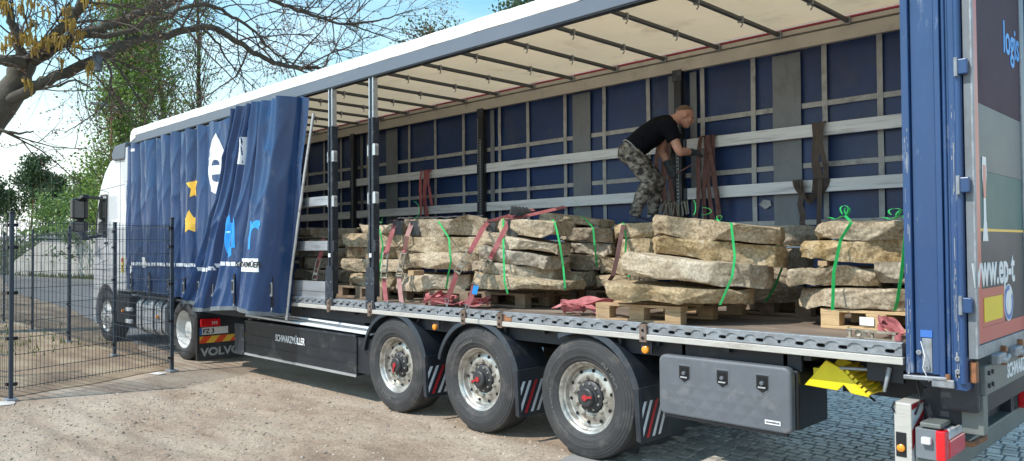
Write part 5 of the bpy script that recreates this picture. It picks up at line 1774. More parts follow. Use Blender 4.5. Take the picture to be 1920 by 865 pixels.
for y in (.50, 1.22):
    MB().lathe((4.02, y, .60), [(0, .055), (.05, .05), (.06, 0)], 16, 'x').build('plate_lamp', M_black_plastic, ub, smooth=40)

# release levers under the rear edge
MB().tube([(3.475, 0.120, 0.983), (3.782, 0.100, 1.001)], .011, 8).build('release_rod', M_galv, T, smooth=50)
MB().tube([(3.802, 0.080, 1.023), (3.792, 0.060, 0.950), (3.778, 0.050, 0.873)], [.017, .013, .011], 8).build('release_handle', M_galv, T, smooth=50)
MB().box(3.66, 3.88, .09, .14, .93, 1.06).build('lever_bracket', M_chassis, T)
MB().box(3.3, 4.1, .60, .66, .74, 1.06).build('rear_bearer', M_chassis, T)

# ------------------------------------------------------------------ yellow wheel chock held under the frame
ch = thing('wheel_chock', (3.470, 0.350, 0.773), 'bright yellow plastic wheel chock hung under the trailer frame', 'wheel chock')
wv = [(3.229, 0.120, 0.840), (3.379, 0.120, 1.024), (3.475, 0.120, 0.983), (3.660, 0.120, 0.810), (3.542, 0.120, 0.822), (3.497, 0.120, 0.873), (3.454, 0.120, 0.829)]
cb = MB().prism([(q[0], q[2]) for q in wv], 'y', .12, .15).build('side_plate', M_yellow, ch, bevel=.004)
MB().prism([(q[0], q[2]) for q in wv], 'y', .36, .385).build('side_plate', M_yellow, ch, bevel=.004)
a_, c_ = Vector(wv[2]), Vector(wv[3])
for k in range(7):
    p = a_.lerp(c_, k / 7) + Vector((.012, 0, .008)); q = a_.lerp(c_, (k + .62) / 7) + Vector((.012, 0, .008))
    d = (q - p).normalized()
    MB().obox(p + Vector((0, .135, 0)), q + Vector((0, .135, 0)), .265, .022, up=d.cross(Vector((0, 1, 0)))).build('tread_bar', M_yellow if k % 2 else M_yellow_label, ch)
MB().box((3.229, 0.120, 0.840)[0] + .05, (3.229, 0.120, 0.840)[0] + .12, .155, .355, (3.229, 0.120, 0.840)[2] + .02, (3.229, 0.120, 0.840)[2] + .12).build('heel', M_yellow, ch)
MB().obox((3.355, 0.160, 1.031), (3.593, 0.400, 0.739), .02, .012).build('holder_strap', M_black_plastic, ch)

# ================================================================== tractor unit
tk = thing('truck_tractor', (-9.2, 1.25, 0), 'white high-roof truck cab coupled to the front of the trailer behind the fence', 'truck')
K = tk
wc = (-10.98, .50)
arch = [(wc[0] + .62 * math.cos(R(a)), wc[1] + .62 * math.sin(R(a))) for a in range(200, 5, -12)]
prof = [(-9.62, 1.02), (-9.62, 3.62), (-10.30, 3.64), (-10.72, 3.56), (-11.05, 3.36), (-11.30, 3.08), (-11.46, 2.80), (-11.62, 2.25), (-11.72, 1.6), (-11.75, .95), (-11.74, .50), (-11.66, .33)] + arch + [(-10.34, .74), (-10.34, 1.02)]
MB().prism(prof, 'y', .03, 2.47).build('cab_body', M_white_paint, K, bevel=.045, seg=3)
def side(name, pts, m, y0=.012, y1=.029, par=None, bv=.004):
    return MB().prism(pts, 'y', y0, y1).build(name, m, par or K, bevel=bv)
wd = side('door_window', [(-11.47, 2.16), (-10.95, 2.10), (-10.92, 2.84), (-11.20, 2.86), (-11.38, 2.66)], M_glass)
for a, c in (((-11.50, 2.13), (-10.91, 2.07)), ((-10.90, 2.07), (-10.87, 2.90)), ((-10.88, 2.90), (-11.22, 2.91)), ((-11.22, 2.91), (-11.50, 2.45)), ((-11.50, 2.45), (-11.50, 2.13))):
    MB().obox((a[0], .02, a[1]), (c[0], .02, c[1]), .03, .025, up=(0, 1, 0)).build('window_trim', M_black_plastic, wd)
side('steering_wheel_shadow', [(-11.40, 2.16), (-11.05, 2.13), (-11.1, 2.34), (-11.3, 2.36)], M_black_plastic, .009, .0115, wd, 0)
sm = MB()
for a, c in (((-10.84, .98), (-10.80, 2.95)), ((-10.80, 2.95), (-11.28, 3.02)), ((-10.14, 1.04), (-10.14, 3.58)), ((-11.60, 1.75), (-10.34, 2.02)), ((-11.62, 1.50), (-10.82, 1.62)), ((-11.3, 3.02), (-9.66, 3.06))):
    sm.obox((a[0], .029, a[1]), (c[0], .029, c[1]), .010, .004, up=(0, 1, 0))
sm.build('body_seams', M_panel_grey, K)
side('door_handle', [(-11.0, 1.92), (-10.86, 1.93), (-10.86, 1.97), (-11.0, 1.96)], M_black_plastic, .005, .03)
side('side_badge', [(-10.42, 2.02), (-10.30, 2.06), (-10.30, 2.09), (-10.42, 2.05)], M_blue_label, .024, .0285, None, 0)
side('upper_fairing', [(-9.62, 3.10), (-9.62, 3.74), (-9.80, 3.74), (-9.82, 3.10)], M_white_paint, .0, .03, None, .006)
side('lower_skirt', [(-9.62, 1.06), (-9.62, 3.08), (-9.84, 3.08), (-9.86, 1.06)], M_white_paint, .004, .03, None, .006)
MB().prism([(-9.78, 3.52), (-9.74, 3.84), (-10.36, 3.82), (-10.52, 3.66), (-10.44, 3.54)], 'y', -.02, 2.5).build('roof_deflector', M_rail_grey, K, bevel=.03)
MB().box(-9.61, -9.56, .15, 2.35, 1.1, 3.5).build('cab_rear_wall', M_panel_grey, K)
fl = side('hazard_sticker', [(-9.98, 1.38), (-9.86, 1.38), (-9.86, 1.66), (-9.98, 1.66)], M_yellow_label, -.001, .0285, None, 0)
side('sticker_red', [(-9.97, 1.58), (-9.87, 1.58), (-9.87, 1.65), (-9.97, 1.65)], M_redstripe, -.004, -.0015, fl, 0)
side('sticker_dark', [(-9.95, 1.47), (-9.89, 1.47), (-9.89, 1.52), (-9.95, 1.52)], M_black_plastic, -.004, -.0015, fl, 0)
# wing mirror
mr = MB().prism([(-11.750, 2.86), (-11.330, 2.93), (-11.280, 2.86), (-11.650, 2.78), (-11.690, 2.24), (-11.310, 2.06), (-11.350, 2.0), (-11.750, 2.14), (-11.810, 2.3)], 'y', -.30, -.16).build('wing_mirror', M_black_plastic, K, bevel=.02)
MB().box(-11.790, -11.590, -.40, -.10, 2.44, 2.86).build('mirror_head', M_black_plastic, mr, bevel=.04)
MB().box(-11.790, -11.590, -.40, -.10, 2.18, 2.40).build('mirror_head', M_black_plastic, mr, bevel=.04)
MB().box(-11.588, -11.580, -.37, -.13, 2.47, 2.83).build('mirror_glass', M_glass, mr)
MB().box(-11.588, -11.580, -.37, -.13, 2.20, 2.38).build('mirror_glass', M_glass, mr)
MB().obox((-11.350, -.22, 2.88), (-11.170, .05, 2.84), .06, .06).build('mirror_arm', M_black_plastic, mr, bevel=.01)
MB().obox((-11.350, -.22, 2.05), (-11.250, .05, 2.10), .06, .06).build('mirror_arm', M_black_plastic, mr, bevel=.01)

# chassis, tank, boxes
for y in (.80, 1.62):
    MB().box(-11.4, -6.45, y, y + .08, .62, .90).build('frame_rail', M_chassis, K)
MB().box(-11.3, -9.7, .25, 2.25, .30, 1.0).build('engine_block', M_chassis, K)
MB().box(-10.34, -9.62, .03, .7, .42, .98).build('battery_box', M_black_plastic, K, bevel=.03)
for z in (.66, .44):
    MB().box(-9.78, -9.50, .0, .06, z, z + .07).build('step_reflector', M_reflect, K, bevel=.01)
MB().box(-10.0, -9.90, .005, .04, .62, .68).build('amber_marker', M_amber, K, bevel=.01)
def tank(x0, x1, m, nm):
    b = MB()
    pts = rrect(.03, .70, .30, .93, .16, 6)
    b.prism(pts, 'x', x0, x1)
    return b.build(nm, m, K, bevel=.03, seg=3)
M_tank = mat('silver_tank', (0.50, 0.53, 0.56), .38, .3, .08, 3, .02, 30, dirt=(.3, .29, .27), damt=.18, dscale=4)
tn = tank(-9.30, -7.95, M_tank, 'fuel_tank')
for x in (-9.0, -8.42, -8.05):
    b = MB(); b.prism(rrect(.018, .712, .288, .942, .165, 6), 'x', x - .025, x + .025); b.build('tank_strap', M_black_plastic, tn)
MB().box(-8.25, -8.17, -.004, .017, .60, .67).build('amber_marker', M_amber, tn, bevel=.01)
MB().box(-9.55, -6.5, .05, .65, .945, .985).build('catwalk', M_panel_grey, K, bevel=.006)
MB().box(-7.6, -6.7, .6, 1.9, .95, 1.06).build('fifth_wheel', M_black_steel, K, bevel=.02)

def truck_wheel(x, r, deep, name='wheel'):
    w = node(name, K)
    z = r - .005
    c = (x, .03, z)
    MB().lathe(c, [(.06, .285), (.03, .31), (.008, .37), (.006, .42), (.03, r - .02), (.05, r), (.12, r), (.122, r - .012), (.135, r - .012), (.137, r), (.27, r), (.30, r - .02), (.32, .40), (.30, .30)], 72).build('tyre', M_tyre, w, smooth=35)
    if deep:
        rp = [(.055, .285), (.030, .300), (.024, .308), (.034, .306), (.06, .282), (.20, .262), (.215, .235), (.205, .17), (.185, .155), (.185, .14), (.10, .13), (.09, .09), (.085, 0)]
    else:
        rp = [(.055, .285), (.030, .300), (.024, .308), (.034, .306), (.055, .275), (.06, .25), (.02, .21), (.0, .19), (-.01, .16), (-.015, .11), (-.045, .10), (-.055, .06), (-.057, 0)]
    rm_o = MB().lathe(c, rp, 56).build('rim', M_rim_white, w, smooth=40)
    for k in range(10):
        a = 2 * math.pi * k / 10
        rr = .205 if deep else .168
        yy = .205 if deep else -.006
        MB().lathe((x + rr * math.cos(a), .03 + yy, z + rr * math.sin(a)), [(0, .018), (-.03, .016), (-.04, 0)], 6).build('wheel_nut', M_nut, rm_o)
    MB().lathe((x, 2.47, z), [(-.3, .3), (-.3, r), (-.04, r), (-.01, .42), (-.03, .3)], 40).build('far_tyre', M_tyre, w, smooth=40)


truck_wheel(-10.98, .50, False)
truck_wheel(-7.18, .50, True)
# drive wheel mudguard and rear panel
b = MB()
n = 16
for i in range(n + 1):
    a = R(165 - (165 - 20) * i / n)
    for r_2, y in ((.58, .62), (.60, .62), (.60, .03), (.57, .02)):
        b.v.append((-7.18 + r_2 * math.cos(a), y, .5 + r_2 * math.sin(a)))
for i in range(n):
    for k in range(4):
        b.f.append((i * 4 + k, i * 4 + (k + 1) % 4, i * 4 + 4 + (k + 1) % 4, i * 4 + 4 + k))
b.mi = [0] * len(b.f)
mg = b.build('drive_mudguard', M_plastic, K, smooth=35)
rp_ = MB().box(-6.58, -6.53, .0, .95, .045, .80).build('rear_flap', M_plastic, K, bevel=.006)
MB().box(-6.60, -6.50, -.012, .03, .15, .74).build('flap_side_rib', M_black_plastic, rp_, bevel=.008)
xr_ = -6.527
MB().box(xr_, xr_ + .02, .02, .90, .735, .80).build('panel_top_rail', M_post, rp_, bevel=.006)
tl = MB().box(xr_, xr_ + .05, .035, .36, .575, .705).build('tail_lamp', M_redlens, rp_, bevel=.012)
for k in range(3):
    y = .21 + k * .035
    MB().add([(xr_ + .0515, y, .66), (xr_ + .0515, y + .015, .66), (xr_ + .0515, y + .035, .635), (xr_ + .0515, y + .015, .61), (xr_ + .0515, y, .61), (xr_ + .0515, y + .02, .635)], [(0, 1, 2, 5), (5, 2, 3, 4)]).build('lamp_chevron', M_white_sticker, tl)
np_ = MB().box(xr_, xr_ + .008, .03, .50, .45, .562).build('number_plate', M_white_sticker, rp_)
MB().box(xr_ + .0085, xr_ + .010, .032, .075, .452, .56).build('plate_blue_band', M_blue_label, np_)
lettering('plate_characters', 'FZ 3', .098, M_black_plastic, np_, (xr_ + .0105, .088, .472), (0, 1, 0), (0, 0, 1), 1.0, .003, align='LEFT')
for k in range(7):
    y0 = .01 + k * .13
    m_ = M_orange if k % 2 == 0 else M_yellow_print
    q = [(y0, .315), (y0 + .13, .315), (y0 + .23, .425), (y0 + .10, .425)]
    q = [(max(.01, min(.93, yy)), zz) for yy, zz in q]
    MB().add([(xr_ + .002, yy, zz) for yy, zz in q], [(0, 1, 2, 3)]).build('hazard_stripe', m_, rp_)
MB().add([(xr_ + .002, .01, .425), (xr_ + .002, .01, .315), (xr_ + .002, .108, .425)], [(0, 1, 2)]).build('hazard_stripe', M_yellow_print, rp_)
lettering('maker_name', 'VOLVO', .175, M_strap_grey, rp_, (xr_ + .002, .06, .115), (0, 1, 0), (0, 0, 1), 1.12, .007, align='LEFT')

# ================================================================== load: pallets
def pallet(x0, y0, lx, ly, rz, label, m=M_wood):
    """x0,y0 = corner towards the rear and the open side; runs lx along -x, ly along +y"""
    t = thing('euro_pallet', (x0, y0, ZF), label, 'pallet', 'wooden pallets under the stone stacks')
    z0 = ZF + .0015
    nb = 5
    for i in range(3):                    # bottom runners
        y = [0, (ly - .1) / 2, ly - .1][i]
        MB().box(x0 - lx, x0, y0 + y, y0 + y + .1, z0, z0 + .022).build('runner', m, t, bevel=.002)
        for j in range(3):
            x = [0, (lx - .14) / 2, lx - .14][j]
            MB().box(x0 - lx + x + .001, x0 - lx + x + .139, y0 + y + .001, y0 + y + .101, z0 + .0225, z0 + .10).build('block', m, t, bevel=.003)
    for j in range(3):
        x = [0, (lx - .14) / 2, lx - .14][j]
        MB().box(x0 - lx + x, x0 - lx + x + .14, y0, y0 + ly, z0 + .1005, z0 + .122).build('stringer_board', m, t, bevel=.002)
    for i in range(nb):
        y = (ly - .12) * i / (nb - 1)
        MB().box(x0 - lx, x0, y0 + y, y0 + y + .12, z0 + .1225, z0 + .144).build('deck_board', m, t, bevel=.002)
    for ch in t.children:
        pass
    if rz:
        t.rotation_euler.z = rz
    return t


pallet(2.26, .10, .80, 1.20, R(4), 'worn pallet with a stamped block under the big front stack of slabs')
pallet(3.93, .62, .80, 1.20, R(-1), 'fresh yellow pallet with a white label next to the rear post', M_wood_fresh)
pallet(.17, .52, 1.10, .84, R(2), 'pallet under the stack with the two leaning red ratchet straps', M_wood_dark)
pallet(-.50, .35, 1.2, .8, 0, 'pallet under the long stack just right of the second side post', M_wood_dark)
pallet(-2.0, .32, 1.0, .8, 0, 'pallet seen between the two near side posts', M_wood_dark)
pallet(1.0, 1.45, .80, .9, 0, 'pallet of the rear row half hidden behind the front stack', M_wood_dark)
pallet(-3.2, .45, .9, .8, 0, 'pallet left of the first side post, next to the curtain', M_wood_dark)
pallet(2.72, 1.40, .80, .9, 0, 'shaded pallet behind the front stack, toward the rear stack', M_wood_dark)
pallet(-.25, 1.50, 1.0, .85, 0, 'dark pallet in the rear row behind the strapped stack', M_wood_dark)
lb = MB().box(3.42, 3.52, .6165, .6185, 1.225, 1.285)
lb.box(3.43, 3.51, .6145, .6160, 1.262, 1.275)
tag(lb.build('paper_label', M_white_sticker), 'white paper label stuck on the fresh pallet block', 'label')

# ------------------------------------------------------------------ load: stone slabs
VD = Vector((-0.706, 0.708, 0))            # across the load, away from the open side
VS = Vector((0.708, 0.706, 0))
STONES = {}


def slab(key, a_t, b_t, a_b, b_b, back, label, mi, seed, rough=1.0):
    """a_t, b_t = top of the front face at its two ends; a_b, b_b = bottom of it; back = how far it goes in"""
    A, B = Vector(a_t), Vector(b_t)
    A2, B2 = Vector(a_b), Vector(b_b)
    ax = Vector((B.x - A.x, B.y - A.y, 0)); L = ax.length; ax.normalize()
    nr = Vector((-ax.y, ax.x, 0))          # points away from the viewer side
    hz_ = lambda s: (A.z + (B.z - A.z) * s)
    lz_ = lambda s: (A2.z + (B2.z - A2.z) * s)
    mid = (A + B) / 2 + nr * back / 2
    base = Vector((mid.x, mid.y, (A2.z + B2.z) / 2))
    r_ = random.Random(seed)
    NS, NR = 150, 17
    ph = [r_.uniform(0, 6.28) for _ in range(6)]
    off = Vector((seed * 3.71, seed * 1.3, seed * .77))
    vv, ff = [], []
    def plan(t):
        c, s = math.cos(t), math.sin(t)
        e = 5.5
        k = (abs(c) ** e + abs(s) ** e) ** (-1 / e)
        wob = 1 + .035 * math.sin(2 * t + ph[0]) + .04 * math.sin(3 * t + ph[1]) + .028 * math.sin(5 * t + ph[2]) + .016 * math.sin(9 * t + ph[3])
        return c * k * wob * L / 2, s * k * wob * back / 2
    def shape(u, w, k):
        s = u / L + .5
        zt, zb = hz_(s), lz_(s)
        return s, zt, zb
    tilt = r_.uniform(-.4, .7)
    th = max(.05, ((A.z - A2.z) + (B.z - B2.z)) / 2)
    zc = (A.z + B.z + A2.z + B2.z) / 4
    cuts_ = []                             # broken facets: planes that knock off edges and corners
    for k in range(26):
        t = 2 * math.pi * (k + r_.random()) / 26
        if k % 3 == 0: t = -math.pi / 2 + r_.gauss(0, 1.0)
        u, w = plan(t)
        out = (ax * (u / (L / 2)) + nr * (w / (back / 2))).normalized()
        tz = r_.choice((-1, -1, 1, 0)) * r_.uniform(.25, 1.6) + r_.gauss(0, .12)
        n_ = (out + nr.cross(Vector((0, 0, 1))) * r_.gauss(0, .35) + Vector((0, 0, tz))).normalized()
        s_ = max(0, min(1, u / L + .5))
        ez = (hz_(s_) if tz > 0 else lz_(s_)) if abs(tz) > .1 else zc
        e_ = Vector((mid.x, mid.y, 0)) + ax * u + nr * w; e_.z = ez
        cuts_.append((e_ - n_ * r_.uniform(.006, .034 if abs(tz) > .1 else .03), n_, e_, r_.uniform(.16, .42)))
    for j in range(NR):
        v = j / (NR - 1)                   # 0 bottom .. 1 top
        ins = 1 - .05 * (1 - v) ** 2 * (1 if tilt > 0 else .2) - .02 * abs(v - .6)
        if v > .93: ins -= .015
        for i in range(NS):
            t = 2 * math.pi * i / NS
            u, w = plan(t)
            u, w = u * (1 - (1 - ins) * .55), w * (1 - (1 - ins) * .9)
            s, zt, zb = shape(u, w, v)
            s = max(-.05, min(1.05, s))
            zt, zb = hz_(s), lz_(s)
            p = Vector((mid.x, mid.y, 0)) + ax * u + nr * w
            p.z = zb + (zt - zb) * v
            q = p + off
            out = (ax * u / (L / 2) + nr * w / (back / 2)); out = out.normalized() if out.length > 0 else out
            for c0_, n_, e_, rad in cuts_:
                dd = (p - e_).length
                if dd < rad * 1.6:
                    d_ = (p - c0_).dot(n_)
                    if d_ > 0: p -= n_ * d_ * min(1, max(0, (rad * 1.6 - dd) / (rad * .5)))
            f2 = noise.voronoi(Vector((q.x * 9, q.y * 9, q.z * 15)))[0]
            chip = (f2[1] - f2[0]) * .020 - .006
            n1 = noise.noise(q * 3.1) * .022 + noise.noise(q * 11) * .008 + noise.noise(q * 27) * .0045 + noise.noise(q * 60) * .002
            edge = min(1, (1 - v) * 6 + .35) * min(1, v * 5 + .25)
            p += out * (chip + n1) * rough * (.35 + .65 * edge)
            p.z += noise.noise(q * 2.3) * .008 + noise.noise(q * 14) * .005
            p.z += .010 * v - .012 * (1 - v) + (noise.noise(q * 4) * .012 * (1 - v))
            vv.append(p)
    for j in range(NR - 1):
        for i in range(NS):
            i2 = (i + 1) % NS
            ff.append((j * NS + i, j * NS + i2, (j + 1) * NS + i2, (j + 1) * NS + i))
    # caps with inner rings
    def cap(j0, up):
        start = j0 * NS
        prev = [start + i for i in range(NS)]
        cen = sum((vv[k] for k in prev), Vector((0, 0, 0))) / NS
        for f in (.93, .8, .6, .36, .14):
            cur_ = []
            for i in range(NS):
                p0 = vv[start + i]
                p = cen.lerp(p0, f)
                s = max(-.05, min(1.05, (p - A).dot(ax) / L))
                zz = hz_(s) if up else lz_(s)
                q = p + off
                p.z = zz + (1 if up else -1) * (.006 * (1 - f) + .002) + noise.noise(q * 5) * .008 + noise.noise(q * 18) * .004 + (0 if up else .014)
                cur_.append(len(vv)); vv.append(p)
            for i in range(NS):
                i2 = (i + 1) % NS
                quad = (prev[i], prev[i2], cur_[i2], cur_[i])
                ff.append(quad if up else quad[::-1])
            prev = cur_
        k = len(vv)
        c2 = sum((vv[q_] for q_ in prev), Vector((0, 0, 0))) / NS
        vv.append(c2)
        for i in range(NS):
            ff.append((prev[i], prev[(i + 1) % NS], k) if up else (prev[(i + 1) % NS], prev[i], k))
    cap(NR - 1, True)
    cap(0, False)
    b = MB(); b.add(vv, ff)
    o = b.build('quarry_stone', M_stone[mi], org=base, smooth=34)
    tag(o, label, 'stone slab', 'quarry stone slabs stacked on the pallets')
    STONES[key] = ([Vector(q) for q in b.v], list(b.f))
    return o


#      key   top-left             top-right            bottom-left          bottom-right      back label material seed
SL = [
    ('A1', (-4.435, 0.385, 2.095), (-3.582, 0.531, 2.077), (-4.437, 0.386, 1.986), (-3.584, 0.532, 1.959), .7, 'dark top slab just right of the curtain, left of the first post', 1),
    ('A2', (-4.465, 0.360, 1.951), (-3.595, 0.522, 1.932), (-4.467, 0.361, 1.819), (-3.597, 0.523, 1.814), .7, 'dark second slab from the top, right of the curtain edge', 1),
    ('A3', (-4.441, 0.388, 1.791), (-3.588, 0.534, 1.787), (-4.443, 0.389, 1.697), (-3.589, 0.534, 1.698), .75, 'thin dark slab below the near side board by the curtain', 1),
    ('A4', (-4.460, 0.373, 1.670), (-3.621, 0.504, 1.672), (-4.462, 0.374, 1.538), (-3.623, 0.505, 1.546), .7, 'thick dark slab second from the bottom beside the curtain', 1),
    ('A5', (-4.350, 0.346, 1.512), (-3.506, 0.483, 1.507), (-4.353, 0.348, 1.337), (-3.509, 0.484, 1.347), .75, 'lowest dark slab beside the curtain', 1),
    ('B1', (-3.032, 0.513, 2.100), (-2.005, 0.550, 2.081), (-3.035, 0.514, 1.986), (-2.007, 0.551, 1.969), .7, 'top slab behind the second side post, half in shade', 0),
    ('B2', (-3.173, 0.376, 2.003), (-2.021, 0.537, 1.971), (-3.176, 0.377, 1.855), (-2.024, 0.539, 1.820), .75, 'pale second slab of the stack between the two side posts', 0),
    ('B3', (-3.166, 0.387, 1.843), (-2.042, 0.521, 1.815), (-3.170, 0.389, 1.667), (-2.045, 0.522, 1.664), .7, 'grey third slab of the stack between the two side posts', 1),
    ('B4', (-3.073, 0.345, 1.663), (-1.973, 0.453, 1.661), (-3.076, 0.346, 1.502), (-1.976, 0.455, 1.506), .75, 'bright rounded fourth slab between the two side posts', 0),
    ('B5', (-3.072, 0.351, 1.484), (-2.104, 0.469, 1.492), (-3.075, 0.353, 1.330), (-2.108, 0.470, 1.321), .75, 'lowest slab between the two side posts, just above the pallet', 0),
    ('C1', (-1.772, 0.286, 2.127), (-0.361, 0.494, 2.106), (-1.776, 0.288, 1.944), (-0.365, 0.496, 1.923), .75, 'long dark top slab under the black edge protectors, right of the second post', 1),
    ('C2', (-1.771, 0.223, 1.921), (-0.393, 0.468, 1.914), (-1.774, 0.225, 1.770), (-0.397, 0.470, 1.737), .75, 'second slab from the top, right of the second post, crossed by two ratchets', 0),
    ('C3', (-1.818, 0.181, 1.760), (-0.566, 0.371, 1.740), (-1.822, 0.183, 1.579), (-0.570, 0.373, 1.545), .75, 'thick third slab with a broken corner above the little wooden spacer', 0),
    ('C4', (-1.756, 0.180, 1.501), (-0.673, 0.342, 1.500), (-1.759, 0.182, 1.327), (-0.677, 0.343, 1.327), .75, 'lowest rounded slab on the pallet right of the second post', 0),
    ('K1', (-0.452, 1.149, 2.212), (0.410, 1.363, 2.082), (-0.454, 1.150, 2.114), (0.408, 1.364, 2.006), .6, 'wedge-shaped topmost slab of the rear row under the grey plastic corner pieces', 0),
    ('K2', (-0.072, 1.252, 2.018), (0.519, 1.405, 1.983), (-0.075, 1.254, 1.869), (0.516, 1.406, 1.834), .6, 'dark rounded slab of the rear row, second from the top, left of the man', 1),
    ('K3', (-0.067, 1.262, 1.859), (0.524, 1.414, 1.825), (-0.069, 1.263, 1.740), (0.522, 1.415, 1.704), .6, 'thin dark slab of the rear row, third from the top, left of the man', 1),
    ('K4', (-0.077, 1.185, 1.725), (0.489, 1.384, 1.700), (-0.081, 1.186, 1.560), (0.486, 1.385, 1.546), .6, 'dark thick slab of the rear row, fourth from the top, left of the man', 1),
    ('K5', (-0.106, 1.162, 1.532), (0.398, 1.297, 1.532), (-0.109, 1.163, 1.379), (0.394, 1.299, 1.366), .6, 'lowest dark slab of the rear row left of the man', 1),
    ('D1', (-0.214, 0.401, 2.099), (0.542, 0.535, 2.052), (-0.217, 0.403, 1.959), (0.539, 0.536, 1.904), .62, 'flat top slab under the two red straps, in front of the rear row', 0),
    ('D2', (-0.289, 0.259, 1.972), (0.563, 0.492, 1.817), (-0.291, 0.261, 1.850), (0.561, 0.493, 1.722), .7, 'second slab tilting down to the right behind the red straps', 0),
    ('D3', (-0.331, 0.193, 1.847), (0.516, 0.449, 1.698), (-0.334, 0.194, 1.686), (0.514, 0.451, 1.583), .7, 'whitish broad third slab tilting right behind the red straps', 1),
    ('D4', (-0.374, 0.127, 1.678), (0.559, 0.524, 1.578), (-0.376, 0.128, 1.567), (0.557, 0.525, 1.457), .75, 'fourth slab, brown and thin, above the lowest slab of the strapped stack', 0),
    ('D5', (-0.339, 0.052, 1.560), (0.771, 0.499, 1.450), (-0.342, 0.054, 1.413), (0.769, 0.500, 1.367), .8, 'long lowest slab overhanging the pallet of the strapped stack', 0),
    ('E1', (0.579, 1.293, 2.026), (1.161, 1.450, 2.046), (0.576, 1.295, 1.890), (1.157, 1.452, 1.877), .75, 'ochre top slab the man stands on, left of the pale big slab', 2),
    ('E2', (0.591, 1.311, 1.870), (1.127, 1.421, 1.875), (0.588, 1.312, 1.689), (1.123, 1.423, 1.684), .75, 'ochre second slab below the one the man stands on', 2),
    ('E3', (0.516, 1.171, 1.671), (1.085, 1.385, 1.671), (0.513, 1.172, 1.513), (1.082, 1.387, 1.513), .75, 'third slab below the man, crossed by the maroon strap', 0),
    ('E4', (0.505, 1.094, 1.502), (1.080, 1.315, 1.502), (0.503, 1.096, 1.389), (1.078, 1.316, 1.382), .8, 'lowest slab below the man, behind the strap heap', 0),
    ('F1', (1.875, 0.141, 2.064), (2.875, 0.437, 1.931), (1.872, 0.143, 1.905), (2.872, 0.438, 1.797), .80, 'big pale whitish top slab in front of the man', 0),
    ('F2', (1.802, 0.144, 1.891), (2.866, 0.503, 1.786), (1.799, 0.145, 1.747), (2.863, 0.504, 1.634), .8, 'second slab with a tan left shoulder under the big pale slab', 2),
    ('F3', (1.754, -0.112, 1.757), (2.831, 0.260, 1.638), (1.750, -0.110, 1.570), (2.828, 0.262, 1.474), .8, 'thick broad third slab jutting forward, pointed at the right', 0),
    ('F4', (1.666, -0.192, 1.508), (2.714, 0.106, 1.455), (1.664, -0.190, 1.364), (2.711, 0.107, 1.343), .85, 'lowest pale rounded slab on the worn pallet', 2),
    ('H1', (2.256, 1.415, 1.980), (2.748, 1.482, 1.960), (2.252, 1.416, 1.786), (2.744, 1.483, 1.792), .6, 'shaded top slab sticking out behind the big pale slab at its right', 1),
    ('H2', (2.181, 1.275, 1.775), (2.619, 1.289, 1.764), (2.178, 1.277, 1.615), (2.616, 1.290, 1.611), .6, 'shaded second slab behind the front stack at its right', 1),
    ('H3', (2.178, 1.277, 1.598), (2.642, 1.316, 1.599), (2.175, 1.278, 1.453), (2.639, 1.318, 1.465), .6, 'shaded third slab behind the front stack at its right', 1),
    ('H4', (2.152, 1.185, 1.444), (2.639, 1.318, 1.449), (2.149, 1.187, 1.280), (2.635, 1.319, 1.291), .6, 'shaded lowest slab behind the front stack at its right', 1),
    ('G1', (3.041, 0.573, 1.971), (3.827, 0.651, 1.958), (3.038, 0.574, 1.847), (3.824, 0.652, 1.815), .80, 'flat top slab of the stack next to the blue rear post', 0),
    ('G2', (2.888, 0.565, 1.832), (3.814, 0.642, 1.834), (2.885, 0.566, 1.718), (3.810, 0.643, 1.669), .80, 'second slab of the rear-post stack, long and ridged', 2),
    ('G3', (2.866, 0.550, 1.612), (3.545, 0.619, 1.629), (2.863, 0.551, 1.498), (3.542, 0.621, 1.485), .75, 'flat third slab of the rear-post stack, left of the small one', 0),
    ('G3b', (3.497, 0.571, 1.667), (3.852, 0.615, 1.674), (3.494, 0.572, 1.520), (3.849, 0.616, 1.514), .7, 'small grey third slab of the rear-post stack beside the post', 1),
    ('G4', (2.900, 0.518, 1.464), (3.810, 0.634, 1.487), (2.897, 0.519, 1.343), (3.807, 0.635, 1.348), .80, 'lowest slab of the rear-post stack on the fresh pallet', 0),
]
for i, (key, a, b_, c, d, bk, lab, mi) in enumerate(SL):
    slab(key, a, b_, c, d, bk, lab, mi, i + 1)
av, af = [], []
for v_, f_ in STONES.values():
    k = len(av); av += v_; af += [tuple(i + k for i in q) for q in f_]
LOAD = BVHTree.FromPolygons(av, af)
# little wooden spacers between slabs
for p, s, lab in (((-1.164, 0.134, 1.530), .05, 'small pinkish wooden spacer between slabs right of the second post'), ((3.163, 0.634, 1.667), .035, 'small wooden spacer under the ridged slab of the rear-post stack')):
    p = Vector(p)
    b = MB().box(p.x - s, p.x + s, p.y - .03, p.y + .12, p.z - s * .55, p.z + s * .55)
    tag(b.build('wooden_spacer', M_wood, org=p, bevel=.004), lab, 'spacer', 'wooden spacers')


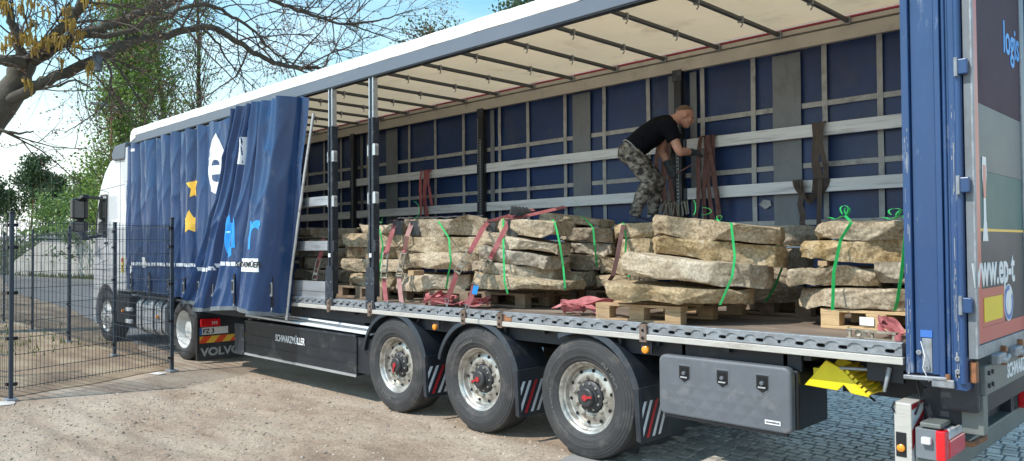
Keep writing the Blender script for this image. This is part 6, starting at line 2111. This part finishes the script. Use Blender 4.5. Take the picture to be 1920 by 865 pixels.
# ------------------------------------------------------------------ bands and straps pulled tight over the load
def drape(pts, gap=.010, n=60, taut=True, bvh=None):
    """a path of points laid against the stones from the open side and pulled taut"""
    bvh = bvh or LOAD
    pts = [Vector(p) for p in pts]
    seg = [(pts[i + 1] - pts[i]).length for i in range(len(pts) - 1)]
    tot = sum(seg)
    out = []
    for k in range(n + 1):
        d = tot * k / n
        i = 0
        while i < len(seg) - 1 and d > seg[i]: d -= seg[i]; i += 1
        p = pts[i].lerp(pts[i + 1], min(1, d / seg[i]))
        hit = bvh.ray_cast(p - VD * .35, VD, .8)
        q = p if hit[0] is None else hit[0] - VD * gap
        out.append((tot * k / n, (q - p).dot(VD), p))
    if taut:                               # nearest-side convex hull
        hull = []
        for (s, d, p) in out:
            while len(hull) >= 2:
                (s1, d1), (s2, d2) = hull[-2], hull[-1]
                if (d2 - d1) * (s - s1) >= (d - d1) * (s2 - s1): hull.pop()
                else: break
            hull.append((s, d))
        res = []
        j = 0
        for (s, d, p) in out:
            while j < len(hull) - 2 and s > hull[j + 1][0]: j += 1
            (s1, d1), (s2, d2) = hull[j], hull[min(j + 1, len(hull) - 1)]
            t = (s - s1) / (s2 - s1) if s2 > s1 else 0
            res.append(p + VD * (d1 + (d2 - d1) * t))
        return res
    return [p + VD * d for s, d, p in out]


def band(front, label, w=.019, knot=None, over=.35):
    """front: points from the top edge down to the pallet"""
    path = drape(front)
    top = path[0]
    t = thing('packing_band', path[-1], label, 'packing band', 'green plastic bands round the stone stacks')
    mb = MB()
    back = [top + VD * over * k / 8 + Vector((0, 0, .012 + .01 * math.sin(k))) for k in range(8, 0, -1)]
    full = back + path
    mb.ribbon(full, VS, w, .0022)
    mb.build('band', M_green, t)
    if knot:
        kn = MB()
        for (dx, h, s) in knot:
            c0 = top + VS * dx + VD * .06 + Vector((0, 0, .012))
            loop = [c0 + VS * (.05 * s * math.sin(a)) + Vector((0, 0, h * (1 - math.cos(a)) / 2)) + VD * .02 * math.sin(2 * a) for a in [k / 12 * 5.2 for k in range(13)]]
            kn.ribbon(loop, VD, w, .0022)
        kn.build('knot_loops', M_green, t)
    return t


band([(-0.962, 0.319, 2.096), (-0.836, 0.379, 1.907), (-0.787, 0.365, 1.657), (-0.843, 0.319, 1.340)], 'green band down the middle of the long stack right of the second post')
band([(-2.174, 0.380, 2.113), (-2.067, 0.350, 1.969), (-2.051, 0.370, 1.827), (-2.106, 0.329, 1.392)], 'green band with a curled end beside the second post', knot=[(.0, .10, 1)])
band([(0.048, 0.338, 2.083), (0.117, 0.275, 1.772), (0.190, 0.215, 1.459), (0.209, 0.238, 1.349)], 'green band between the two red straps of the strapped stack')
band([(0.483, 0.632, 2.065), (0.582, 0.596, 1.820), (0.600, 0.620, 1.611), (0.676, 0.561, 1.381)], 'green band at the right end of the strapped stack')
band([(0.311, 1.306, 2.128), (0.373, 1.371, 2.001), (0.448, 1.311, 1.818), (0.468, 1.337, 1.592)], 'green band over the wedge slab of the rear row')
band([(0.857, 1.289, 2.033), (0.862, 1.298, 1.870), (0.851, 1.292, 1.707), (0.937, 1.243, 1.493)], 'thin green band on the ochre stack below the man')
band([(2.555, 0.369, 2.002), (2.617, 0.298, 1.725), (2.624, 0.240, 1.565), (2.557, 0.179, 1.355)], 'green band slanting down the right part of the front stack', knot=[(.02, .04, .4)])
band([(2.597, 1.191, 1.930), (2.582, 1.184, 1.668), (2.558, 1.167, 1.441), (2.523, 1.136, 1.306)], 'green band on the shaded slabs behind the front stack')
band([(3.336, 0.655, 1.996), (3.272, 0.596, 1.840), (3.263, 0.523, 1.608), (3.284, 0.481, 1.334)], 'broad green band down the left of the rear-post stack', .024, knot=[(.0, .085, .5), (.02, .07, .3)])
band([(3.760, 0.583, 1.981), (3.754, 0.582, 1.834), (3.741, 0.577, 1.578), (3.726, 0.569, 1.340)], 'green band half hidden by the blue rear post', .024, knot=[(-.05, .06, .8), (.0, .05, -.8)])
# curled loose ends standing on the front stack and the long stack
for p, h, s, lab in (((2.338, 0.222, 2.052), .12, .25, 'upright green band end on the big pale slab'), ((2.386, 0.270, 2.051), .06, .9, 'curled green band end lying on the big pale slab'), ((-1.320, 0.243, 2.135), .20, .8, 'curled green band end on the long dark top slab'), ((0.174, 1.309, 2.190), .12, .5, 'small green band end on the wedge slab')):
    p = Vector(p); mb = MB()
    loop = [p + VD * .12 + VS * (.09 * s * math.sin(a)) + Vector((0, 0, h * (1 - math.cos(a)) / 2)) for a in [k / 14 * 3.0 for k in range(15)]]
    mb.ribbon(loop, VD, .02, .0022)
    tag(mb.build('band_end', M_green, org=p), lab, 'packing band', 'loose green band ends')


def ratchet(t, p, d, L=.26, w=.055):
    """a ratchet buckle lying along d at p"""
    d = Vector(d).normalized()
    sd = d.cross(VD).normalized()
    nn = -VD
    r_ = node('ratchet', t)
    for s in (-1, 1):
        b = MB(); b.obox(p + sd * s * w * .55 + nn * .02, p + d * L + sd * s * w * .55 + nn * .02, .006, .040, up=nn); b.build('ratchet_side', M_ratchet, r_)
        b = MB(); b.obox(p + d * .02 + sd * s * w * .42 + nn * .05, p + d * L * .72 + sd * s * w * .42 + nn * .045, .005, .022, up=nn); b.build('handle_side', M_ratchet, r_)
    for k, rr in ((.06, .017), (.5, .010), (.96, .011)):
        c = p + d * L * k + nn * .025
        MB().tube([c - sd * w * .58, c + sd * w * .58], rr, 10).build('spindle', M_ratchet, r_, smooth=50)
    c = p + d * L * .70 + nn * .05
    MB().obox(c - sd * w * .45, c + sd * w * .45, .035, .012, up=nn).build('handle_grip', M_ratchet, r_, bevel=.003)
    MB().tube([p + nn * .035 - sd * w * .35, p + nn * .035 + sd * w * .35], .024, 10).build('webbing_roll', M_web_red, r_, smooth=50)
    return r_


def lashing(top, mid, low, hook, label, m, back=None, extra=None, w=.05):
    """webbing from behind over the edge down to a ratchet (mid..low), then to a hook on the rail"""
    top, mid, low, hook = Vector(top), Vector(mid), Vector(low), Vector(hook)
    t = thing('ratchet_strap', hook, label, 'ratchet strap', 'red ratchet straps holding the load')
    path = drape([top, mid], .02, 24)
    sd = (mid - top).cross(VD).normalized()
    mb = MB()
    over = [Vector(q) for q in (back or [])]
    mb.ribbon(over + path, sd, w, .003)
    mb.build('webbing', m, t)
    d = (low - mid).normalized()
    ratchet(t, path[-1], low - path[-1], (low - path[-1]).length)
    mb = MB(); mb.ribbon([low, low.lerp(hook, .5) - VD * .01, hook + Vector((0, 0, .05))], sd, w, .003); mb.build('lower_webbing', m, t)
    hk = MB()
    h0 = hook + Vector((0, 0, .05))
    for s in (-1, 1):
        hk.tube([h0 + sd * s * .022, h0 - Vector((0, 0, .05)) + sd * s * .010, h0 - Vector((0, 0, .075)) + sd * s * .004 - VD * .01], .0045, 6)
    hk.tube([h0 - sd * .024, h0 + sd * .024], .0045, 6)
    hk.build('claw_hook', M_galv, t)
    # edge protector under the webbing at the top edge
    pr = MB()
    e = path[1]
    pr.obox(e + VD * .22 + Vector((0, 0, .012)), e - VD * .012 + Vector((0, 0, .006)), .11, .008)
    pr.obox(e - VD * .016 + Vector((0, 0, .012)) + sd * .035, e - VD * .016 - Vector((0, 0, .15)) + sd * .035, .11, .008, up=VD)
    for s in (-.05, 0.05):
        pr.obox(e - VD * .024 + Vector((0, 0, 0)) + sd * (.035 + s), e - VD * .024 - Vector((0, 0, .145)) + sd * (.035 + s), .008, .014, up=VD)
    pr.build('edge_protector', M_rubber, t, bevel=.003)
    return t


up_ = Vector((0, 0, 1))
lashing((-1.651, 0.266, 2.128), (-1.614, 0.102, 1.753), (-1.555, 0.029, 1.460), (-1.437, -0.029, 1.164), 'red strap standing upright, closest to the second side post', M_web_red, back=[Vector((-1.651, 0.266, 2.128)) + VD * 1.0, Vector((-1.651, 0.266, 2.128)) + VD * .3])
lashing((-1.432, 0.344, 2.122), (-1.372, 0.131, 1.753), (-1.354, 0.087, 1.481), (-1.138, -0.041, 1.168), 'faded pink strap standing upright, second from the side post', M_web_pink, back=[Vector((-1.432, 0.344, 2.122)) + VD * 1.0, Vector((-1.432, 0.344, 2.122)) + VD * .3])
lashing((-0.135, 0.297, 2.082), (-0.130, 0.056, 1.769), (-0.202, -0.066, 1.554), (-0.368, -0.052, 1.239), 'faded strap slanting left, upper of the two leaning red straps', M_web_red, back=[Vector((-0.350, 1.208, 2.226)), Vector((-0.189, 0.665, 2.136))])
t = lashing((0.102, 0.391, 2.098), (0.127, 0.075, 1.691), (0.056, -0.059, 1.445), (0.030, -0.134, 1.201), 'red strap with a blue label, lower of the two leaning straps', M_web_red, back=[Vector((-0.030, 1.386, 2.248)), Vector((-0.008, 0.845, 2.151))])
a_, b2_ = Vector((0.089, -0.068, 1.436)), Vector((0.080, -0.089, 1.355))
MB().ribbon([a_, b2_], (b2_ - a_).cross(VD), .05, .004).build('blue_label', M_cyan, t)
lb_t = thing('cargo_strap', (0.915, 1.009, 1.500), 'thin maroon strap running down the ochre stack beside the man', 'strap')
MB().ribbon([Vector((0.933, 1.222, 2.030)) + VD * .5] + drape([(0.925, 1.215, 2.025), (0.880, 1.175, 1.869), (0.888, 1.117, 1.709), (0.868, 1.034, 1.445)], .015), VS, .045, .003).build('webbing', M_web_brown, lb_t)
# the ratchet hanging between curtain and first post
hr = thing('ratchet_strap', (-3.316, 0.255, 1.292), 'ratchet strap hanging left of the first side post', 'ratchet strap', 'red ratchet straps holding the load')
ratchet(hr, Vector((-3.342, 0.287, 1.681)), Vector((-3.348, 0.219, 1.404)) - Vector((-3.342, 0.287, 1.681)), .30)
MB().ribbon([(-3.351, 0.341, 1.934), (-3.333, 0.282, 1.682), (-3.325, 0.214, 1.391), (-3.282, 0.219, 1.260)], VS, .05, .003).build('webbing', M_web_red, hr)


# heaps of loose webbing on the floor
def heap(cx, cy, rx, ry, label, seed, m, turns=9, hmax=.12):
    r_ = random.Random(seed)
    t = thing('loose_strap_heap', (cx, cy, ZF), label, 'strap', 'heaps of loose red webbing')
    for k in range(turns):
        mb = MB()
        a0 = r_.uniform(0, 6.28); n = 22
        sx, sy = rx * r_.uniform(.35, 1.0), ry * r_.uniform(.35, 1.0)
        ox, oy = r_.uniform(-.35, .35) * rx, r_.uniform(-.35, .35) * ry
        sweep = r_.uniform(2.4, 5.2)
        hh = r_.uniform(.02, hmax)
        pts, sds = [], []
        for i in range(n + 1):
            a = a0 + sweep * i / n
            z = ZF + .028 + hh * math.sin(math.pi * i / n) ** 2 + .012 * k * .5 + .010 * math.sin(a * 3 + k)
            pts.append(Vector((cx + ox + sx * math.cos(a), cy + oy + sy * math.sin(a) * .9, z)))
            tw_ = 1.35 + .75 * math.sin(a * 1.3 + k)
            rad = Vector((math.cos(a), math.sin(a), 0))
            sds.append((Vector((0, 0, 1)) * math.cos(tw_ * .8) + rad * math.sin(tw_ * .8)))
        mb.ribbon(pts, sds, .045, .003)
        mb.build('webbing_coil', m, t)


heap(-.72, .14, .26, .14, 'heap of red webbing by the foot of the leaning straps', 5, M_web_red, 11, .07)
heap(-.25, .22, .20, .14, 'smaller tangle of red webbing right beside the leaning straps', 6, M_web_red, 7, .07)
heap(1.13, .30, .28, .17, 'heap of red webbing on the floor left of the worn pallet', 7, M_web_red, 11, .075)
heap(3.78, .30, .12, .10, 'small red webbing bundle by the rear post', 8, M_web_red, 4, .10)
fr = thing('floor_ratchet', (3.656, 0.292, 1.202), 'rusty ratchet buckle lying flat on the floor by the rear post', 'ratchet')
ratchet(fr, Vector((3.83, .12, 1.215)), Vector((-.36, .07, 0)), .34, .05)
b = MB().lathe((3.60, .11, 1.225), [(-.004, .02), (.01, .02), (.012, .012), (.014, 0)], 14)
b.build('pawl_disc', M_ratchet, fr, smooth=40)
# grey plastic corner pieces piled on the strapped stack
cp = thing('corner_protectors', (-0.088, 0.765, 2.163), 'pile of grey ribbed plastic edge protectors on top of the load', 'edge protectors')
c0 = Vector((-0.086, 0.697, 2.139))
for k in range(5):
    p = c0 + VS * (.03 * k - .06) + VD * (.05 * k - .1)
    a = Vector((0, 0, 1)) * .9 + VS * (.25 + .12 * k)
    b = MB()
    b.obox(p, p + a.normalized() * .09, .08, .012, up=VD)
    b.obox(p + VS * .012, p + VS * .012 + Vector((0, 0, .02)) + VD * .10, .08, .010)
    for s in range(4):
        b.obox(p - VD * .01 + VS * (-.03 + .02 * s) + a.normalized() * .01, p - VD * .01 + VS * (-.03 + .02 * s) + a.normalized() * .085, .008, .012, up=VD)
    b.build('protector', M_rubber, cp)
# black rubber mats tucked along the top of the long stack
mt = thing('rubber_mat', (-1.074, 0.488, 2.132), 'dark rubber mat lying along the top of the long stack', 'mat')
b = MB()
for i in range(24):
    t_ = i / 23
    p = Vector((-1.922, 0.489, 2.153)).lerp(Vector((-0.609, 0.670, 2.139)), t_)
    w_ = .010 * math.sin(i * 1.7)
    b.v += [tuple(p + Vector((0, 0, .012 + w_))), tuple(p + VD * .3 + Vector((0, 0, .025 - w_))), tuple(p + Vector((0, 0, w_))), tuple(p + VD * .3 + Vector((0, 0, .008 - w_)))]
for i in range(23):
    q = i * 4
    b.f += [(q, q + 4, q + 5, q + 1), (q + 2, q + 3, q + 7, q + 6), (q, q + 2, q + 6, q + 4), (q + 1, q + 5, q + 7, q + 3)]
b.mi = [0] * len(b.f)
b.build('sheet', M_rubber, mt)

# ------------------------------------------------------------------ spare webbing hung over the far slats
def hung(px_list, label, m, seed, zt=2.99, y=2.392):
    """strands: (x, z_low, width, sway)"""
    r_ = random.Random(seed)
    x0 = px_list[0][0]
    t = thing('hanging_straps', (x0, y - .03, min(q[1] for q in px_list)), label, 'strap', 'straps hung over the far slats')
    for k, (x, zl_, w, sway) in enumerate(px_list):
        mb = MB()
        n = 16
        pts, sds = [], []
        yy = y - .012 - .014 * k
        for i in range(n + 1):
            f = i / n
            z = zt + .012 - (zt + .012 - zl_) * f
            pts.append(Vector((x + sway * f + .012 * math.sin(f * 7 + k), yy - .018 * math.sin(f * 3.1) - .01 * r_.random(), z)))
            a = .35 * math.sin(f * 5 + k * 1.9)
            sds.append(Vector((math.cos(a), math.sin(a), 0)))
        pts = [Vector((x, y + .045, zt - .05)), Vector((x, y + .038, zt + .012)), Vector((x, y + .012, zt + .018))] + pts
        sds = [Vector((1, 0, 0))] * 3 + sds
        mb.ribbon(pts, sds, w, .003)
        mb.build('strand', m, t)
    return t


hung([(-3.74, 2.30, .06, -.02), (-3.70, 2.22, .05, .02), (-3.62, 2.45, .05, .06), (-3.78, 2.26, .05, -.03)], 'bright red straps hung over the slat in the dim front part', M_web_red, 1)
hung([(.60, 2.10, .055, .02), (.66, 2.08, .055, -.02), (.70, 2.12, .05, .05), (.57, 2.2, .05, -.03)], 'dark maroon straps hanging right behind the man\'s legs', M_web_brown, 2)
hung([(1.16, 2.08, .055, -.03), (1.20, 2.05, .055, .02), (1.25, 2.1, .055, .06), (1.12, 2.12, .05, -.06), (1.22, 2.2, .05, .12)], 'maroon straps the man is hanging on the slat', M_web_brown, 3)
t = hung([(2.36, 2.36, .06, .02), (2.40, 2.40, .05, .01), (2.44, 2.46, .045, .03)], 'brown strap looped over both slats near the rear, with a hanging coil', M_web_dark, 4)
for k in range(4):
    mb = MB(); pts, sds = [], []
    for i in range(25):
        a = math.pi + math.pi * i / 24
        rx, rz_ = .17 - .035 * k, .17 + .02 * k
        pts.append(Vector((2.31 + rx * math.cos(a), 2.372 - .012 * k, 2.455 + rz_ * math.sin(a))))
        sds.append(Vector((math.cos(a) * .75, .66, math.sin(a) * .75)))
    mb.ribbon(pts, sds, .05, .003)
    mb.build('coil', M_web_dark, t)
mb = MB(); mb.ribbon([(2.24, 2.33, 2.30), (2.225, 2.325, 2.2), (2.25, 2.325, 2.10), (2.24, 2.33, 2.02), (2.27, 2.33, 1.95)], Vector((1, .25, .15)), .055, .003); mb.build('tail', M_web_dark, t)
mb = MB(); mb.ribbon([(2.42, 2.345, 2.44), (2.41, 2.34, 2.2), (2.40, 2.34, 1.95)], Vector((1, .2, 0)), .045, .003); mb.build('tail', M_web_dark, t)
# hooks hung in a bunch behind the front stack
hk = thing('hook_bunch', (1.0, 2.28, 2.10), 'bunch of dull steel hooks hanging at the foot of the far post behind the man', 'hooks')
for k in range(8):
    p = Vector((0.688, 2.260, 2.281)).lerp(Vector((0.978, 2.260, 2.268)), k / 7) + Vector((rnd.uniform(-.012, .012), rnd.uniform(-.02, .02), rnd.uniform(-.02, .02)))
    MB().tube([p + Vector((-.12 + .018 * k, 0, -.12)), p + Vector((-.03, 0, .015)), p + Vector((.015, 0, .012)), p + Vector((.03, 0, -.13))], .008, 6).build('hook', M_nut, hk, smooth=50)

# ================================================================== the man on the load
per = thing('person', (0.760, 1.685, 2.064), 'man in black T-shirt and grey camouflage trousers bending forward to hang straps', 'person')


def fuse(name, mb, voxel, m, parent, wrinkle=0.0, wscale=20, it=4, stretch=(1, 1, 1)):
    """merge overlapping closed shapes into one continuous skin"""
    o0 = ORG[parent]
    me = mb.mesh(name, o0)
    tmp = bpy.data.objects.new('tmp', me)
    col.objects.link(tmp)
    r = tmp.modifiers.new('r', 'REMESH'); r.mode = 'VOXEL'; r.voxel_size = voxel
    s = tmp.modifiers.new('s', 'SMOOTH'); s.iterations = it; s.factor = .5
    dg = bpy.context.evaluated_depsgraph_get()
    me2 = bpy.data.meshes.new_from_object(tmp.evaluated_get(dg))
    bpy.data.objects.remove(tmp)
    if wrinkle:
        for v in me2.vertices:
            p = Vector((v.co.x * stretch[0], v.co.y * stretch[1], v.co.z * stretch[2])) * wscale
            v.co += v.normal * (noise.noise(p) + .5 * noise.noise(p * 2.3)) * wrinkle
    me2.polygons.foreach_set('use_smooth', [True] * len(me2.polygons))
    me2.materials.clear()
    return link(name, me2, m, parent)


def ellipsoid(mb, c, ax, rad, seg=20, rings=12):
    c = Vector(c)
    vv, ff = [c - ax[2] * rad[2]], []
    for i in range(1, rings):
        t = math.pi * i / rings
        for k in range(seg):
            a = 2 * math.pi * k / seg
            vv.append(c + ax[0] * (rad[0] * math.sin(t) * math.cos(a)) + ax[1] * (rad[1] * math.sin(t) * math.sin(a)) - ax[2] * (rad[2] * math.cos(t)))
    vv.append(c + ax[2] * rad[2])
    for k in range(seg):
        ff.append((0, 1 + (k + 1) % seg, 1 + k))
        ff.append((len(vv) - 1, 1 + (rings - 2) * seg + k, 1 + (rings - 2) * seg + (k + 1) % seg))
    for i in range(rings - 2):
        for k in range(seg):
            k2 = (k + 1) % seg
            ff.append((1 + i * seg + k, 1 + i * seg + k2, 1 + (i + 1) * seg + k2, 1 + (i + 1) * seg + k))
    mb.add(vv, ff)


def loft(mb, secs, side, seg=24):
    """secs: (point, half width along side, half depth); ends capped"""
    pts = [Vector(s_[0]) for s_ in secs]
    n = len(pts)
    vv, ff = [], []
    for i, s_ in enumerate(secs):
        d = (pts[min(i + 1, n - 1)] - pts[max(i - 1, 0)]).normalized()
        sd = (side - d * side.dot(d)).normalized()
        fr_ = d.cross(sd)
        for k in range(seg):
            a = 2 * math.pi * k / seg
            vv.append(pts[i] + sd * (s_[1] * math.cos(a)) + fr_ * (s_[2] * math.sin(a)))
    for i in range(n - 1):
        for k in range(seg):
            k2 = (k + 1) % seg
            ff.append((i * seg + k, i * seg + k2, (i + 1) * seg + k2, (i + 1) * seg + k))
    ff += [tuple(range(seg - 1, -1, -1)), tuple((n - 1) * seg + k for k in range(seg))]
    mb.add(vv, ff)


def limb(mb, pts, rr, seg=16, k=5):
    q = dens(pts, k)
    n = len(pts) - 1
    rad = []
    for i in range(len(q)):
        u = i / (len(q) - 1) * n; j = min(n - 1, int(u))
        rad.append(rr[j] + (rr[j + 1] - rr[j]) * (u - j))
    mb.tube(q, rad, seg)


SIDE = VD.copy()                            # his left-right axis runs along the view depth
pel, sp1, sp2, nck = Vector((0.652, 1.695, 2.839)), Vector((0.752, 1.792, 2.953)), Vector((0.882, 1.904, 3.076)), Vector((0.993, 1.984, 3.147))
hd = Vector((1.094, 2.055, 3.194))
shn, shf = Vector((1.044, 1.812, 3.059)), Vector((0.822, 2.097, 3.127))
eln, wrn, han = Vector((1.161, 1.837, 2.791)), Vector((1.185, 2.045, 2.795)), Vector((1.209, 2.154, 2.796))
elf, wrf, haf = Vector((0.817, 2.016, 2.844)), Vector((0.935, 1.969, 2.668)), Vector((0.980, 1.960, 2.589))
hpn, hpf = Vector((0.724, 1.614, 2.774)), Vector((0.598, 1.798, 2.806))
knn, knf = Vector((0.866, 1.707, 2.497)), Vector((0.755, 2.020, 2.522))
ann, anf = Vector((0.732, 1.640, 2.178)), Vector((0.704, 2.006, 2.201))
SOLE = 2.012
ann.z = max(ann.z, SOLE + .10)
# head axes
hf = (VS * .90 + Vector((0, 0, -.40))).normalized()          # facing
hu = (Vector((0, 0, 1)) - hf * hf.z).normalized()
hs = hf.cross(hu)
bd = MB()
AX = (hs, hf, hu)
ellipsoid(bd, hd + hu * .022 - hf * .012, AX, (.076, .097, .092))        # skull
ellipsoid(bd, hd + hf * .030 - hu * .030, AX, (.064, .066, .080))        # face
ellipsoid(bd, hd + hf * .046 - hu * .088, AX, (.044, .044, .032))        # jaw and chin
ellipsoid(bd, hd + hf * .084 + hu * .028, AX, (.050, .014, .012))        # brow
ellipsoid(bd, hd + hf * .104 - hu * .018, AX, (.013, .020, .022))        # nose
ellipsoid(bd, hd + hf * .096 + hu * .004, AX, (.010, .010, .024))
ellipsoid(bd, hd + hf * .090 - hu * .056, AX, (.024, .012, .008))        # lips
ellipsoid(bd, hd + hf * .088 - hu * .067, AX, (.021, .012, .007))
for s in (-1, 1):
    ellipsoid(bd, hd + hs * s * .078 - hf * .008 - hu * .006, (hs, hf, hu), (.012, .021, .034))    # ears
    ellipsoid(bd, hd + hs * s * .045 + hf * .062 - hu * .022, AX, (.022, .022, .026))   # cheeks
limb(bd, [sp2, nck, nck.lerp(hd, .55)], [.085, .066, .058])
loft(bd, [(pel, .15, .10), (sp1, .14, .095), (sp2, .15, .10), (nck, .08, .07)], SIDE)
for sh, el, wr in ((shn, eln, wrn), (shf, elf, wrf)):
    limb(bd, [sp2.lerp(sh, .6), sh, sh.lerp(el, .5), el, el.lerp(wr, .35), wr], [.062, .060, .052, .043, .044, .030])
for hp, kn, an in ((hpn, knn, ann), (hpf, knf, anf)):
    limb(bd, [hp, hp.lerp(kn, .5), kn, kn.lerp(an, .35), an, an - Vector((0, 0, .04))], [.078, .066, .052, .052, .036, .036])
fuse('body', bd, .0085, M_skin, per, it=5)
# eyes: lids in shade, small dark lens shapes
for s in (-1, 1):
    e = MB(); ellipsoid(e, hd + hs * s * .031 + hf * .0885 + hu * .008, AX, (.011, .005, .005), 12, 8); e.build('eye', M_hair, per, smooth=180)
# cropped hair as a thin cap over crown, sides and nape
hr_ = MB()
NS_, NT = 40, 22
cen = hd + hu * .022 - hf * .012
for i in range(NT + 1):
    t = .5 * math.pi * 1.18 * i / NT
    for k in range(NS_):
        a = 2 * math.pi * k / NS_
        ca, sa = math.cos(a), math.sin(a)            # sa along facing
        lim = .5 * math.pi * (0.74 - .34 * max(0, sa) + .34 * max(0, -sa) + .02 * abs(ca))
        tt = min(t, lim)
        rr = 1.018 + .012 * noise.noise(Vector((ca * 3, sa * 3, tt * 3)))
        hr_.v.append(tuple(cen + (hs * (.076 * ca) + hf * (.097 * sa)) * (math.sin(tt) * rr) + hu * (.092 * math.cos(tt) * rr)))
for i in range(NT):
    for k in range(NS_):
        k2 = (k + 1) % NS_
        hr_.f.append((i * NS_ + k, i * NS_ + k2, (i + 1) * NS_ + k2, (i + 1) * NS_ + k))
hr_.mi = [0] * len(hr_.f)
hr_.build('hair', M_hair, per, smooth=180)
# T-shirt
ts = MB()
bk = Vector((0, 0, 1))
loft(ts, [(pel + (sp1 - pel) * -.02, .188, .132), (pel.lerp(sp1, .5), .180, .135), (sp1, .182, .140), (sp1.lerp(sp2, .55), .200, .142), (sp2, .205, .132), (sp2.lerp(nck, .55), .150, .105), (nck, .085, .078)], SIDE)
for sh, el in ((shn, eln), (shf, elf)):
    limb(ts, [sp2.lerp(sh, .35), sh, sh.lerp(el, .28), sh.lerp(el, .56)], [.105, .094, .084, .080])
fuse('shirt', ts, .011, M_shirt, per, .008, 11, 6)
# trousers
tr = MB()
loft(tr, [(pel + (sp1 - pel) * .18, .178, .125), (pel, .190, .140), (pel + (hpn.lerp(hpf, .5) - pel) * 1.3, .18, .135), (hpn.lerp(hpf, .5) + (knn.lerp(knf, .5) - hpn.lerp(hpf, .5)) * .12, .165, .115)], SIDE)
ellipsoid(tr, pel - VS * .045 - Vector((0, 0, .03)), (SIDE, VS, Vector((0, 0, 1))), (.178, .105, .115))
for hp, kn, an in ((hpn, knn, ann), (hpf, knf, anf)):
    limb(tr, [hp, hp.lerp(kn, .35), hp.lerp(kn, .7), kn, kn.lerp(an, .3), kn.lerp(an, .7), an + (kn - an) * .1, an - Vector((0, 0, .055))], [.105, .106, .090, .082, .080, .070, .064, .062])
fuse('trousers', tr, .011, M_camo, per, .010, 13, 4, (1, 1, 1.6))
wb = MB(); loft(wb, [(pel + (sp1 - pel) * .02 - VS * .0, .193, .143), (pel + (sp1 - pel) * .09, .188, .138)], SIDE)
wb.build('waistband', M_strap_grey, per, smooth=60)


def glove(wr, ha, curl_to, thumb_side, palm_n, name='glove'):
    g_ = MB()
    d = (ha - wr).normalized()
    sd = d.cross(palm_n).normalized()
    nn = sd.cross(d).normalized()
    c = wr + d * .058
    ellipsoid(g_, c, (sd, nn, d), (.046, .024, .060))
    limb(g_, [wr - d * .055, wr - d * .01, wr + d * .03], [.042, .037, .034])
    for k, (o_, L) in enumerate(((-.034, .072), (-.012, .082), (.011, .078), (.032, .062))):
        b0 = c + d * .040 + sd * o_
        p1 = b0 + (d * .85 + nn * .20 * curl_to) .normalized() * L * .45
        p2 = p1 + (d * .45 + nn * .85 * curl_to).normalized() * L * .35
        p3 = p2 + (d * -.05 + nn * 1.0 * curl_to).normalized() * L * .28
        limb(g_, [b0 - d * .02, b0, p1, p2, p3], [.012, .0115, .0105, .0098, .0085], 10, 3)
    tb0 = c - d * .022 + sd * thumb_side * .036
    t1 = tb0 + (sd * thumb_side * .8 + d * .55 + nn * .25 * curl_to).normalized() * .034
    t2 = t1 + (sd * thumb_side * .15 + d * .85 + nn * .5 * curl_to).normalized() * .032
    limb(g_, [tb0 - sd * thumb_side * .015, tb0, t1, t2], [.015, .0135, .012, .0098], 10, 3)
    return fuse(name, g_, .0052, M_glove, per, .0015, 60, 2)


glove(wrn, han, 1, 1, Vector((0, 0, -1)) * .6 + VD * .8)
glove(wrf, haf, 1, 1, VS * .8 + VD * .5)
# shoes
def shoe(an, sole_z, nm='shoe'):
    fd = (VS * .96 - VD * .18).normalized()
    sd = fd.cross(Vector((0, 0, 1))).normalized()
    heel = Vector((an.x, an.y, sole_z)) - fd * .065
    s_ = MB()
    loft(s_, [(heel + Vector((0, 0, .055)) - fd * .005, .030, .045), (heel + fd * .04 + Vector((0, 0, .060)), .040, .058), (heel + fd * .11 + Vector((0, 0, .055)), .044, .052), (heel + fd * .18 + Vector((0, 0, .045)), .049, .040), (heel + fd * .245 + Vector((0, 0, .036)), .043, .030), (heel + fd * .285 + Vector((0, 0, .030)), .022, .018)], sd)
    limb(s_, [heel + fd * .065 + Vector((0, 0, .04)), heel + fd * .068 + Vector((0, 0, .115))], [.048, .043])
    o = fuse(nm, s_, .008, M_shoe, per, .002, 40, 3)
    sl_ = MB()
    n = 28
    out = []
    for k in range(n):
        a = 2 * math.pi * k / n
        w_ = .046 + .006 * math.cos(a)
        out.append(heel + fd * (.135 + .158 * math.cos(a)) + sd * (w_ * math.sin(a)))
    sl_.v = [tuple(q + Vector((0, 0, .002))) for q in out] + [tuple(q + Vector((0, 0, .022))) for q in out]
    sl_.f = [tuple(range(n))[::-1], tuple(range(n, 2 * n))] + [(i, (i + 1) % n, n + (i + 1) % n, n + i) for i in range(n)]
    sl_.mi = [0] * len(sl_.f)
    sl_.build('sole', M_sole, o)
    return o
shoe(ann, SOLE)
shoe(anf, SOLE)
# strap held stretched between his hands
hs_t = thing('held_strap', haf, 'maroon strap end stretched between the man\'s two gloves', 'strap')
p0, p1 = han + VS * .055 + Vector((0, 0, -.02)), haf + VS * .02 + Vector((0, 0, -.03))
MB().ribbon([p0 + VS * .06 + VD * .05 + Vector((0, 0, .03)), p0, p0.lerp(p1, .5) - Vector((0, 0, .012)), p1], (Vector((0, 0, 1)) * .7 + VS * .7), .055, .003).build('webbing', M_web_brown, hs_t)

for im in list(bpy.data.meshes):
    if im.users == 0: bpy.data.meshes.remove(im)
